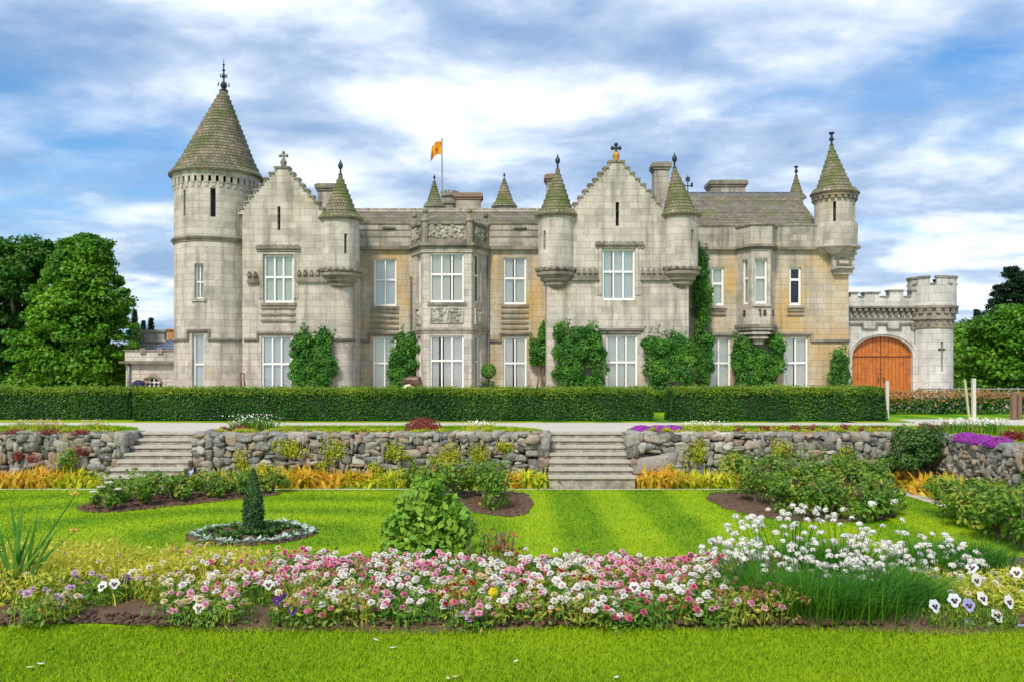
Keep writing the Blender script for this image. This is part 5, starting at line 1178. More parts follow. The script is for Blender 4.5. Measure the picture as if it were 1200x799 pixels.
# ================================================================== trees
def limb_tree(root, x, y, z0, H_, trunk_r, blobs, nl=10):
    mb = MB(); mb.tube([(x, y, z0 - .1), (x + .05, y, z0 + H_ * .2), (x - .08, y + .05, z0 + H_ * .45), (x, y, z0 + H_ * .8)], [trunk_r * 1.2, trunk_r, trunk_r * .7, trunk_r * .2], 10); mb.build('trunk', BARK, root)
    for k in range(nl):
        c = blobs[int(rnd.random() * len(blobs))][0]; zb = min(c[2] - .2, z0 + H_ * rnd.uniform(.15, .55)); zb = max(zb, z0 + .5)
        m = MB(); m.tube([(x, y, zb), ((x + c[0]) / 2, (y + c[1]) / 2, (zb + c[2]) / 2 + .15), tuple(c)], [trunk_r * .45, trunk_r * .28, trunk_r * .08], 7); m.build('limb', BARK, root)
def broadleaf(label, cpx, y, base_q, prof, nb, nl, leaf, mat, cat='tree', name='broadleaf_tree', trunk_r=.3, flat=.5, br=(.6, 1.1), group=None, depthk=.8, seed=1, low=.0, core=True):
    """prof: list of (picture y, left px, right px) giving the crown's outline; nb leaf clumps in its volume"""
    rr = np.random.default_rng(seed); xc = X(cpx, y); root = thing(name, label, cat, (xc, y, gz), group)
    zs = [Z(q, y) for q, _, _ in prof]; ls = [X(l, y) for _, l, _ in prof]; rs = [X(r_, y) for _, _, r_ in prof]
    o = np.argsort(zs); zs = np.array(zs)[o]; ls = np.array(ls)[o]; rs = np.array(rs)[o]; blobs = []
    for i in range(nb):
        z = zs[0] + (zs[-1] - zs[0]) * rr.random() ** .9; l = np.interp(z, zs, ls); r_ = np.interp(z, zs, rs); c = (l + r_) / 2; hw = (r_ - l) / 2
        a = rr.uniform(0, 2 * np.pi); q = math.sqrt(rr.uniform(.25, 1)); R_ = rr.uniform(*br); hw2 = max(.05, hw - R_ * rr.uniform(.45, .8))
        blobs.append((np.array([c + math.cos(a) * q * hw2, y + math.sin(a) * q * max(.05, (hw * depthk - R_ * .5)), z - R_ * flat * .4]), R_))
    parts = []
    for c, R_ in blobs:
        P, N = ell_points(c, (R_, R_, R_ * flat), nl, .5); P[:, 2] -= .28 * ((P[:, 0] - c[0]) ** 2 + (P[:, 1] - c[1]) ** 2) / R_; N[:, 2] += .5
        keep = (P[:, 2] > c[2] - R_ * flat * rr.uniform(.35, 1)); parts.append(leaf_quads(P[keep], N[keep], leaf, .7, .55, .3))
    for i in range(nb):                          # small sprays that fray the outline
        z = zs[0] + (zs[-1] - zs[0]) * rr.random() ** .8; l = np.interp(z, zs, ls); r_ = np.interp(z, zs, rs); c = (l + r_) / 2; hw = (r_ - l) / 2; a = rr.uniform(0, 2 * np.pi); q = rr.uniform(.85, 1.06); e = rr.uniform(.22, .55); k = int(nl * .13)
        P, N = ell_points((c + math.cos(a) * q * hw, y + math.sin(a) * q * hw * depthk, z), (e, e, e * .5), k, .2); N[:, 2] += .6; parts.append(leaf_quads(P, N, leaf, .7, .6, .3))
    V, F = joinVF(parts); mesh_np('crown', V, F, mat, root)
    limb_tree(root, xc, y, gz, zs[-1] - gz, trunk_r, blobs)
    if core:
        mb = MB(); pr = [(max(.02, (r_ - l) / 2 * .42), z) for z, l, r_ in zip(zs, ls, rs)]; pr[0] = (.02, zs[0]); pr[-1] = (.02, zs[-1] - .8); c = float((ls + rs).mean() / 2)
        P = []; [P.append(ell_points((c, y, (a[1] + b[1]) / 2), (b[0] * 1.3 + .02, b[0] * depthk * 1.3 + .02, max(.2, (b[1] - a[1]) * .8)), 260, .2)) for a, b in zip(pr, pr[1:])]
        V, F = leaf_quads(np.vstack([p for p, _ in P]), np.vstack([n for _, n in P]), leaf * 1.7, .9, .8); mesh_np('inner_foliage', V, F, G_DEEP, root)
    return root
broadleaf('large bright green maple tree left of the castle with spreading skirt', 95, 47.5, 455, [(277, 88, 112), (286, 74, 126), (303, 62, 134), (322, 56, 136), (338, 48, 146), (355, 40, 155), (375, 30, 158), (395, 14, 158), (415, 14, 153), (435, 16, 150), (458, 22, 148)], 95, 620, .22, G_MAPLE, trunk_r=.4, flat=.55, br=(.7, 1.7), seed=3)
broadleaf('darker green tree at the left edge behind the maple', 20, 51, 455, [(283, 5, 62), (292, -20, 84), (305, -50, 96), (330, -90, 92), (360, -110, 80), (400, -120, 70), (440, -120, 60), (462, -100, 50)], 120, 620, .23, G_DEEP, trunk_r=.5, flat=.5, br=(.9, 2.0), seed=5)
broadleaf('bright green round maple at the right edge', 1190, 47, 455, [(360, 1172, 1200), (366, 1156, 1230), (378, 1142, 1250), (395, 1134, 1262), (415, 1128, 1270), (440, 1126, 1268), (458, 1130, 1262)], 85, 560, .22, G_MAPLE, trunk_r=.35, flat=.5, br=(.8, 1.7), seed=8)
broadleaf('yellow-green leafy tree behind the gatehouse turret', 1128, 62, 455, [(380, 1115, 1135), (390, 1106, 1146), (410, 1100, 1152), (440, 1098, 1155), (458, 1098, 1155)], 60, 260, .22, G_LIME, trunk_r=.25, flat=.5, br=(.8, 1.2), seed=9)
broadleaf('rounded green tree further behind the right maple', 1130, 78, 455, [(377, 1128, 1142), (384, 1118, 1156), (400, 1112, 1165), (458, 1110, 1170)], 60, 220, .28, G_DEEP, trunk_r=.3, flat=.5, br=(.9, 1.5), seed=10)
broadleaf('low yellowish shrub tree under the big maple beside the outbuilding', 140, 48.5, 455, [(404, 133, 143), (414, 126, 152), (430, 124, 152), (458, 124, 152)], 26, 220, .15, G_LIME, trunk_r=.12, flat=.6, br=(.35, .6), seed=11)
def conifer(label, cpx, y, q0, q1, wpx, name='fir_tree', tiers=34, airy=.0, seed=1, mat=G_PINE, layered=False, base=None):
    rr = random.Random(seed); x = X(cpx, y); zt, zb = Z(q0, y), Z(q1, y) if base is None else base; root = thing(name, label, 'tree', (x, y, gz), 'dark conifers beyond the castle'); H_ = zt - zb; W = wpx * y / FPX / 2
    mb = MB(); mb.tube([(x, y, gz - .1), (x, y, (gz + zt) / 2), (x, y, zt)], [.28, .2, .03], 8); mb.build('trunk', BARK, root); parts = []
    for i in range(tiers):
        t = (i + .5) / tiers; r_ = W * (1 - t) ** (.8 if not layered else .45) * rr.uniform(.75, 1.1) + .1; z = zb + H_ * t; nb = rr.randint(5, 8)
        for k in range(nb):
            a = rr.uniform(0, 6.28); L = r_ * rr.uniform(.55, 1.1); n = int(60 + 150 * L); s = rng.uniform(.1, 1, n); w_ = rng.normal(0, .12 + .1 * L, n) * (1 - s * .5)
            P = np.stack([x + math.cos(a) * s * L - math.sin(a) * w_, y + math.sin(a) * s * L + math.cos(a) * w_, z - s * L * (.22 if not layered else -.05) + rng.normal(0, .05 + .04 * layered, n)], 1); parts.append(leaf_quads(P, np.tile([0, 0, 1.], (n, 1)), (.17 if not layered else .24), .4, .6))
            
    V, F = joinVF(parts); mesh_np('crown', V, F, mat, root); return root
conifer('narrow dark fir whose tip shows beside the big maple', 158, 82, 363, 440, 22, seed=2)
conifer('small dark fir rising above the outbuilding roof', 177, 84, 373, 440, 20, seed=3, tiers=34)
conifer('short dark conifer between the fir and the outbuilding tower', 168, 90, 376, 440, 20, seed=14, tiers=34)
conifer('tall dark layered pine at the right edge behind the maple', 1188, 60, 313, 430, 92, 'pine_tree', 18, seed=4, layered=True)
conifer('second layered pine standing left of the tall pine', 1168, 64, 334, 430, 46, 'pine_tree', 13, seed=6, layered=True)
conifer('thin small fir tip above the yellow-green tree', 1144, 80, 363, 430, 9, seed=7, tiers=34)
# far woodland band that closes the horizon
tw = []
for i in range(150):
    a = rng.uniform(-75, 75); y = rng.uniform(100, 150); xx = math.tan(math.radians(a)) * y * .8; hh = rng.uniform(3.0, 5.6) * y / 120
    for k in range(2): P, N = ell_points((xx + rng.normal() * 3, y, gz + hh * .35), (6.0, 3.0, hh * .62), 420, .4); tw.append(leaf_quads(P, N, .8, .8, .6))
V, F = joinVF(tw); tag(mesh_np('woodland', V, F, G_DEEP, None, (0, 120, gz)), 'distant green woodland along the horizon', 'woodland', kind='stuff')
# ================================================================== plants against the castle wall
def wallplant(label, y, boxes, leaf=.12, dens=1500, mat=G_IVY, name='climbing_shrub', thick=.45, stems=None, group='climbing shrubs trained on the castle wall', seed=0, cat='climber'):
    """boxes: picture rectangles (l, r, top, bottom) with ragged edges"""
    xc = X(sum(b[0] + b[1] for b in boxes) / 2 / len(boxes), y); root = thing(name, label, cat, (xc, y - .2, gz), group); parts = []; core = []
    for (l, r_, t, b) in boxes:
        x0, x1, z1, z0 = X(l, y), X(r_, y), Z(t, y), Z(b, y); A = (x1 - x0) * (z1 - z0); n = int(A * dens)
        # clumps spread over the face of the plant
        nc = max(6, int(A * 9)); 
        for k in range(nc):
            R_ = rng.uniform(.22, .42); cx_ = rng.uniform(x0 + R_ * .7, max(x0 + R_ * .7 + .01, x1 - R_ * .7)); cz_ = rng.uniform(z0, z1 - R_ * .6); cy_ = y - rng.uniform(.1, thick)
            P, N = ell_points((cx_, cy_, cz_), (R_, R_ * .7, R_ * 1.05), max(12, int(n / nc)), .5); N[:, 1] -= .5; N[:, 2] += .35; parts.append(leaf_quads(P, N, leaf, .65, .5, .5))
        for k in range(int((x1 - x0) * 5)):      # loose shoots that break the top edge
            cx_ = rng.uniform(x0, x1); h = rng.uniform(.15, .5); q = 16; s = rng.uniform(0, 1, q); P = np.stack([cx_ + rng.normal(0, .04, q) + s * rng.normal() * .1, y - rng.uniform(.1, thick) + rng.normal(0, .03, q), z1 - .1 + s * h], 1); parts.append(leaf_quads(P, np.tile([0, -.6, .5], (q, 1)), leaf * .8, .6, .7))
    V, F = joinVF(parts); mesh_np('foliage', V, F, mat, root)
    mb = MB(); rr = random.Random(seed + 3)
    for (sx0, q0, sx1, q1) in (stems or [((b[0] + b[1]) / 2 + rr.uniform(-6, 6), 466, (b[0] + b[1]) / 2, b[2] + (b[3] - b[2]) * .4) for b in boxes]):
        p = [(X(sx0, y), y - .12, max(gz, Z(q0, y))), (X((sx0 + sx1) / 2 + rr.uniform(-3, 3), y), y - .16, Z((q0 + q1) / 2, y)), (X(sx1, y), y - .12, Z(q1, y))]; mb.tube(p, [.05, .045, .03], 6)
    mb.build('stem', BARK, root); return root
wallplant('dense square climbing shrub between the left gable windows and the rounded corner', 41.95, [(343, 392, 392, 462), (346, 366, 385, 400), (373, 390, 386, 400), (339, 396, 408, 440)], seed=1)
wallplant('dark climbing shrub left of the central bay window', 44.3, [(456, 493, 400, 462), (462, 488, 390, 410), (453, 492, 415, 440)], seed=2)
wallplant('thin climber on bare twisting stems in the corner left of the main gable', 44.3, [(631, 643, 377, 420), (618, 642, 398, 425)], seed=3, stems=[(627, 466, 632, 420), (638, 466, 626, 415), (634, 460, 640, 400)])
wallplant('broad dense climbing shrub left of the main gable ground window', 41.9, [(650, 712, 390, 462), (648, 665, 380, 395), (668, 700, 383, 400), (646, 690, 395, 440)], seed=4, thick=.6)
wallplant('broad climbing shrub right of the main gable ground window', 41.9, [(753, 812, 396, 462), (749, 772, 388, 410), (782, 800, 390, 405), (760, 812, 400, 440)], seed=5, thick=.6)
wallplant('tall ivy column climbing up the corner beside the right bartizan turret', 43.9, [(813, 829, 290, 330), (811, 833, 320, 395), (811, 836, 385, 440), (813, 830, 425, 462)], seed=6)
wallplant('wide climbing shrub under the small oriel window', 43.9, [(858, 884, 392, 462), (896, 918, 392, 440), (868, 908, 412, 462), (855, 872, 400, 440)], seed=7, thick=.5)
wallplant('small rounded shrub against the wall next to the orange gate', 43.85, [(970, 993, 416, 462), (974, 990, 410, 430), (968, 996, 430, 455)], seed=8, leaf=.11)
# potted topiary ball, garden frames, boulder, bronze figure, person
def ball_foliage(root, c, r, n, leaf, mat, name='foliage'):
    P, N = ell_points(c, (r, r, r), n, .7); V, F = leaf_quads(P, N, leaf, .6, .5); return mesh_np(name, V, F, mat, root)
yp = 42.2; xp = X(572.5, yp); tp = thing('potted_topiary', 'round clipped bush in dark pot beside central bay', 'potted plant', (xp, yp, gz))
mb = MB(); mb.lathe(xp, yp, [(0, gz), (.28, gz), (.30, gz + .1), (.22, gz + .16), (.26, gz + .3), (.40, gz + .62), (.46, gz + .70), (.46, gz + .76), (.40, gz + .77), (0, gz + .72)], 20); mb.build('pot', IRON, tp)
ball_foliage(tp, (xp, yp, Z(434.5, yp)), .38, 900, .09, G_IVY); mb = MB(); mb.tube([(xp, yp, gz + .7), (xp, yp, Z(436, yp))], .03, 6); mb.build('stem', BARK, tp)
for k in range(1): 
    P, N = ell_points((xp, yp, gz + .88), (.4, .4, .16), 240, .4); V, F = leaf_quads(P, N, .09, .6, .6); mesh_np('underplanting', V, F, G_DEEP, tp)
ys = 41.2
for px, wd, q, lab in ((284, 4.2, 437.5, 'small dark metal boot scraper frame near the round tower base'), (414.5, 6.5, 437, 'narrow rusty metal garden frame beside the rounded wall corner')):
    x = X(px, ys if px < 300 else 43); y_ = ys if px < 300 else 43.8; x = X(px, y_); h = Z(q, y_) - gz; w2 = wd * y_ / FPX / 2; f = thing('metal_frame', lab, 'garden frame', (x, y_, gz)); RUST = plain('rusty iron', (.16, .08, .06), .8, .2, .3)
    for s in (-1, 1): mb = MB(); mb.tube([(x + s * w2, y_, gz), (x + s * w2, y_, gz + h)], .028, 6); mb.tube([(x + s * w2, y_ + .4, gz), (x + s * w2, y_ + .05, gz + h * .8)], .022, 6); mb.build('leg', RUST, f)
    mb = MB(); mb.tube([(x - w2, y_, gz + h), (x + w2, y_, gz + h)], .028, 6); mb.build('top_bar', RUST, f); mb = MB(); mb.tube([(x - w2, y_, gz + h * .55), (x + w2, y_, gz + h * .55)], .02, 6); mb.build('cross_bar', RUST, f)
y_ = 27.5; V = boulder((X(481, y_), y_, gz + .42), (.22, .22, .50), flat=.2, rough=.06); tag(mesh_np('boulder', V, SF, plain('pale mossy boulder', (.58, .55, .38), .9, 0, .2, 6, .5), None, (X(481, y_), y_, gz), smooth=True), 'pale rounded boulder top showing just above the long hedge', 'boulder')
# bronze animal figure: a standing boar seen from behind the hedge
def skin_body(name, joints, edges, mat, parent, root_i=0, sub=2):
    me = bpy.data.meshes.new(name); off = WL[parent.name]; me.from_pydata([tuple(Vector(j[0]) - off) for j in joints], edges, []); o = link(name, me, parent)
    sk = o.modifiers.new('skin', 'SKIN'); sk.use_smooth_shade = True
    for v, j in zip(me.skin_vertices[0].data if me.skin_vertices else [], joints): v.radius = (j[1], j[1])
    ss = o.modifiers.new('sub', 'SUBSURF'); ss.levels = sub; ss.render_levels = sub; me.materials.append(mat); return o, me, sk
def skinned(name, joints, edges, mat, parent, root_i=0, sub=2):
    """grow a continuous body over a joint skeleton (bmesh skin layer set before the modifier)"""
    off = WL[parent.name]; bm = bmesh.new(); lay = bm.verts.layers.skin.verify(); vs_ = []
    for i, (p, r_) in enumerate(joints):
        v = bm.verts.new(tuple(Vector(p) - off)); v[lay].radius = (r_, r_) if not isinstance(r_, tuple) else r_; v[lay].use_root = (i == root_i); vs_.append(v)
    for a, b in edges: bm.edges.new((vs_[a], vs_[b]))
    me = bpy.data.meshes.new(name); bm.to_mesh(me); bm.free(); me.materials.append(mat); o = link(name, me, parent)
    sk = o.modifiers.new('skin', 'SKIN'); sk.use_smooth_shade = True; ss = o.modifiers.new('sub', 'SUBSURF'); ss.levels = sub; ss.render_levels = sub; return o
yb_ = 40.5; xb_ = X(485, yb_); bz = gz + .35; bo = thing('bronze_boar_statue', 'dark bronze animal statue in front of left bay side window', 'statue', (xb_, yb_, gz))
mb = MB(); mb.box(xb_ - .5, xb_ + .5, yb_ - .3, yb_ + .3, gz, bz); q = mb.build('plinth', STONE, bo); q.modifiers.new('b', 'BEVEL').width = .03
J = [((xb_ + .30, yb_, bz + .62), .19), ((xb_ + .02, yb_, bz + .68), .24), ((xb_ - .22, yb_, bz + .70), .22), ((xb_ - .40, yb_, bz + .66), .15), ((xb_ - .58, yb_, bz + .52), .07),
     ((xb_ + .33, yb_ - .12, bz + .40), .09), ((xb_ + .38, yb_ - .12, bz + .22), .045), ((xb_ + .33, yb_ - .12, bz + .02), .04), ((xb_ + .33, yb_ + .12, bz + .40), .09), ((xb_ + .38, yb_ + .12, bz + .22), .045), ((xb_ + .33, yb_ + .12, bz + .02), .04),
     ((xb_ - .20, yb_ - .12, bz + .42), .08), ((xb_ - .18, yb_ - .12, bz + .2), .045), ((xb_ - .2, yb_ - .12, bz + .02), .04), ((xb_ - .20, yb_ + .12, bz + .42), .08), ((xb_ - .18, yb_ + .12, bz + .2), .045), ((xb_ - .2, yb_ + .12, bz + .02), .04),
     ((xb_ - .38, yb_ - .09, bz + .84), .035), ((xb_ - .38, yb_ + .09, bz + .84), .035)]
E = [(0, 1), (1, 2), (2, 3), (3, 4), (0, 5), (5, 6), (6, 7), (0, 8), (8, 9), (9, 10), (2, 11), (11, 12), (12, 13), (2, 14), (14, 15), (15, 16), (3, 17), (3, 18)]
skinned('body', J, E, BRONZE, bo, 1)
# person bending down behind the hedge
yq = 36.0; xq = X(160, yq); pe = thing('person', 'person in dark navy jacket stooping behind the far left hedge', 'person', (xq, yq, gz))
NAVY = plain('dark navy jacket', (.022, .022, .065), .8, 0, .25); SKIN = plain('skin', (.50, .30, .22), .6, 0, .05); HAIR = plain('brown hair', (.10, .055, .03), .8)
h0 = gz
J = [((xq - .10, yq, h0 + .86), .15), ((xq + .02, yq, h0 + .98), .17), ((xq + .18, yq, h0 + .96), .16), ((xq + .28, yq, h0 + .99), .07), ((xq + .36, yq, h0 + 1.04), .085),
     ((xq - .12, yq - .11, h0 + .80), .10), ((xq - .02, yq - .13, h0 + .46), .07), ((xq - .14, yq - .13, h0 + .08), .045), ((xq + .02, yq - .13, h0 + .04), .04),
     ((xq - .12, yq + .11, h0 + .80), .10), ((xq + .03, yq + .13, h0 + .47), .07), ((xq - .08, yq + .13, h0 + .08), .045), ((xq + .08, yq + .13, h0 + .04), .04),
     ((xq + .20, yq - .20, h0 + .90), .06), ((xq + .24, yq - .24, h0 + .66), .045), ((xq + .36, yq - .20, h0 + .46), .032), ((xq + .20, yq + .20, h0 + .90), .06), ((xq + .26, yq + .24, h0 + .66), .045), ((xq + .38, yq + .18, h0 + .46), .032)]
E = [(0, 1), (1, 2), (2, 3), (3, 4), (0, 5), (5, 6), (6, 7), (7, 8), (0, 9), (9, 10), (10, 11), (11, 12), (2, 13), (13, 14), (14, 15), (2, 16), (16, 17), (17, 18)]
skinned('body', J, E, NAVY, pe, 0)
bm = bmesh.new(); bmesh.ops.create_uvsphere(bm, u_segments=16, v_segments=12, radius=.105); me = bpy.data.meshes.new('head'); bm.to_mesh(me); bm.free(); me.materials.append(SKIN); hd = link('head', me, pe, (.40, 0, 1.06)); hd.scale = (1.0, .86, 1.1); [setattr(p, 'use_smooth', True) for p in me.polygons]
bm = bmesh.new(); bmesh.ops.create_uvsphere(bm, u_segments=16, v_segments=12, radius=.112); bmesh.ops.delete(bm, geom=[v for v in bm.verts if v.co.z < -.02 and v.co.x > -.03], context='VERTS'); me = bpy.data.meshes.new('hair'); bm.to_mesh(me); bm.free(); me.materials.append(HAIR); hr = link('hair', me, hd, (-.008, 0, .012))
for s in (-1, 1):
    for k in range(5):                           # fingers, slightly curled
        mb = MB(); bx, by, bzz = xq + .37, yq + s * .19, h0 + .45; a = (k - 2) * .018; L = (.05, .07, .075, .07, .055)[k]
        mb.tube([(bx + .01, by + a, bzz), (bx + .02 + (.02 if k == 0 else 0), by + a * 1.2, bzz - L * .6), (bx + .01, by + a * 1.2, bzz - L)], [.010, .009, .007], 6); mb.build('finger', SKIN, pe)
# ================================================================== right-hand background: rose hedge, rails, posts
def mixbush(root, boxes, parts_mats, leaf, dens):
    for (x0, x1, y0, y1, z0, z1) in boxes:
        for mat, (f0, f1), frac, nm in parts_mats:
            n = int((x1 - x0) * (y1 - y0 + .5) * (z1 - z0) * dens * frac); P = np.stack([rng.uniform(x0, x1, n), rng.uniform(y0, y1, n), z0 + (z1 - z0) * (f0 + (f1 - f0) * rng.random(n) ** .8) + rng.normal(0, .03, n)], 1)
            V, F = leaf_quads(P, np.tile([0, -.5, .6], (n, 1)), leaf, .6, .8); mesh_np(nm, V, F, mat, root)
yh = 29.5; G_BRZ = leafmat('bronze shoot leaf', [(0, (.12, .15, .03)), (.4, (.34, .22, .05)), (.7, (.50, .20, .07)), (1, (.48, .30, .20))])
for x0p, x1p, lab in ((1041, 1141, 'low green and reddish rose hedge in front of the gatehouse turret'), (1142, 1186, 'short orange-tipped rose hedge between the pale post and the brown post')):
    rt = thing('rose_hedge', lab, 'hedge', (X((x0p + x1p) / 2, yh), yh, gz), 'rose hedges by the gatehouse'); mixbush(rt, [(X(x0p, yh), X(x1p, yh), yh, yh + .8, gz, Z(465, yh))], [(G_DARK, (0, .9), .8, 'foliage'), (G_BRZ, (.6, 1.35), .38, 'young_shoots')], .10, 1500)
rt = thing('rose_hedge', 'low rose hedge beyond the brown post at the right edge', 'hedge', (X(1215, yh), yh, gz), 'rose hedges by the gatehouse'); mixbush(rt, [(X(1194, yh), X(1260, yh), yh, yh + .8, gz, Z(466, yh))], [(G_DARK, (0, .9), .8, 'foliage'), (G_BRZ, (.6, 1.35), .38, 'young_shoots')], .10, 1500)
def post(label, px, q0, q1, w_, mat, y, lean=0, name='wooden_post', cat='post'):
    x = X(px, y); z0, z1 = gz, Z(q0, y); o = MB(); h = w_ / 2
    o.hexa([(x - h, y - h, z0 - .02), (x + h, y - h, z0 - .02), (x + h, y + h, z0 - .02), (x - h, y + h, z0 - .02), (x - h + lean, y - h, z1), (x + h + lean, y - h, z1), (x + h + lean, y + h, z1), (x - h + lean, y + h, z1)])
    ob_ = o.build(name, mat, None, (x, y, gz)); md = ob_.modifiers.new('b', 'BEVEL'); md.width = .008; return tag(ob_, label, cat)
post('pale square wooden post at the end of the right-hand hedge', 1039.5, 446, 490, .085, PALEWOOD, 26.3)
post('tall pale wooden post, nearest of the slim posts at the right', 1141, 443, 492, .095, PALEWOOD, 26)
post('thin leaning greenish stake just left of the tall pale post', 1136, 444, 492, .05, plain('greenish stake', (.42, .46, .25), .8, 0, .2), 26, lean=-.14, cat='stake')
post('short brown wooden gatepost near the right edge, left of a close pair', 1187.5, 462, 493, .12, BROWNWOOD, 26.1); post('short brown wooden gatepost near the right edge, right of a close pair', 1194.5, 461, 493, .10, BROWNWOOD, 26.2);
RAILM = plain('dull grey rail paint', (.20, .20, .19), .7, 0, .2); yr = 36.0; fn = thing('rail_fence', 'grey metal estate rail fence behind the rose hedges at right', 'fence', (X(1130, yr), yr, gz))
for q in (455.5, 460.5): mb = MB(); mb.tube([(X(1075, yr), yr, Z(q, yr)), (X(1320, yr), yr, Z(q, yr) )], .03, 6); mb.build('rail', RAILM, fn)
for px in range(1078, 1310, 23): mb = MB(); x = X(px, yr); mb.tube([(x, yr, gz), (x, yr, Z(453.5, yr))], .035, 6); mb.build('fence_post', RAILM, fn)
for px in (1095, 1168): mb = MB(); mb.tube([(X(px, yr), yr - .05, gz + .2), (X(px + 18, yr), yr - .05, Z(454, yr))], .025, 6); mb.build('brace', RAILM, fn)
# ================================================================== garden plants
def bushy(label, x, y, z0, rx, ry, h, n, leaf, mat, name='rose_bush', cat='bush', group=None, open_=.6, stems=6, extra=None, flowers=0, fcol=None, seed=0):
    global rng; rng = np.random.default_rng(zlib.crc32(label.encode()) + seed); root = thing(name, label, cat, (x, y, z0), group); parts = []; nc = max(5, int(rx * 14))
    for k in range(nc):
        a = rng.uniform(0, 2 * np.pi); q = math.sqrt(rng.random()) * .8; R_ = rng.uniform(.24, .42) * min(1, h) ; c = (x + math.cos(a) * q * rx, y + math.sin(a) * q * ry, z0 + h * rng.uniform(.25, .82)); P, N = ell_points(c, (R_, R_, R_ * .8), n // nc, .3); N[:, 2] += .5; P = P[P[:, 2] > z0]; N = N[:len(P)]; parts.append(leaf_quads(P, N, leaf, .6, .6, .2))
    for k in range(int(nc * 1.5)):                # free shoots
        a = rng.uniform(0, 2 * np.pi); q = rng.random() * .8; bx_, by_ = x + math.cos(a) * q * rx, y + math.sin(a) * q * ry; m_ = 14; s = rng.random(m_); P = np.stack([bx_ + s * math.cos(a) * .12 + rng.normal(0, .03, m_), by_ + s * math.sin(a) * .1 + rng.normal(0, .03, m_), z0 + h * (.6 + s * rng.uniform(.3, .55))], 1); parts.append(leaf_quads(P, np.tile([0, -.3, .8], (m_, 1)), leaf * .85, .6, .7))
    V, F = joinVF(parts); mesh_np('foliage', V, F, mat, root); mb = MB()
    for k in range(stems): a = rnd.uniform(0, 6.28); mb.tube([(x + math.cos(a) * rx * .15, y + math.sin(a) * ry * .15, z0), (x + math.cos(a) * rx * .35, y + math.sin(a) * ry * .35, z0 + h * .5), (x + math.cos(a) * rx * .6, y + math.sin(a) * ry * .6, z0 + h * .9)], [.014, .011, .006], 5)
    mb.build('stem', BARK, root)
    if extra: extra(root, x, y, z0, rx, ry, h)
    return root
# rose beds on the lawn
k = 0
words = ['nearest the path', 'at the back by the wall', 'in the middle of the bed', 'at the pointed soil end', 'beside the white thrift', 'at the far right corner', 'in the centre row', 'at the front edge', 'near the large boulder', 'by the clipped edge', 'in the second row', 'at the rear corner', 'among taller ones', 'with reddest shoots']
for i, (x, y) in enumerate([(4.75, 18.0), (5.5, 18.2), (6.35, 18.3), (7.1, 18.2), (4.7, 16.9), (5.5, 17.1), (6.3, 17.0), (7.0, 17.1), (4.95, 15.9), (5.7, 15.8), (6.4, 15.7), (5.3, 15.0), (6.05, 15.0)]):
    bushy('green rose bush %s of the right-hand rose bed' % ['at the back left', 'second from left at the back', 'third from left at the back', 'at the back right', 'at the left of the middle row', 'second in the middle row', 'third in the middle row', 'at the right of the middle row', 'left in the third row', 'centre in the third row', 'right in the third row', 'left in the front row', 'right in the front row'][i], x, y, .01, .45, .42, .86 if i < 8 else .7, 950, .085, G_ROSE, group='rose bushes in the lawn beds')
for i, (x, y) in enumerate([(-7.3, 16.15), (-6.9, 16.7), (-6.5, 17.1), (-6.0, 17.5), (-5.5, 17.9), (-5.0, 18.3), (-7.5, 17.0), (-6.9, 17.6), (-6.2, 18.1), (-7.4, 17.9)]):
    bushy('low green rose bush %s of the left bed' % ['at the left tip', 'second along the front', 'third along the front', 'fourth along the front', 'fifth along the front', 'at the right tip', 'at the left end of the back row', 'second in the back row', 'third in the back row', 'rearmost, nearest the left steps'][i], x, y, .01, .42, .32, .5, 620, .08, G_ROSE, group='rose bushes in the lawn beds')
for i, (x, y, h) in enumerate([(-.25, 16.4, .85), (-.5, 17.4, .8), (-1.2, 17.3, .8), (-1.9, 18.0, .75), (-1.1, 18.3, .7)]):
    bushy('bushy rose shrub %s of the middle bed' % ['at the front soil corner', 'behind the front one', 'in the centre', 'at the left end', 'at the back nearest the wall'][i], x, y, .01, .42, .4, h, 950, .085, G_ROSE, group='rose bushes in the lawn beds')
for k_, p in BEDS.items():
    xs_ = [q[0] for q in p]; ys_ = [q[1] for q in p]; n = 900; cx_ = rng.uniform(min(xs_), max(xs_), n); cy_ = rng.uniform(min(ys_), max(ys_), n); k = inpoly(cx_, cy_, p); cx_, cy_ = cx_[k][:420], cy_[k][:420]
    V, F = clods(len(cx_), cx_, cy_, np.full(len(cx_), .012), .02, .065); tag(mesh_np('soil_clods', V, F, SOIL, None, (cx_[0], cy_[0], 0)), 'crumbly brown soil of the lawn bed', 'soil', kind='stuff')
# small white roses at the left tip of the crescent bed
WHITEP = plain('white petal', (.82, .80, .74), .7, 0, .06, 8)
def rosebloom(root, c, r, mat, name='blossom'):
    mb = MB(); 
    for ring, (n, tilt, rr_) in enumerate(((7, .3, 1.), (6, .8, .75), (4, 1.25, .5))):
        for i in range(n):
            a = i * 2 * math.pi / n + ring * .5; ct, s_ = math.cos(a), math.sin(a); w_ = r * rr_ * .62; o = r * .12
            p0 = (c[0] + ct * o, c[1] + s_ * o, c[2]); L = r * rr_; h = math.sin(tilt) * L; d = math.cos(tilt) * L
            p2 = (c[0] + ct * (o + d), c[1] + s_ * (o + d), c[2] + h); m_ = ((p0[0] + p2[0]) / 2, (p0[1] + p2[1]) / 2, c[2] + h * .45); mb.poly([p0, (m_[0] - s_ * w_, m_[1] + ct * w_, m_[2]), p2, (m_[0] + s_ * w_, m_[1] - ct * w_, m_[2])])
    return mb.build(name, mat, root)
rb = [o for o in COL.objects if o.get('label', '').startswith('low green rose bush at the left tip')][0]
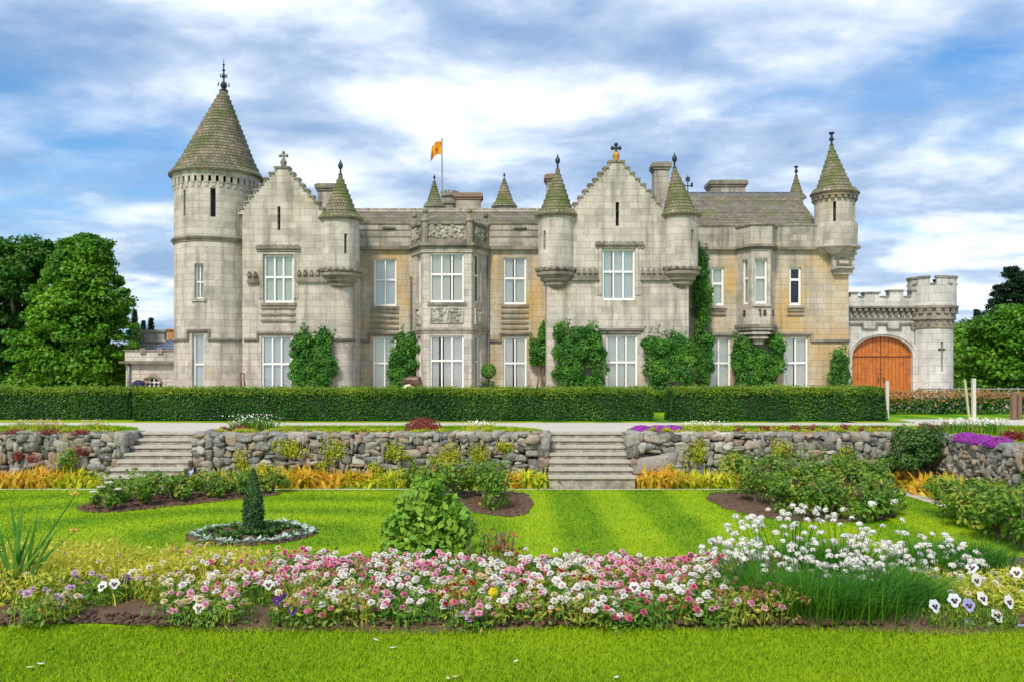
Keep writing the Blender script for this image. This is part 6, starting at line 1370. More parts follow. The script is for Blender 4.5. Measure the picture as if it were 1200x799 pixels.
for dx, dz in ((-.12, .42), (.05, .5), (-.25, .33), (.2, .38)): rosebloom(rb, (-7.3 + dx, 15.98, dz), .075, WHITEP)
# round bed: dwarf conifer with silver edging
xr_, yr_ = -4.0, 13.7; dc = thing('dwarf_conifer', 'small dark conical conifer in the centre of the round bed', 'shrub', (xr_, yr_, .01)); parts = []
n = 5200; t = rng.random(n) ** 1.0; rr_ = .125 * np.where(t < .25, .8 + t * .8, 1 - ((t - .25) / .75) ** 1.8) + .012; a = rng.uniform(0, 2 * np.pi, n); P = np.stack([xr_ + np.cos(a) * rr_ * rng.uniform(.72, 1.28, n), yr_ + np.sin(a) * rr_ * rng.uniform(.75, 1.12, n), .08 + t * .92], 1)
V, F = leaf_quads(P, np.stack([np.cos(a), np.sin(a), np.full(n, .8)], 1), .055, .45, .6); mesh_np('foliage', V, F, leafmat('dwarf conifer leaf', [(0, (.015, .055, .012)), (.6, (.05, .12, .03)), (1, (.14, .23, .05))], trans=.1), dc)
mb = MB(); mb.lathe(xr_, yr_, [(.03, 0), (.03, .1), (.09, .12), (.11, .35), (.06, .7), (0, .9)], 12); mb.build('trunk', CORE, dc)
SILV = leafmat('silver leaf', [(0, (.14, .24, .17)), (.5, (.36, .48, .40)), (1, (.60, .68, .60))], trans=.1)
GLOSS = leafmat('edging leaf', [(0, (.02, .08, .012)), (.6, (.06, .17, .02)), (1, (.16, .18, .05))], trans=.2)
def rosette(label, x, y, z, r, mat, n=34, name='silver_rosette', group=None, cat='bedding plant', asp=.35, up=.6):
    a = rng.uniform(0, 2 * np.pi, n); el = rng.uniform(.15, 1.2, n) * up; L = r * rng.uniform(.7, 1.1, n); D = np.stack([np.cos(a) * np.cos(el), np.sin(a) * np.cos(el), np.sin(el)], 1); S = np.stack([-np.sin(a), np.cos(a), np.zeros(n)], 1); P = np.array([x, y, z]); L = L[:, None]
    V = np.stack([np.tile(P, (n, 1)), P + D * L * .5 + S * L * asp * .5, P + D * L + np.array([0, 0, -.1]) * L, P + D * L * .5 - S * L * asp * .5], 1).reshape(-1, 3)
    return tag(mesh_np(name, V, np.arange(4 * n).reshape(-1, 4), mat, None, (x, y, z)), label, cat, group)
for i in range(26): a = i * 2 * math.pi / 26; q = rnd.uniform(.74, .90); rosette('silvery grey-leaved plant edging the round bed', xr_ + math.cos(a) * q, yr_ + math.sin(a) * q, .02, rnd.uniform(.12, .18), SILV, group='silver plants ringing the round bed')
for i in range(55): a = rnd.uniform(0, 6.28); q = rnd.uniform(.22, .74); rosette('small green-leaved plant inside the ring of silver ones', xr_ + math.cos(a) * q, yr_ + math.sin(a) * q, .02, .13, GLOSS, group='green filling plants of the round bed', name='bedding_plant', up=.9)
# golden plants at the foot of the walls
def straps(label, x, y, z, r, h, mat, n=70, group=None, name='hosta', cat='perennial'):
    P = np.stack([x + rng.normal(0, r * .35, n), y + rng.normal(0, r * .3, n), np.full(n, z)], 1); n = len(P); V, F = blades(P, h, .075, 1.2, .55); return tag(mesh_np(name, V, F, mat, None, (x, y, z)), label, cat, group)
gi = 0
for x in np.arange(-14.5, 8.9, .30):
    if -9.0 < x < -6.9 or .6 < x < 2.75: continue
    m_ = G_YEL if math.sin(x * 1.9) + rnd.uniform(-.5, .5) < .15 else G_YG; h = .31 + .05 * math.sin(x * 2.3) + rnd.uniform(-.08, .07)
    where = 'left of the left steps' if x < -9 else ('between the two flights of steps' if x < .7 else 'right of the central steps')
    for yy_ in (19.35, 19.68):
      if rnd.random() > .1: straps('%s strap-leaved plant at the wall foot %s' % ('orange-gold' if m_ is G_YEL else 'yellow-green', where), x + rnd.uniform(-.08, .08), yy_, 0, .42, h * (1 if yy_ < 19.5 else 1.15), m_, 85, '%s plants at the wall foot %s' % ('orange-gold' if m_ is G_YEL else 'yellow-green', where), 'strap_leaved_plant')
for y in np.arange(10.6, 18.8, .36):
    for xx in (8.62, 8.95):
        m_ = G_YEL if rnd.random() < .55 else G_YG; straps('%s strap-leaved plant along the right-hand wall beside the garden path' % ('orange-gold' if m_ is G_YEL else 'yellow-green'), xx, y, 0, .45, .42, m_, 70, '%s plants beside the garden path' % ('orange-gold' if m_ is G_YEL else 'yellow-green'), 'strap_leaved_plant')
# cushions on and in the terrace walls
def cushion(label, x, y, z, rx, ry, rz, n, leaf, mat, group=None, name='sedum_cushion', cat='rock plant', fl=None, nfl=0, solid=False):
    S_ = [(x + rng.uniform(-.5, .5) * rx, y + rng.uniform(-.1, .1) * ry, z + rng.uniform(-.45, .35) * rz, rng.uniform(.4, .75)) for _ in range(5)] if not solid else [(x, y, z, 1.)] * 5; PN = [ell_points(c[:3], (rx * c[3], ry * c[3], rz * c[3]), n // 5, .2) for c in S_]; P = np.vstack([p for p, _ in PN]); N = np.vstack([q for _, q in PN]); V, F = leaf_quads(P, N, leaf, .5, .8); o = mesh_np(name, V, F, mat, None, (x, y, z)); tag(o, label, cat, group)
    if nfl: P, N = ell_points((x, y, z), (rx * 1.05, ry * 1.05, rz * 1.1), nfl, .9); k = P[:, 2] > z - rz * .3; V, F = leaf_quads(P[k], N[k] + np.array([0, -.3, .6]), leaf * 1.2, .9, .4); mesh_np('flowers', V, F, fl, o)
    return o
hang = [(-10.0, .62, .25, .42), (-6.1, .52, .22, .3), (-4.95, .80, .4, .24), (-3.95, .74, .34, .3), (-2.65, .72, .32, .26), (-3.1, .30, .22, .2), (-1.55, .66, .36, .3), (-.75, .62, .24, .32), (-5.6, .30, .3, .22), (4.1, .72, .3, .4), (4.9, .5, .26, .34), (6.1, .74, .26, .3), (7.4, .60, .3, .3), (-1.5, .26, .26, .24), (-4.3, .34, .2, .2), (3.6, .30, .2, .24), (-12.2, .7, .3, .24), (-.2, .84, .2, .18)]
for i, (x, z, rx, rz) in enumerate(hang): cushion('yellow-green tuft hanging from the face of the stone wall', x, YW - .12, z, rx * 1.25, .16, rz * 1.2, int(1500 * rx * 2), .05, G_SED, 'tufts growing in the face of the stone wall', 'hanging_tuft')
WHT = plain('tiny white flowers', (.80, .78, .74), .8, 0, .05); PURP = plain('purple aubrieta flowers', (.27, .02, .31), .7, 0, .3, 20); PINK = plain('pink tiny flowers', (.62, .22, .36), .8, 0, .3, 20)
tops = []
for x in np.arange(-13.8, 9.0, .36):
    if -9.1 < x < -6.8 or .5 < x < 2.9: continue
    tops.append((x + rnd.uniform(-.1, .1), rnd.uniform(.16, .30), rnd.uniform(.08, .17)))
for i, (x, rx, rz) in enumerate(tops): cushion('low yellow-green sedum cushion along the top of the stone wall', x, YW + .18 + rnd.uniform(-.05, .12), gz + .06, rx, .2, rz, int(1300 * rx * 2), .045, G_SED, 'sedum cushions along the wall top')
cushion('deep red heather mound on the wall top right of centre-left, below the long hedge', X(496, 20.6), 20.6, gz + .10, .46, .35, .27, 3200, .05, G_RED, name='red_heather', solid=True)['label'] = 'deep red heather mound on the wall top below the long hedge'
for px, q, rx in ((268, 505, .3), (285, 503, .22)): cushion('small crimson mound on the wall top right of the left steps', X(px, 20.4), 20.4, gz + .08, rx, .25, .14, 500, .045, G_RED, 'crimson mounds beside the left steps', 'red_heather')
for px, rx in ((60, .4), (92, .34), (20, .36)): cushion('crimson sedum mat draped over the wall at the far left', X(px, 20.1), 20.05, gz + .02, rx, .3, .14, 600, .045, G_RED, 'crimson mats on the far left wall', 'red_sedum')
for px in (22, 95, 40): cushion('reddish clump hanging on the far left wall face', X(px, 19.9), 19.88, .62 if px != 95 else .75, .2, .14, .16, 300, .045, G_RED, 'reddish clumps on the far left wall face', 'red_sedum')
for i, px in enumerate((868, 893, 912, 930, 948, 966, 984, 1012, 1030)): cushion('crimson heather cushion in the row topping the right-hand wall', X(px, 20.4), 20.35, gz + .09, .24, .25, .15, 520, .045, G_RED, 'crimson heathers topping the right-hand wall', 'red_heather')
for i, (px, rx) in enumerate(((752, .24), (772, .32), (788, .24))): cushion('purple aubrieta on the wall top just right of the central steps', X(px, 20.5), 20.5, gz + .07, rx, .26, .10, 380, .04, G_SED, 'purple aubrieta right of the central steps', 'aubrieta', fl=PURP, nfl=1300)
for i, (y, r_) in enumerate(((18.3, .24), (17.7, .27), (17.1, .26))): cushion('purple aubrieta spilling over the right-hand side wall', XR + .14, y, gz + .02, .27, r_ * 1.2, .13, 400, .04, G_SED, 'purple aubrieta on the right-hand side wall', 'aubrieta', fl=PURP, nfl=1700)
def tinyflowers(label, x, y, z, r, h, n, mat, fmat, name='white_flowering_tuft', group=None, s=.038):
    P = np.stack([x + rng.normal(0, r * .5, n), y + rng.normal(0, r * .4, n), np.full(n, z)], 1); V, F = blades(P, h, .02, .6, .4); o = mesh_np(name, V, F, mat, None, (x, y, z)); tag(o, label, 'flowering plant', group)
    Q = P[: n // 3] + np.stack([rng.normal(0, .05, n // 3), rng.normal(0, .05, n // 3), h * rng.uniform(.7, 1.3, n // 3)], 1); V, F = leaf_quads(Q, np.tile([0, -.4, .8], (len(Q), 1)), s, .9, .5); mesh_np('flowers', V, F, fmat, o); return o
for px in (295, 312, 284): tinyflowers('airy white-flowered tuft on the wall top right of the left steps', X(px, 20.9), 20.9, gz, .3, .32, 130, G_ROSE, WHT, group='white tufts right of the left steps')
for px in (553, 568, 812, 826, 838): tinyflowers('white-flowered tuft on the terrace verge near the central steps', X(px, 21.5), 21.5, gz, .25, .18, 90, G_SED, WHT, group='white tufts near the central steps')
for px in (25, 45, 62, 110): tinyflowers('pinkish-white flower tuft on the far left terrace verge', X(px, 21.6), 21.6, gz, .3, .2, 110, G_SED, PINK, group='pinkish tufts on the far left verge', s=.04)
for px in (1118, 1135, 1150, 1162): tinyflowers('white-flowered tuft behind the purple aubrieta at right', X(px, 20.3), 20.3, gz, .3, .28, 150, G_ROSE, WHT, group='white tufts behind the right aubrieta')
for i, px in enumerate((1090, 1106, 1180, 1192)): cushion('dark reddish heather behind the right-hand side wall', X(px, 20.6 if px < 1150 else 18), 20.6 if px < 1150 else 18, gz + .12, .3, .3, .2, 600, .05, G_RED, 'dark heathers behind the right-hand wall', 'red_heather')
G_JUN = leafmat('juniper shoot', [(0, (.02, .06, .015)), (.5, (.05, .13, .02)), (1, (.16, .26, .05))], trans=.15)
bushy('large rounded green juniper at the corner of the right-hand wall', 8.62, 19.2, .0, .66, .5, 1.38, 9000, .07, G_JUN, 'juniper', 'shrub', stems=8)
bushy('low spreading bright green juniper at the foot of the wall, left of the large one', 7.85, 19.2, .02, .5, .3, .48, 2600, .06, G_IVY, 'spreading_juniper', 'shrub', stems=5)
for i, (px, y_) in enumerate(((78, 19.7),)): cushion('dark green upright tuft on the wall face left of the left steps', X(px, y_), y_, .5, .22, .16, .4, 900, .05, G_ROSE, name='wall_shrub')
for i, (px, y_, h) in enumerate(((1125, 15.2, .65), (1150, 14.2, .75), (1175, 13.2, .8), (1198, 12.4, .85), (1215, 15.5, .7), (1165, 16.0, .55))):
    bushy('leafy green bush %s on the lawn at the right edge' % ['nearest the path kerb', 'left of the foremost pair', 'second from the front', 'foremost', 'farthest right', 'behind the others'][i], X(px, y_) if X(px, y_) < 7.5 or True else 0, y_, .0, .5, .45, h, 1100, .09, G_ROSE, 'garden_bush', 'bush', group='green bushes at the right edge of the lawn')
# big-leaved shrub, reddish rose and others just behind the bed
rng = np.random.default_rng(77); bx0, by0, bz0 = X(499, 8.3), 8.3, .48
P_sh = thing('leafy_shrub', 'tall bright green leafy shrub rising behind the flower bed, left of centre', 'shrub', (bx0, by0, bz0)); parts = []; mbs = MB()
for (px, q, R_) in ((492, 575, .11), (510, 572, .10), (476, 590, .13), (500, 592, .17), (524, 590, .13), (470, 612, .15), (494, 612, .20), (520, 612, .19), (538, 604, .12), (464, 634, .13), (484, 636, .20), (508, 638, .22), (530, 634, .17), (478, 656, .17), (500, 660, .2), (522, 656, .17), (456, 618, .08), (546, 622, .09), (488, 562, .05), (515, 562, .06)):
    for dy in (-.12, .1):
        c = (X(px, by0) + rng.normal(0, .02), by0 + dy + rng.normal(0, .04), Z(q, by0)); P, N = ell_points(c, (R_, R_ * .9, R_ * .85), int(2600 * R_ * R_) + 14, .45); N[:, 2] += .5; N[:, 1] -= .25; parts.append(leaf_quads(P, N, .085, .62, .5, .25))
    mbs.tube([(bx0 + rng.normal(0, .03), by0, bz0), ((bx0 + X(px, by0)) / 2, by0, (bz0 + Z(q, by0)) / 2 + .03), (X(px, by0), by0, Z(q, by0))], [.012, .009, .004], 5)
V, F = joinVF(parts); mesh_np('foliage', V, F, G_LIME, P_sh); mbs.build('stem', BARK, P_sh)
bushy('sparse reddish-leaved rose right of the leafy shrub', X(592, 8.2), 8.2, .45, .22, .2, .62, 330, .055, leafmat('bronze rose leaf', [(0, (.08, .10, .02)), (.4, (.22, .20, .04)), (.7, (.40, .16, .05)), (1, (.30, .05, .03))]), 'rose_bush', 'bush', stems=7)
bushy('thin yellow-green rose between the leafy shrub and the reddish rose', X(556, 8.1), 8.1, .48, .16, .16, .55, 200, .055, G_ROSE, 'rose_bush', 'bush', stems=6)
bushy('small dark-stemmed rose behind the flower bed near its left third', X(368, 7.9), 7.9, .5, .16, .14, .42, 120, .045, G_ROSE, 'rose_bush', 'bush', stems=7)
rng = np.random.default_rng(502); rnd = random.Random(31)
# ================================================================== the near flower bed
fgz = FG
def edge_y(x): return 5.47 + .05 * math.sin(x * 1.7) + .03 * math.sin(x * 4.1) + (.10 if x < -1.6 else 0) * min(1, (-1.6 - x))
mb = MB(); N = 120; xs_ = [-9 + 18 * i / N for i in range(N + 1)]
for a, b in zip(xs_, xs_[1:]):
    ya, yb_ = edge_y(a), edge_y(b)
    mb.poly([(a, ya, fgz + .006), (b, yb_, fgz + .006), (b, yb_ + .15, fgz + .05), (a, ya + .15, fgz + .05)]); mb.poly([(a, ya + .15, fgz + .05), (b, yb_ + .15, fgz + .05), (b, 7.45, fgz + .05), (a, 7.45, fgz + .05)])
    mb.poly([(a, 7.45, fgz + .05), (b, 7.45, fgz + .05), (b, 7.7, fgz - .12), (a, 7.7, fgz - .12)])
tag(mb.build('soil', SOIL), kind='structure')
n = 2600; x = rng.uniform(-4.2, 4.4, n); y = 5.5 + rng.random(n) ** 1.5 * 1.2; V, F = clods(n, x, y, np.full(n, fgz + .045), .006, .022); tag(mesh_np('soil_clods', V, F, SOIL, None, (0, 6, fgz)), 'crumbly brown soil along the front of the flower bed', 'soil', kind='stuff')
def petmat(name, c, c2, tr=.25):
    return leafmat(name, [(0, c), (1, c2)], .6, tr, 30, .4, .2)
PM = {'white': petmat('white blossom', (.72, .68, .62), (.90, .88, .84)), 'pink': petmat('pink blossom', (.72, .26, .40), (.88, .58, .66)), 'rose': petmat('rose blossom', (.62, .09, .20), (.80, .30, .40)),
      'red': petmat('red blossom', (.38, .018, .015), (.55, .06, .04)), 'faded': petmat('faded brown blossom', (.28, .085, .05), (.50, .24, .14)), 'cream': petmat('cream blossom', (.62, .52, .26), (.82, .74, .48)), 'purple': petmat('deep purple blossom', (.045, .012, .12), (.13, .04, .26)),
      'lilac': petmat('lilac blossom', (.58, .34, .58), (.78, .60, .76))}
EYEM = plain('yellow flower eye', (.75, .50, .04), .6, 0, .15); LAV = petmat('lavender petal', (.30, .28, .62), (.50, .48, .82)); DRKP = plain('dark violet blotch', (.025, .008, .05), .6, 0, .3); YELP = petmat('yellow petal', (.80, .62, .02), (.88, .74, .05))
def pompon(mat, r, seed, faded=False):
    rr = np.random.default_rng(seed); Vs = []; n = 0
    for ring, (k, tilt, sc) in enumerate(((11, .05, 1.), (9, .45, .85), (7, .9, .62), (4, 1.3, .42))):
        for i in range(k):
            a = i * 2 * math.pi / k + rr.uniform(-.12, .12) + ring * .3; t = tilt + rr.uniform(-.15, .2) - (.5 if faded else 0); L = r * sc * rr.uniform(.85, 1.12); w_ = r * .30; d = np.array([math.cos(a) * math.cos(t), math.sin(a) * math.cos(t), math.sin(t)]); s = np.array([-math.sin(a), math.cos(a), 0]); b = np.array([0, 0, ring * r * .10])
            Vs += [b, b + d * L * .6 + s * w_, b + d * L, b + d * L * .6 - s * w_]; n += 1
    me = bpy.data.meshes.new('blossom'); me.from_pydata([tuple(v) for v in Vs], [], [tuple(range(4 * i, 4 * i + 4)) for i in range(n)]); me.materials.append(mat); return me
POM = {k: [pompon(m_, .027 if k not in ('faded', 'red') else .021, i + 10, k == 'faded') for i in range(3)] for k, m_ in PM.items()}
HEADM = petmat('thrift head white', (.66, .64, .56), (.90, .89, .84), .2)
def ballhead(r, seed):
    rr = np.random.default_rng(seed); n = 46; d = unit(rr.normal(size=(n, 3))); d[:, 2] = np.where(d[:, 2] < -.35, -d[:, 2], d[:, 2]); Vs = []
    for v in d:
        s = np.cross(v, rr.normal(size=3)); s /= np.linalg.norm(s); t = np.cross(v, s); c = v * r * rr.uniform(.75, 1.05); e = r * .34; Vs += [c + s * e, c + t * e + v * e * .3, c - s * e, c - t * e + v * e * .3]
    me = bpy.data.meshes.new('flower_head'); me.from_pydata([tuple(v * np.array([1, 1, .8])) for v in Vs], [], [tuple(range(4 * i, 4 * i + 4)) for i in range(n)]); me.materials.append(HEADM); return me
HEADS = [ballhead(.0255, i) for i in range(4)]
G_BED = leafmat('bedding leaf', [(0, (.03, .11, .012)), (.4, (.09, .24, .02)), (.75, (.26, .38, .03)), (1, (.50, .46, .07))], nscale=3)
G_GOLD = leafmat('golden feathery leaf', [(0, (.30, .40, .03)), (.5, (.62, .62, .06)), (1, (.85, .70, .14))], nscale=3, trans=.35)
def foliage_proto(seed, r=.17, h=.13, n=190, mat=None):
    P = np.stack([rng.normal(0, r * .5, n), rng.normal(0, r * .5, n), rng.uniform(.0, h, n)], 1); Nn = np.stack([P[:, 0] / r, P[:, 1] / r, np.full(n, .7)], 1); A = leaf_quads(P, Nn, .045, .38, .5); q = np.stack([rng.normal(0, r * .45, 40), rng.normal(0, r * .45, 40), np.zeros(40)], 1); B = blades(q, h * 1.15, .006, .5, .3)
    V, F = joinVF([A, B]); me = bpy.data.meshes.new('foliage'); me.from_pydata([tuple(v) for v in V], [], [tuple(f) for f in F]); me.materials.append(mat or G_BED); return me
FOL = [foliage_proto(i) for i in range(7)]; FOLG = [foliage_proto(i, .17, .20, 200, G_GOLD) for i in range(3)]
G_WARM = leafmat('autumn tinted bedding leaf', [(0, (.06, .16, .02)), (.4, (.22, .32, .03)), (.7, (.52, .42, .07)), (1, (.50, .18, .06))], nscale=4); FOLW = [foliage_proto(i, .16, .15, 170, G_WARM) for i in range(3)]
LOW = 0
def clump(name, label, cat, group, x, y, cols, nb, h=.14, fol=None, r=.15, bs=1.0):
    t = thing(name, label, cat, (x, y, fgz + .045), group); o = link('foliage', rnd.choice(fol or FOL), t); o.rotation_euler.z = rnd.uniform(0, 6.28); s = h / .13; o.scale = (1, 1, s)
    for i in range(nb):
        a = rnd.uniform(0, 6.28); q = math.sqrt(rnd.random()) * r; c = cols[i % len(cols)] if i < len(cols) else rnd.choice(cols)
        b = link('blossom', rnd.choice(POM[c]), t, (math.cos(a) * q, math.sin(a) * q, h * rnd.uniform(.85 - LOW, 1.35 - LOW * .3) + .01)); b.rotation_euler = (rnd.uniform(.1, .75), rnd.uniform(-.35, .35), rnd.uniform(0, 6.28)); b.rotation_euler.z = rnd.uniform(-.5, .5); b.scale = (bs * rnd.uniform(.75, 1.15),) * 3
    return t
CN = {'white': 'white', 'pink': 'pink', 'rose': 'deep rose', 'red': 'dark red', 'faded': 'faded brown', 'cream': 'cream', 'lilac': 'lilac pink'}
def zone(px):
    for lim, nm, wts in ((195, 'at the left end of the flower bed', {'lilac': 2, 'white': 1, 'cream': 1}), (340, 'in the left third of the flower bed', {'white': 5, 'pink': 3, 'cream': 2, 'rose': 1}), (440, 'below the small round bed, left of the leafy shrub', {'pink': 4, 'white': 3, 'rose': 2, 'cream': 1, 'faded': 1}),
                         (560, 'in front of the tall leafy shrub', {'white': 5, 'pink': 4, 'red': 1.5, 'rose': 1.2, 'cream': 1}), (700, 'in the middle of the bed below the central steps', {'white': 6, 'cream': 2, 'red': 1, 'pink': 2, 'faded': 1}), (860, 'between the bed centre and the white thrift', {'pink': 4, 'white': 5, 'rose': 2.5, 'faded': 1, 'cream': 1}), (925, 'beside the left edge of the white thrift', {'faded': 5, 'pink': 1, 'cream': .6}), (2000, 'behind the pansies at the right end', {'white': 3, 'cream': 2})):
        if px < lim: return nm, wts
yrow = 5.68
for row in range(6):
    yv = 5.60 + row * .25; rowname = 'front row' if row < 2 else ('mid row' if row < 4 else 'back row'); px = 45.
    while px < 925:
        if row < 2 and (95 < px < 215 or (285 < px < 335)): px += 20; continue        # bare soil
        yy_ = yv + rnd.uniform(-.08, .08); x = X(px, yy_) ; zn, wts = zone(px); c1 = rnd.choices(list(wts), list(wts.values()))[0]; c2 = rnd.choices(list(wts), list(wts.values()))[0]; fol = FOL
        if px < 290 and row > 2: fol = FOLG if rnd.random() < .8 else FOL
        elif c1 in ('faded', 'red') or rnd.random() < .22: fol = FOLW
        LOW = .5 if row < 2 else .15
        nb = rnd.randint(8, 13)
        if px < 200: nb = rnd.randint(0, 2) if row > 2 else rnd.randint(3, 6)
        if 540 < px < 640 and row > 3: nb = rnd.randint(3, 5)
        h = .125 - .003 * row + rnd.uniform(-.02, .03)
        lab = '%s-%s daisies %s, %s' % (CN[c1].replace(' ', '-'), CN[c2].replace(' ', '-'), zn, rowname) if c1 != c2 else '%s daisies %s, %s' % (CN[c1].replace(' ', '-'), zn, rowname)
        if nb == 0: lab = 'golden feathery foliage plant %s, %s' % (zn, rowname); fol = FOLG
        clump('bedding_daisy' if nb else 'golden_foliage_plant', lab, 'bedding plant', ('%s daisies %s' % (CN[c1], zn)) if nb else 'golden foliage plants at the left end', x, yy_, [c1, c1, c2], nb, h * (1.2 if fol is FOLG else 1), fol, .15, 1.0)
        px += rnd.uniform(21, 29) * (.95 if row > 3 else 1)
LOW = 0
# extra taller golden foliage at the left
for i in range(20):
    px = rnd.uniform(80, 275); yy_ = rnd.uniform(6.1, 6.85); x = X(px, yy_); P = np.stack([x + rng.normal(0, .10, 110), yy_ + rng.normal(0, .08, 110), np.full(110, fgz + .02)], 1); V, F = blades(P, .20, .008, .7, .3); tag(mesh_np('golden_grass_clump', V, F, G_GOLD, None, (x, yy_, fgz)), 'feathery golden-yellow clump behind the flowers at the left', 'ornamental grass', 'golden clumps behind the left flowers')
# pansies and violas: five petals with a dark face
def pansy_mesh(base, blotch, r, seed):
    me = bpy.data.meshes.new('petals'); V, F, M_ = [], [], []
    for (a, w_, L, z) in ((60, .75, 1.0, 0), (120, .75, 1.0, .001), (5, .72, .95, .004), (175, .72, .95, .005), (270, .95, 1.05, .009)):
        a = R(a); d = Vector((math.cos(a), math.sin(a))); s = Vector((-d.y, d.x)); b = len(V); k = 10
        out = [d * r * L * .55 + Vector((math.cos(q * 2 * math.pi / k) * r * .52 * d.x - math.sin(q * 2 * math.pi / k) * r * w_ * .62 * d.y, math.cos(q * 2 * math.pi / k) * r * .52 * d.y + math.sin(q * 2 * math.pi / k) * r * w_ * .62 * d.x)) for q in range(k)]
        V += [(p.x, p.y, z * r * 12 + .06 * r * math.sin(i * 2.4)) for i, p in enumerate(out)]; F.append(list(range(b, b + k))); M_.append(0)
        if a < 0.5 or a > 2.5:
            b = len(V); V += [(p.x * .5 , p.y * .5, z * r * 12 + .05 * r) for p in out]; F.append(list(range(b, b + k))); M_.append(1)
    b = len(V); V += [(r * .1 * math.cos(q), r * .1 * math.sin(q), .22 * r) for q in [i * math.pi / 3 for i in range(6)]]; F.append(list(range(b, b + 6))); M_.append(2)
    me.from_pydata(V, [], F); [me.materials.append(m_) for m_ in (base, blotch, EYEM)]; me.polygons.foreach_set('material_index', M_); return me
PANS = {'white': pansy_mesh(PM['white'], DRKP, .042, 1), 'lavender': pansy_mesh(LAV, DRKP, .042, 2), 'purple': pansy_mesh(PM['purple'], DRKP, .036, 3), 'pale': pansy_mesh(petmat('pale blue white petal', (.62, .66, .80), (.84, .86, .92)), DRKP, .042, 4)}
def pansy(kind, label, px, py, h=.16, yy_=None, group=None, s=1.):
    yy_ = min(7.0, max(5.5, (EYE - fgz - h) * FPX / (py - HOR))); h = Z(py, yy_) - fgz; x = X(px, yy_); t = thing('pansy', label, 'pansy', (x, yy_, fgz + .03), group); z = h - .03
    m_ = MB(); m_.tube([(x, yy_, fgz + .03), (x + .01, yy_ - .01, fgz + h * .7), (x, yy_, fgz + h)], .003, 5); m_.build('stem', G_BED, t)
    b = link('petals', PANS[kind], t, (0, -.012, z)); b.rotation_euler = (R(rnd.uniform(55, 75)), 0, R(rnd.uniform(-25, 25))); b.scale = (s,) * 3
    f = link('foliage', rnd.choice(FOL), t); f.scale = (.42, .42, h / .20); f.rotation_euler.z = rnd.uniform(0, 6)
    return t
for kind, px, py, lab in (('white', 135, 683, 'white pansy with dark purple face, alone at the left of the bed'), ('white', 121, 686, 'white pansy turned sideways just left of the dark-faced one'), ('purple', 149, 677, 'small dark violet pansy right of the white-faced one at left'), ('white', 157, 671, 'white pansy behind the small violet one at left'),
        ('purple', 333, 699, 'deep purple pansy, upper one of the purple trio'), ('purple', 343, 715, 'deep purple pansy, lowest of the purple trio'), ('purple', 325, 703, 'deep purple pansy, left one of the purple trio'), ('white', 234, 711, 'white pansy with black face among pale daisies'), ('white', 315, 684, 'white dark-faced pansy above the purple trio'),
        ('white', 652, 680, 'white pansy with dark face in the bed centre'), ('white', 743, 687, 'white pansy with dark centre below the striped lawn'), ('white', 775, 679, 'white pansy to the right of the central dark-faced ones'),
        ('lavender', 1134, 708, 'lavender-blue pansy, upper of two beside the bare soil'), ('lavender', 1135, 731, 'lavender-blue pansy, lower of two beside the bare soil'), ('white', 1167, 720, 'white pansy with black face low at the right'), ('white', 1181, 704, 'white pansy with black face, right of the lavender pair'), ('white', 1190, 670, 'large white black-faced pansy at the right edge, highest'),
        ('lavender', 1197, 738, 'lavender pansy cut by the right edge of the picture'), ('white', 1143, 679, 'white pansy with dark face in front of the rose bush'), ('pale', 1117, 702, 'pale pansy with dark lower petal left of the lavender pair'), ('pale', 1138, 664, 'pale bluish white pansy among thrift heads'), ('pale', 1094, 709, 'pale blue pansy nearest the thrift leaves'), ('white', 1162, 735, 'white pansy facing down near the grass edge'), ('white', 1150, 700, 'white pansy between the lavender pair and the edge'), ('white', 1176, 745, 'white pansy at the very front right')):
    pansy(kind, lab, px, py, .20 if px > 1000 else .18, s=1.0 if px > 1000 else .85 if px > 1000 or kind == 'white' else .8)
for i in range(26):
    px = rnd.uniform(1090, 1260); yy_ = rnd.uniform(5.75, 6.5); x = X(px, yy_)
    clump('golden_foliage_plant', 'yellow-green foliage between the pansies at the right end', 'bedding plant', 'yellow-green foliage among the right pansies', x, yy_, ['cream', 'white'], 2 if rnd.random() < .7 else 0, .085, FOLG if rnd.random() < .65 else FOL, .14)
# yellow poppy
yy_ = 5.75; x = X(578, yy_); t = thing('yellow_poppy', 'single yellow poppy-like flower at the front of the bed', 'flower', (x, yy_, fgz + .04)); m_ = MB(); m_.tube([(x, yy_, fgz + .04), (x, yy_, fgz + .14)], .003, 5); m_.build('stem', G_BED, t)
P, N = ell_points((x, yy_, fgz + .165), (.030, .022, .040), 40, .9); V, F = leaf_quads(P, N, .04, .8, .25); mesh_np('petals', V, F, YELP, t)
# big pale pink ball blossoms near the front
for px, py, c, lab in ((548, 725, 'lilac', 'large pale lilac-pink blossom cluster at the front edge, centre'), (729, 738, 'rose', 'rounded deep pink blossom at the front edge right of centre'), (72, 702, 'lilac', 'lilac phlox cluster at the left end of the bed')):
    yy_ = max(5.5, (EYE - fgz - .12) * FPX / (py - HOR)); x = X(px, yy_); t = clump('pink_flower_cluster', lab, 'bedding plant', None, x, yy_, [c], 16, max(.03, Z(py, yy_) - fgz - .06), None, .07, 1.0)
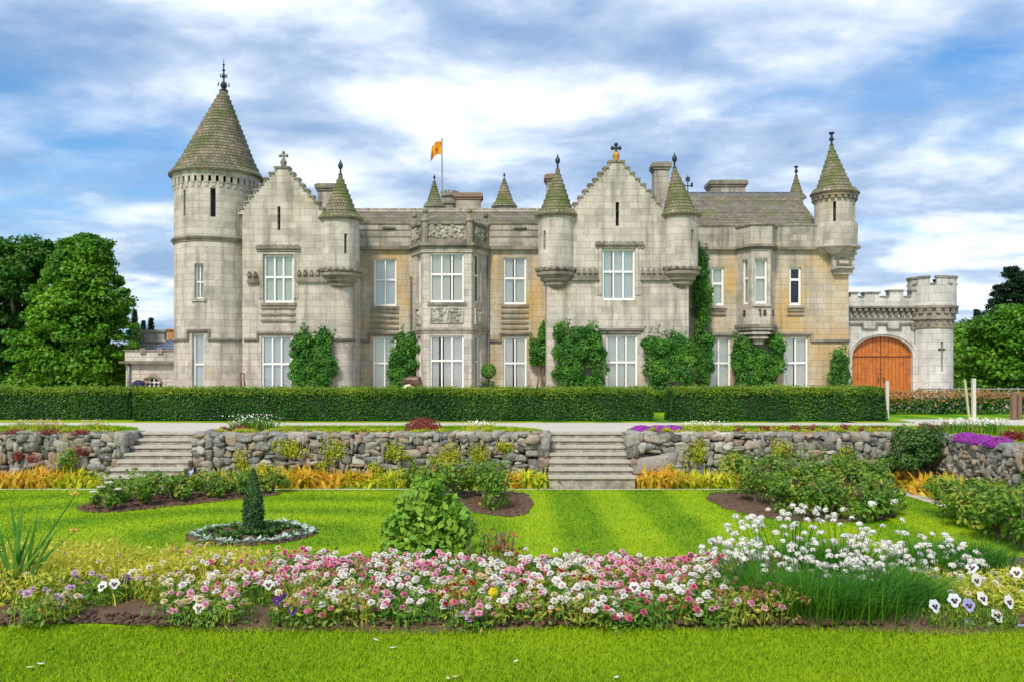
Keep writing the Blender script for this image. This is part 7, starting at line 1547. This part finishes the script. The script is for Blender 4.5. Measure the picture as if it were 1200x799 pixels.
# ---- thrift: tall white drumsticks over grassy leaves
TH_ = []
for i, (px, yy_, wdt) in enumerate(((900, 5.95, .24), (950, 5.78, .26), (1005, 5.76, .26), (1055, 5.95, .24), (985, 6.75, .3), (1090, 6.8, .28), (1135, 7.0, .26), (930, 6.9, .26))):
    x = X(px, yy_); words_ = ['leftmost', 'front left', 'front centre', 'front right', 'centre rear', 'right rear', 'far right', 'rear left'][i]
    t = thing('white_thrift', 'tall white-headed thrift clump with grassy leaves, %s of the big drift' % words_, 'thrift', (x, yy_, fgz + .03), 'white thrift drift at the right'); n = 1300
    P = np.stack([x + rng.normal(0, wdt * .45, n), yy_ + rng.normal(0, .12, n), np.full(n, fgz + .02)], 1); D = unit(np.stack([P[:, 0] - x + rng.normal(0, .05, n), P[:, 1] - yy_ + rng.normal(0, .04, n), np.zeros(n)], 1)); V, F = blades(P, .27 if i < 4 else .25, .007, .9, .4, D); mesh_np('grassy_leaves', V, F, G_GRASSY, t); TH_.append((t, x, yy_, []))
def addhead(px, py, yy_, s=1.):
    x, z = X(px, yy_), Z(py, yy_); t = min(TH_, key=lambda q: abs(q[1] - x) + .7 * abs(q[2] - yy_)); b = link('flower_head', rnd.choice(HEADS), t[0], (x - t[1], yy_ - t[2], z - fgz - .03)); b.rotation_euler = (rnd.uniform(-.3, .5), rnd.uniform(-.3, .3), rnd.uniform(0, 6)); b.scale = (s * rnd.uniform(.8, 1.15),) * 3; t[3].append((x, yy_, z))
TOPQ = lambda px: np.interp(px, [830, 880, 940, 1000, 1060, 1100, 1160], [628, 606, 600, 602, 612, 628, 655]); BOTQ = lambda px: np.interp(px, [830, 880, 940, 1000, 1060, 1100, 1160], [640, 655, 668, 682, 700, 715, 720])
cl = [(rnd.uniform(838, 1150), rnd.random()) for _ in range(104)]
for (cx_, v) in cl:
    for k in range(rnd.randint(2, 6)):
        px = cx_ + rnd.gauss(0, 11); q0, q1 = TOPQ(px), BOTQ(px); py = q0 + (q1 - q0) * v ** .9 + rnd.gauss(0, 6); addhead(px, py, rnd.uniform(6.3, 7.1) if v < .6 else rnd.uniform(6.0, 6.6))
for k in range(60): px = rnd.uniform(1010, 1165); addhead(px, rnd.uniform(625 + (px - 1010) * .16, 675 + (px - 1010) * .3), rnd.uniform(6.1, 6.9))
for px, py in ((1022, 590), (1048, 588), (900, 597), (957, 602), (978, 603), (1008, 620), (1114, 632), (1103, 641), (952, 691), (960, 697), (973, 687), (985, 684), (989, 726), (1008, 713), (1038, 702), (1041, 715), (1055, 705), (1057, 713), (1044, 686), (847, 653), (814, 657), (824, 659), (920, 672), (925, 686), (1088, 722), (1112, 717), (1160, 742)): addhead(px, py, 6.0 if py > 680 else 6.8, 1.05)
for t, x, yy_, hs in TH_:
    m_ = MB()
    for (hx, hy, hz) in hs:
        bx_ = x + (hx - x) * .45; by_ = yy_ + (hy - yy_) * .4; m_.tube([(bx_, by_, fgz + .03), ((bx_ + hx * 1.2) / 2.2, (by_ + hy * 1.2) / 2.2, fgz + (hz - fgz) * .6), (hx, hy, hz)], [.0028, .0024, .002], 4)
    if hs: m_.build('stem', G_GRASSY, t)
# ---- tall strappy plant at the left edge
x0_, y0_ = X(22, 6.15), 6.15; t = thing('crocosmia', 'tall green sword-leaved plant leaning right at the left edge', 'perennial', (x0_, y0_, fgz + .03)); G_SW = leafmat('sword leaf', [(0, (.03, .12, .015)), (.6, (.09, .26, .03)), (1, (.24, .42, .05))], nscale=2)
tips = [(12, 578), (62, 568), (52, 600), (88, 600), (76, 586), (40, 575), (30, 590), (22, 600), (6, 600), (70, 620), (60, 640), (-10, 610), (44, 625), (34, 618), (16, 620), (80, 625)]
for i, (px, py) in enumerate(tips):
    tx_, tz_ = X(px, 6.15), Z(py, 6.15); b0 = (x0_ + rnd.uniform(-.08, .06), y0_ + rnd.uniform(-.08, .08), fgz + .03); m_ = MB(); n = 8; w_ = .013; pr = None; tw = rnd.uniform(-.5, .5); bend = rnd.uniform(-.03, .06)
    for k in range(n + 1):
        s = k / n; p = (b0[0] + (tx_ - b0[0]) * s ** 1.25, b0[1] + rnd.uniform(-.002, .002) + .12 * s * math.sin(i * 2.1), b0[2] + (tz_ - b0[2]) * (s - bend * s * s)); ww_ = w_ * (1 - s ** 3) + .001; q = ((p[0] - ww_, p[1] - ww_ * tw, p[2]), (p[0] + ww_, p[1] + ww_ * tw, p[2]))
        if pr: m_.poly([pr[0], pr[1], q[1], q[0]])
        pr = q
    m_.build('leaf', G_SW, t)
for px, py in ((89, 578), (89, 621)):
    bx_, bz_ = X(px, 6.15), Z(py, 6.15); m_ = MB(); m_.tube([(x0_, y0_, fgz + .03), ((x0_ + bx_) / 2 - .02, y0_, (fgz + bz_) / 2 + .06), (bx_, y0_, bz_)], .003, 5); s_ = m_.build('flower_stalk', G_SW, t)
    P, N = ell_points((bx_ - .01, y0_, bz_), (.035, .02, .018), 26, .4); V, F = leaf_quads(P, N, .022, .6, .5); mesh_np('flowers', V, F, petmat('orange yellow floret', (.70, .45, .06), (.80, .62, .14)), s_)
for px, py in ((62, 649), (75, 647), (78, 651), (34, 669)):
    yy_ = 6.9; x = X(px, yy_); z = Z(py, yy_); t = thing('blue_flower', 'small dusty blue flower on thin stem at the far left', 'flower', (x, yy_, fgz), 'dusty blue flowers at the far left'); m_ = MB(); m_.tube([(x, yy_, fgz), (x, yy_, z)], .003, 5); m_.build('stem', G_BED, t); P, N = ell_points((x, yy_, z), (.03, .02, .022), 30, .5); V, F = leaf_quads(P, N, .022, .7, .5); mesh_np('petals', V, F, petmat('dusty blue', (.20, .20, .48), (.38, .36, .62)), t)
# green filler foliage under the left plants
for i in range(26):
    px = rnd.uniform(-40, 110); yy_ = rnd.uniform(5.9, 7.4); clump('green_filler_plant', 'low green leafy plant around the sword-leaved plant at left', 'bedding plant', 'low green plants at the far left', X(px, yy_), yy_, ['cream'], 0, .14, FOL if rnd.random() < .75 else FOLG)
# plants beyond both ends of the picture so the bed does not stop at its edge
for i in range(40):
    s = rnd.choice([-1, 1]); x = s * rnd.uniform(4.0, 7.5); yy_ = rnd.uniform(5.8, 7.2); clump('bedding_daisy', 'mixed pink and white daisies beyond the %s end of the view' % ('left' if s < 0 else 'right'), 'bedding plant', 'daisies beyond the %s end' % ('left' if s < 0 else 'right'), x, yy_, ['pink', 'white'], 4, .14)
# fallen petals and leaves on the near lawn
for px, py, c in ((35, 781, 'cream'), (48, 777, 'white'), (210, 765, 'faded'), (460, 758, 'white'), (525, 794, 'cream'), (534, 792, 'cream'), (604, 774, 'white'), (722, 793, 'white'), (441, 749, 'white'), (270, 797, 'faded')):
    yy_ = (EYE - fgz - .03) * FPX / (py - HOR); x = X(px, yy_); P = np.array([[x, yy_, fgz + .034]]); V, F = leaf_quads(P, np.array([[0, 0, 1.]]), np.array([.05]), .5, .1); tag(mesh_np('fallen_petal', V, F, PM[c], None, (x, yy_, fgz)), 'small pale petal lying on the near lawn' if c != 'faded' else 'brownish fallen leaf lying on the near lawn', 'petal' if c != 'faded' else 'leaf', 'pale petals on the near lawn' if c != 'faded' else 'brown leaves on the near lawn')
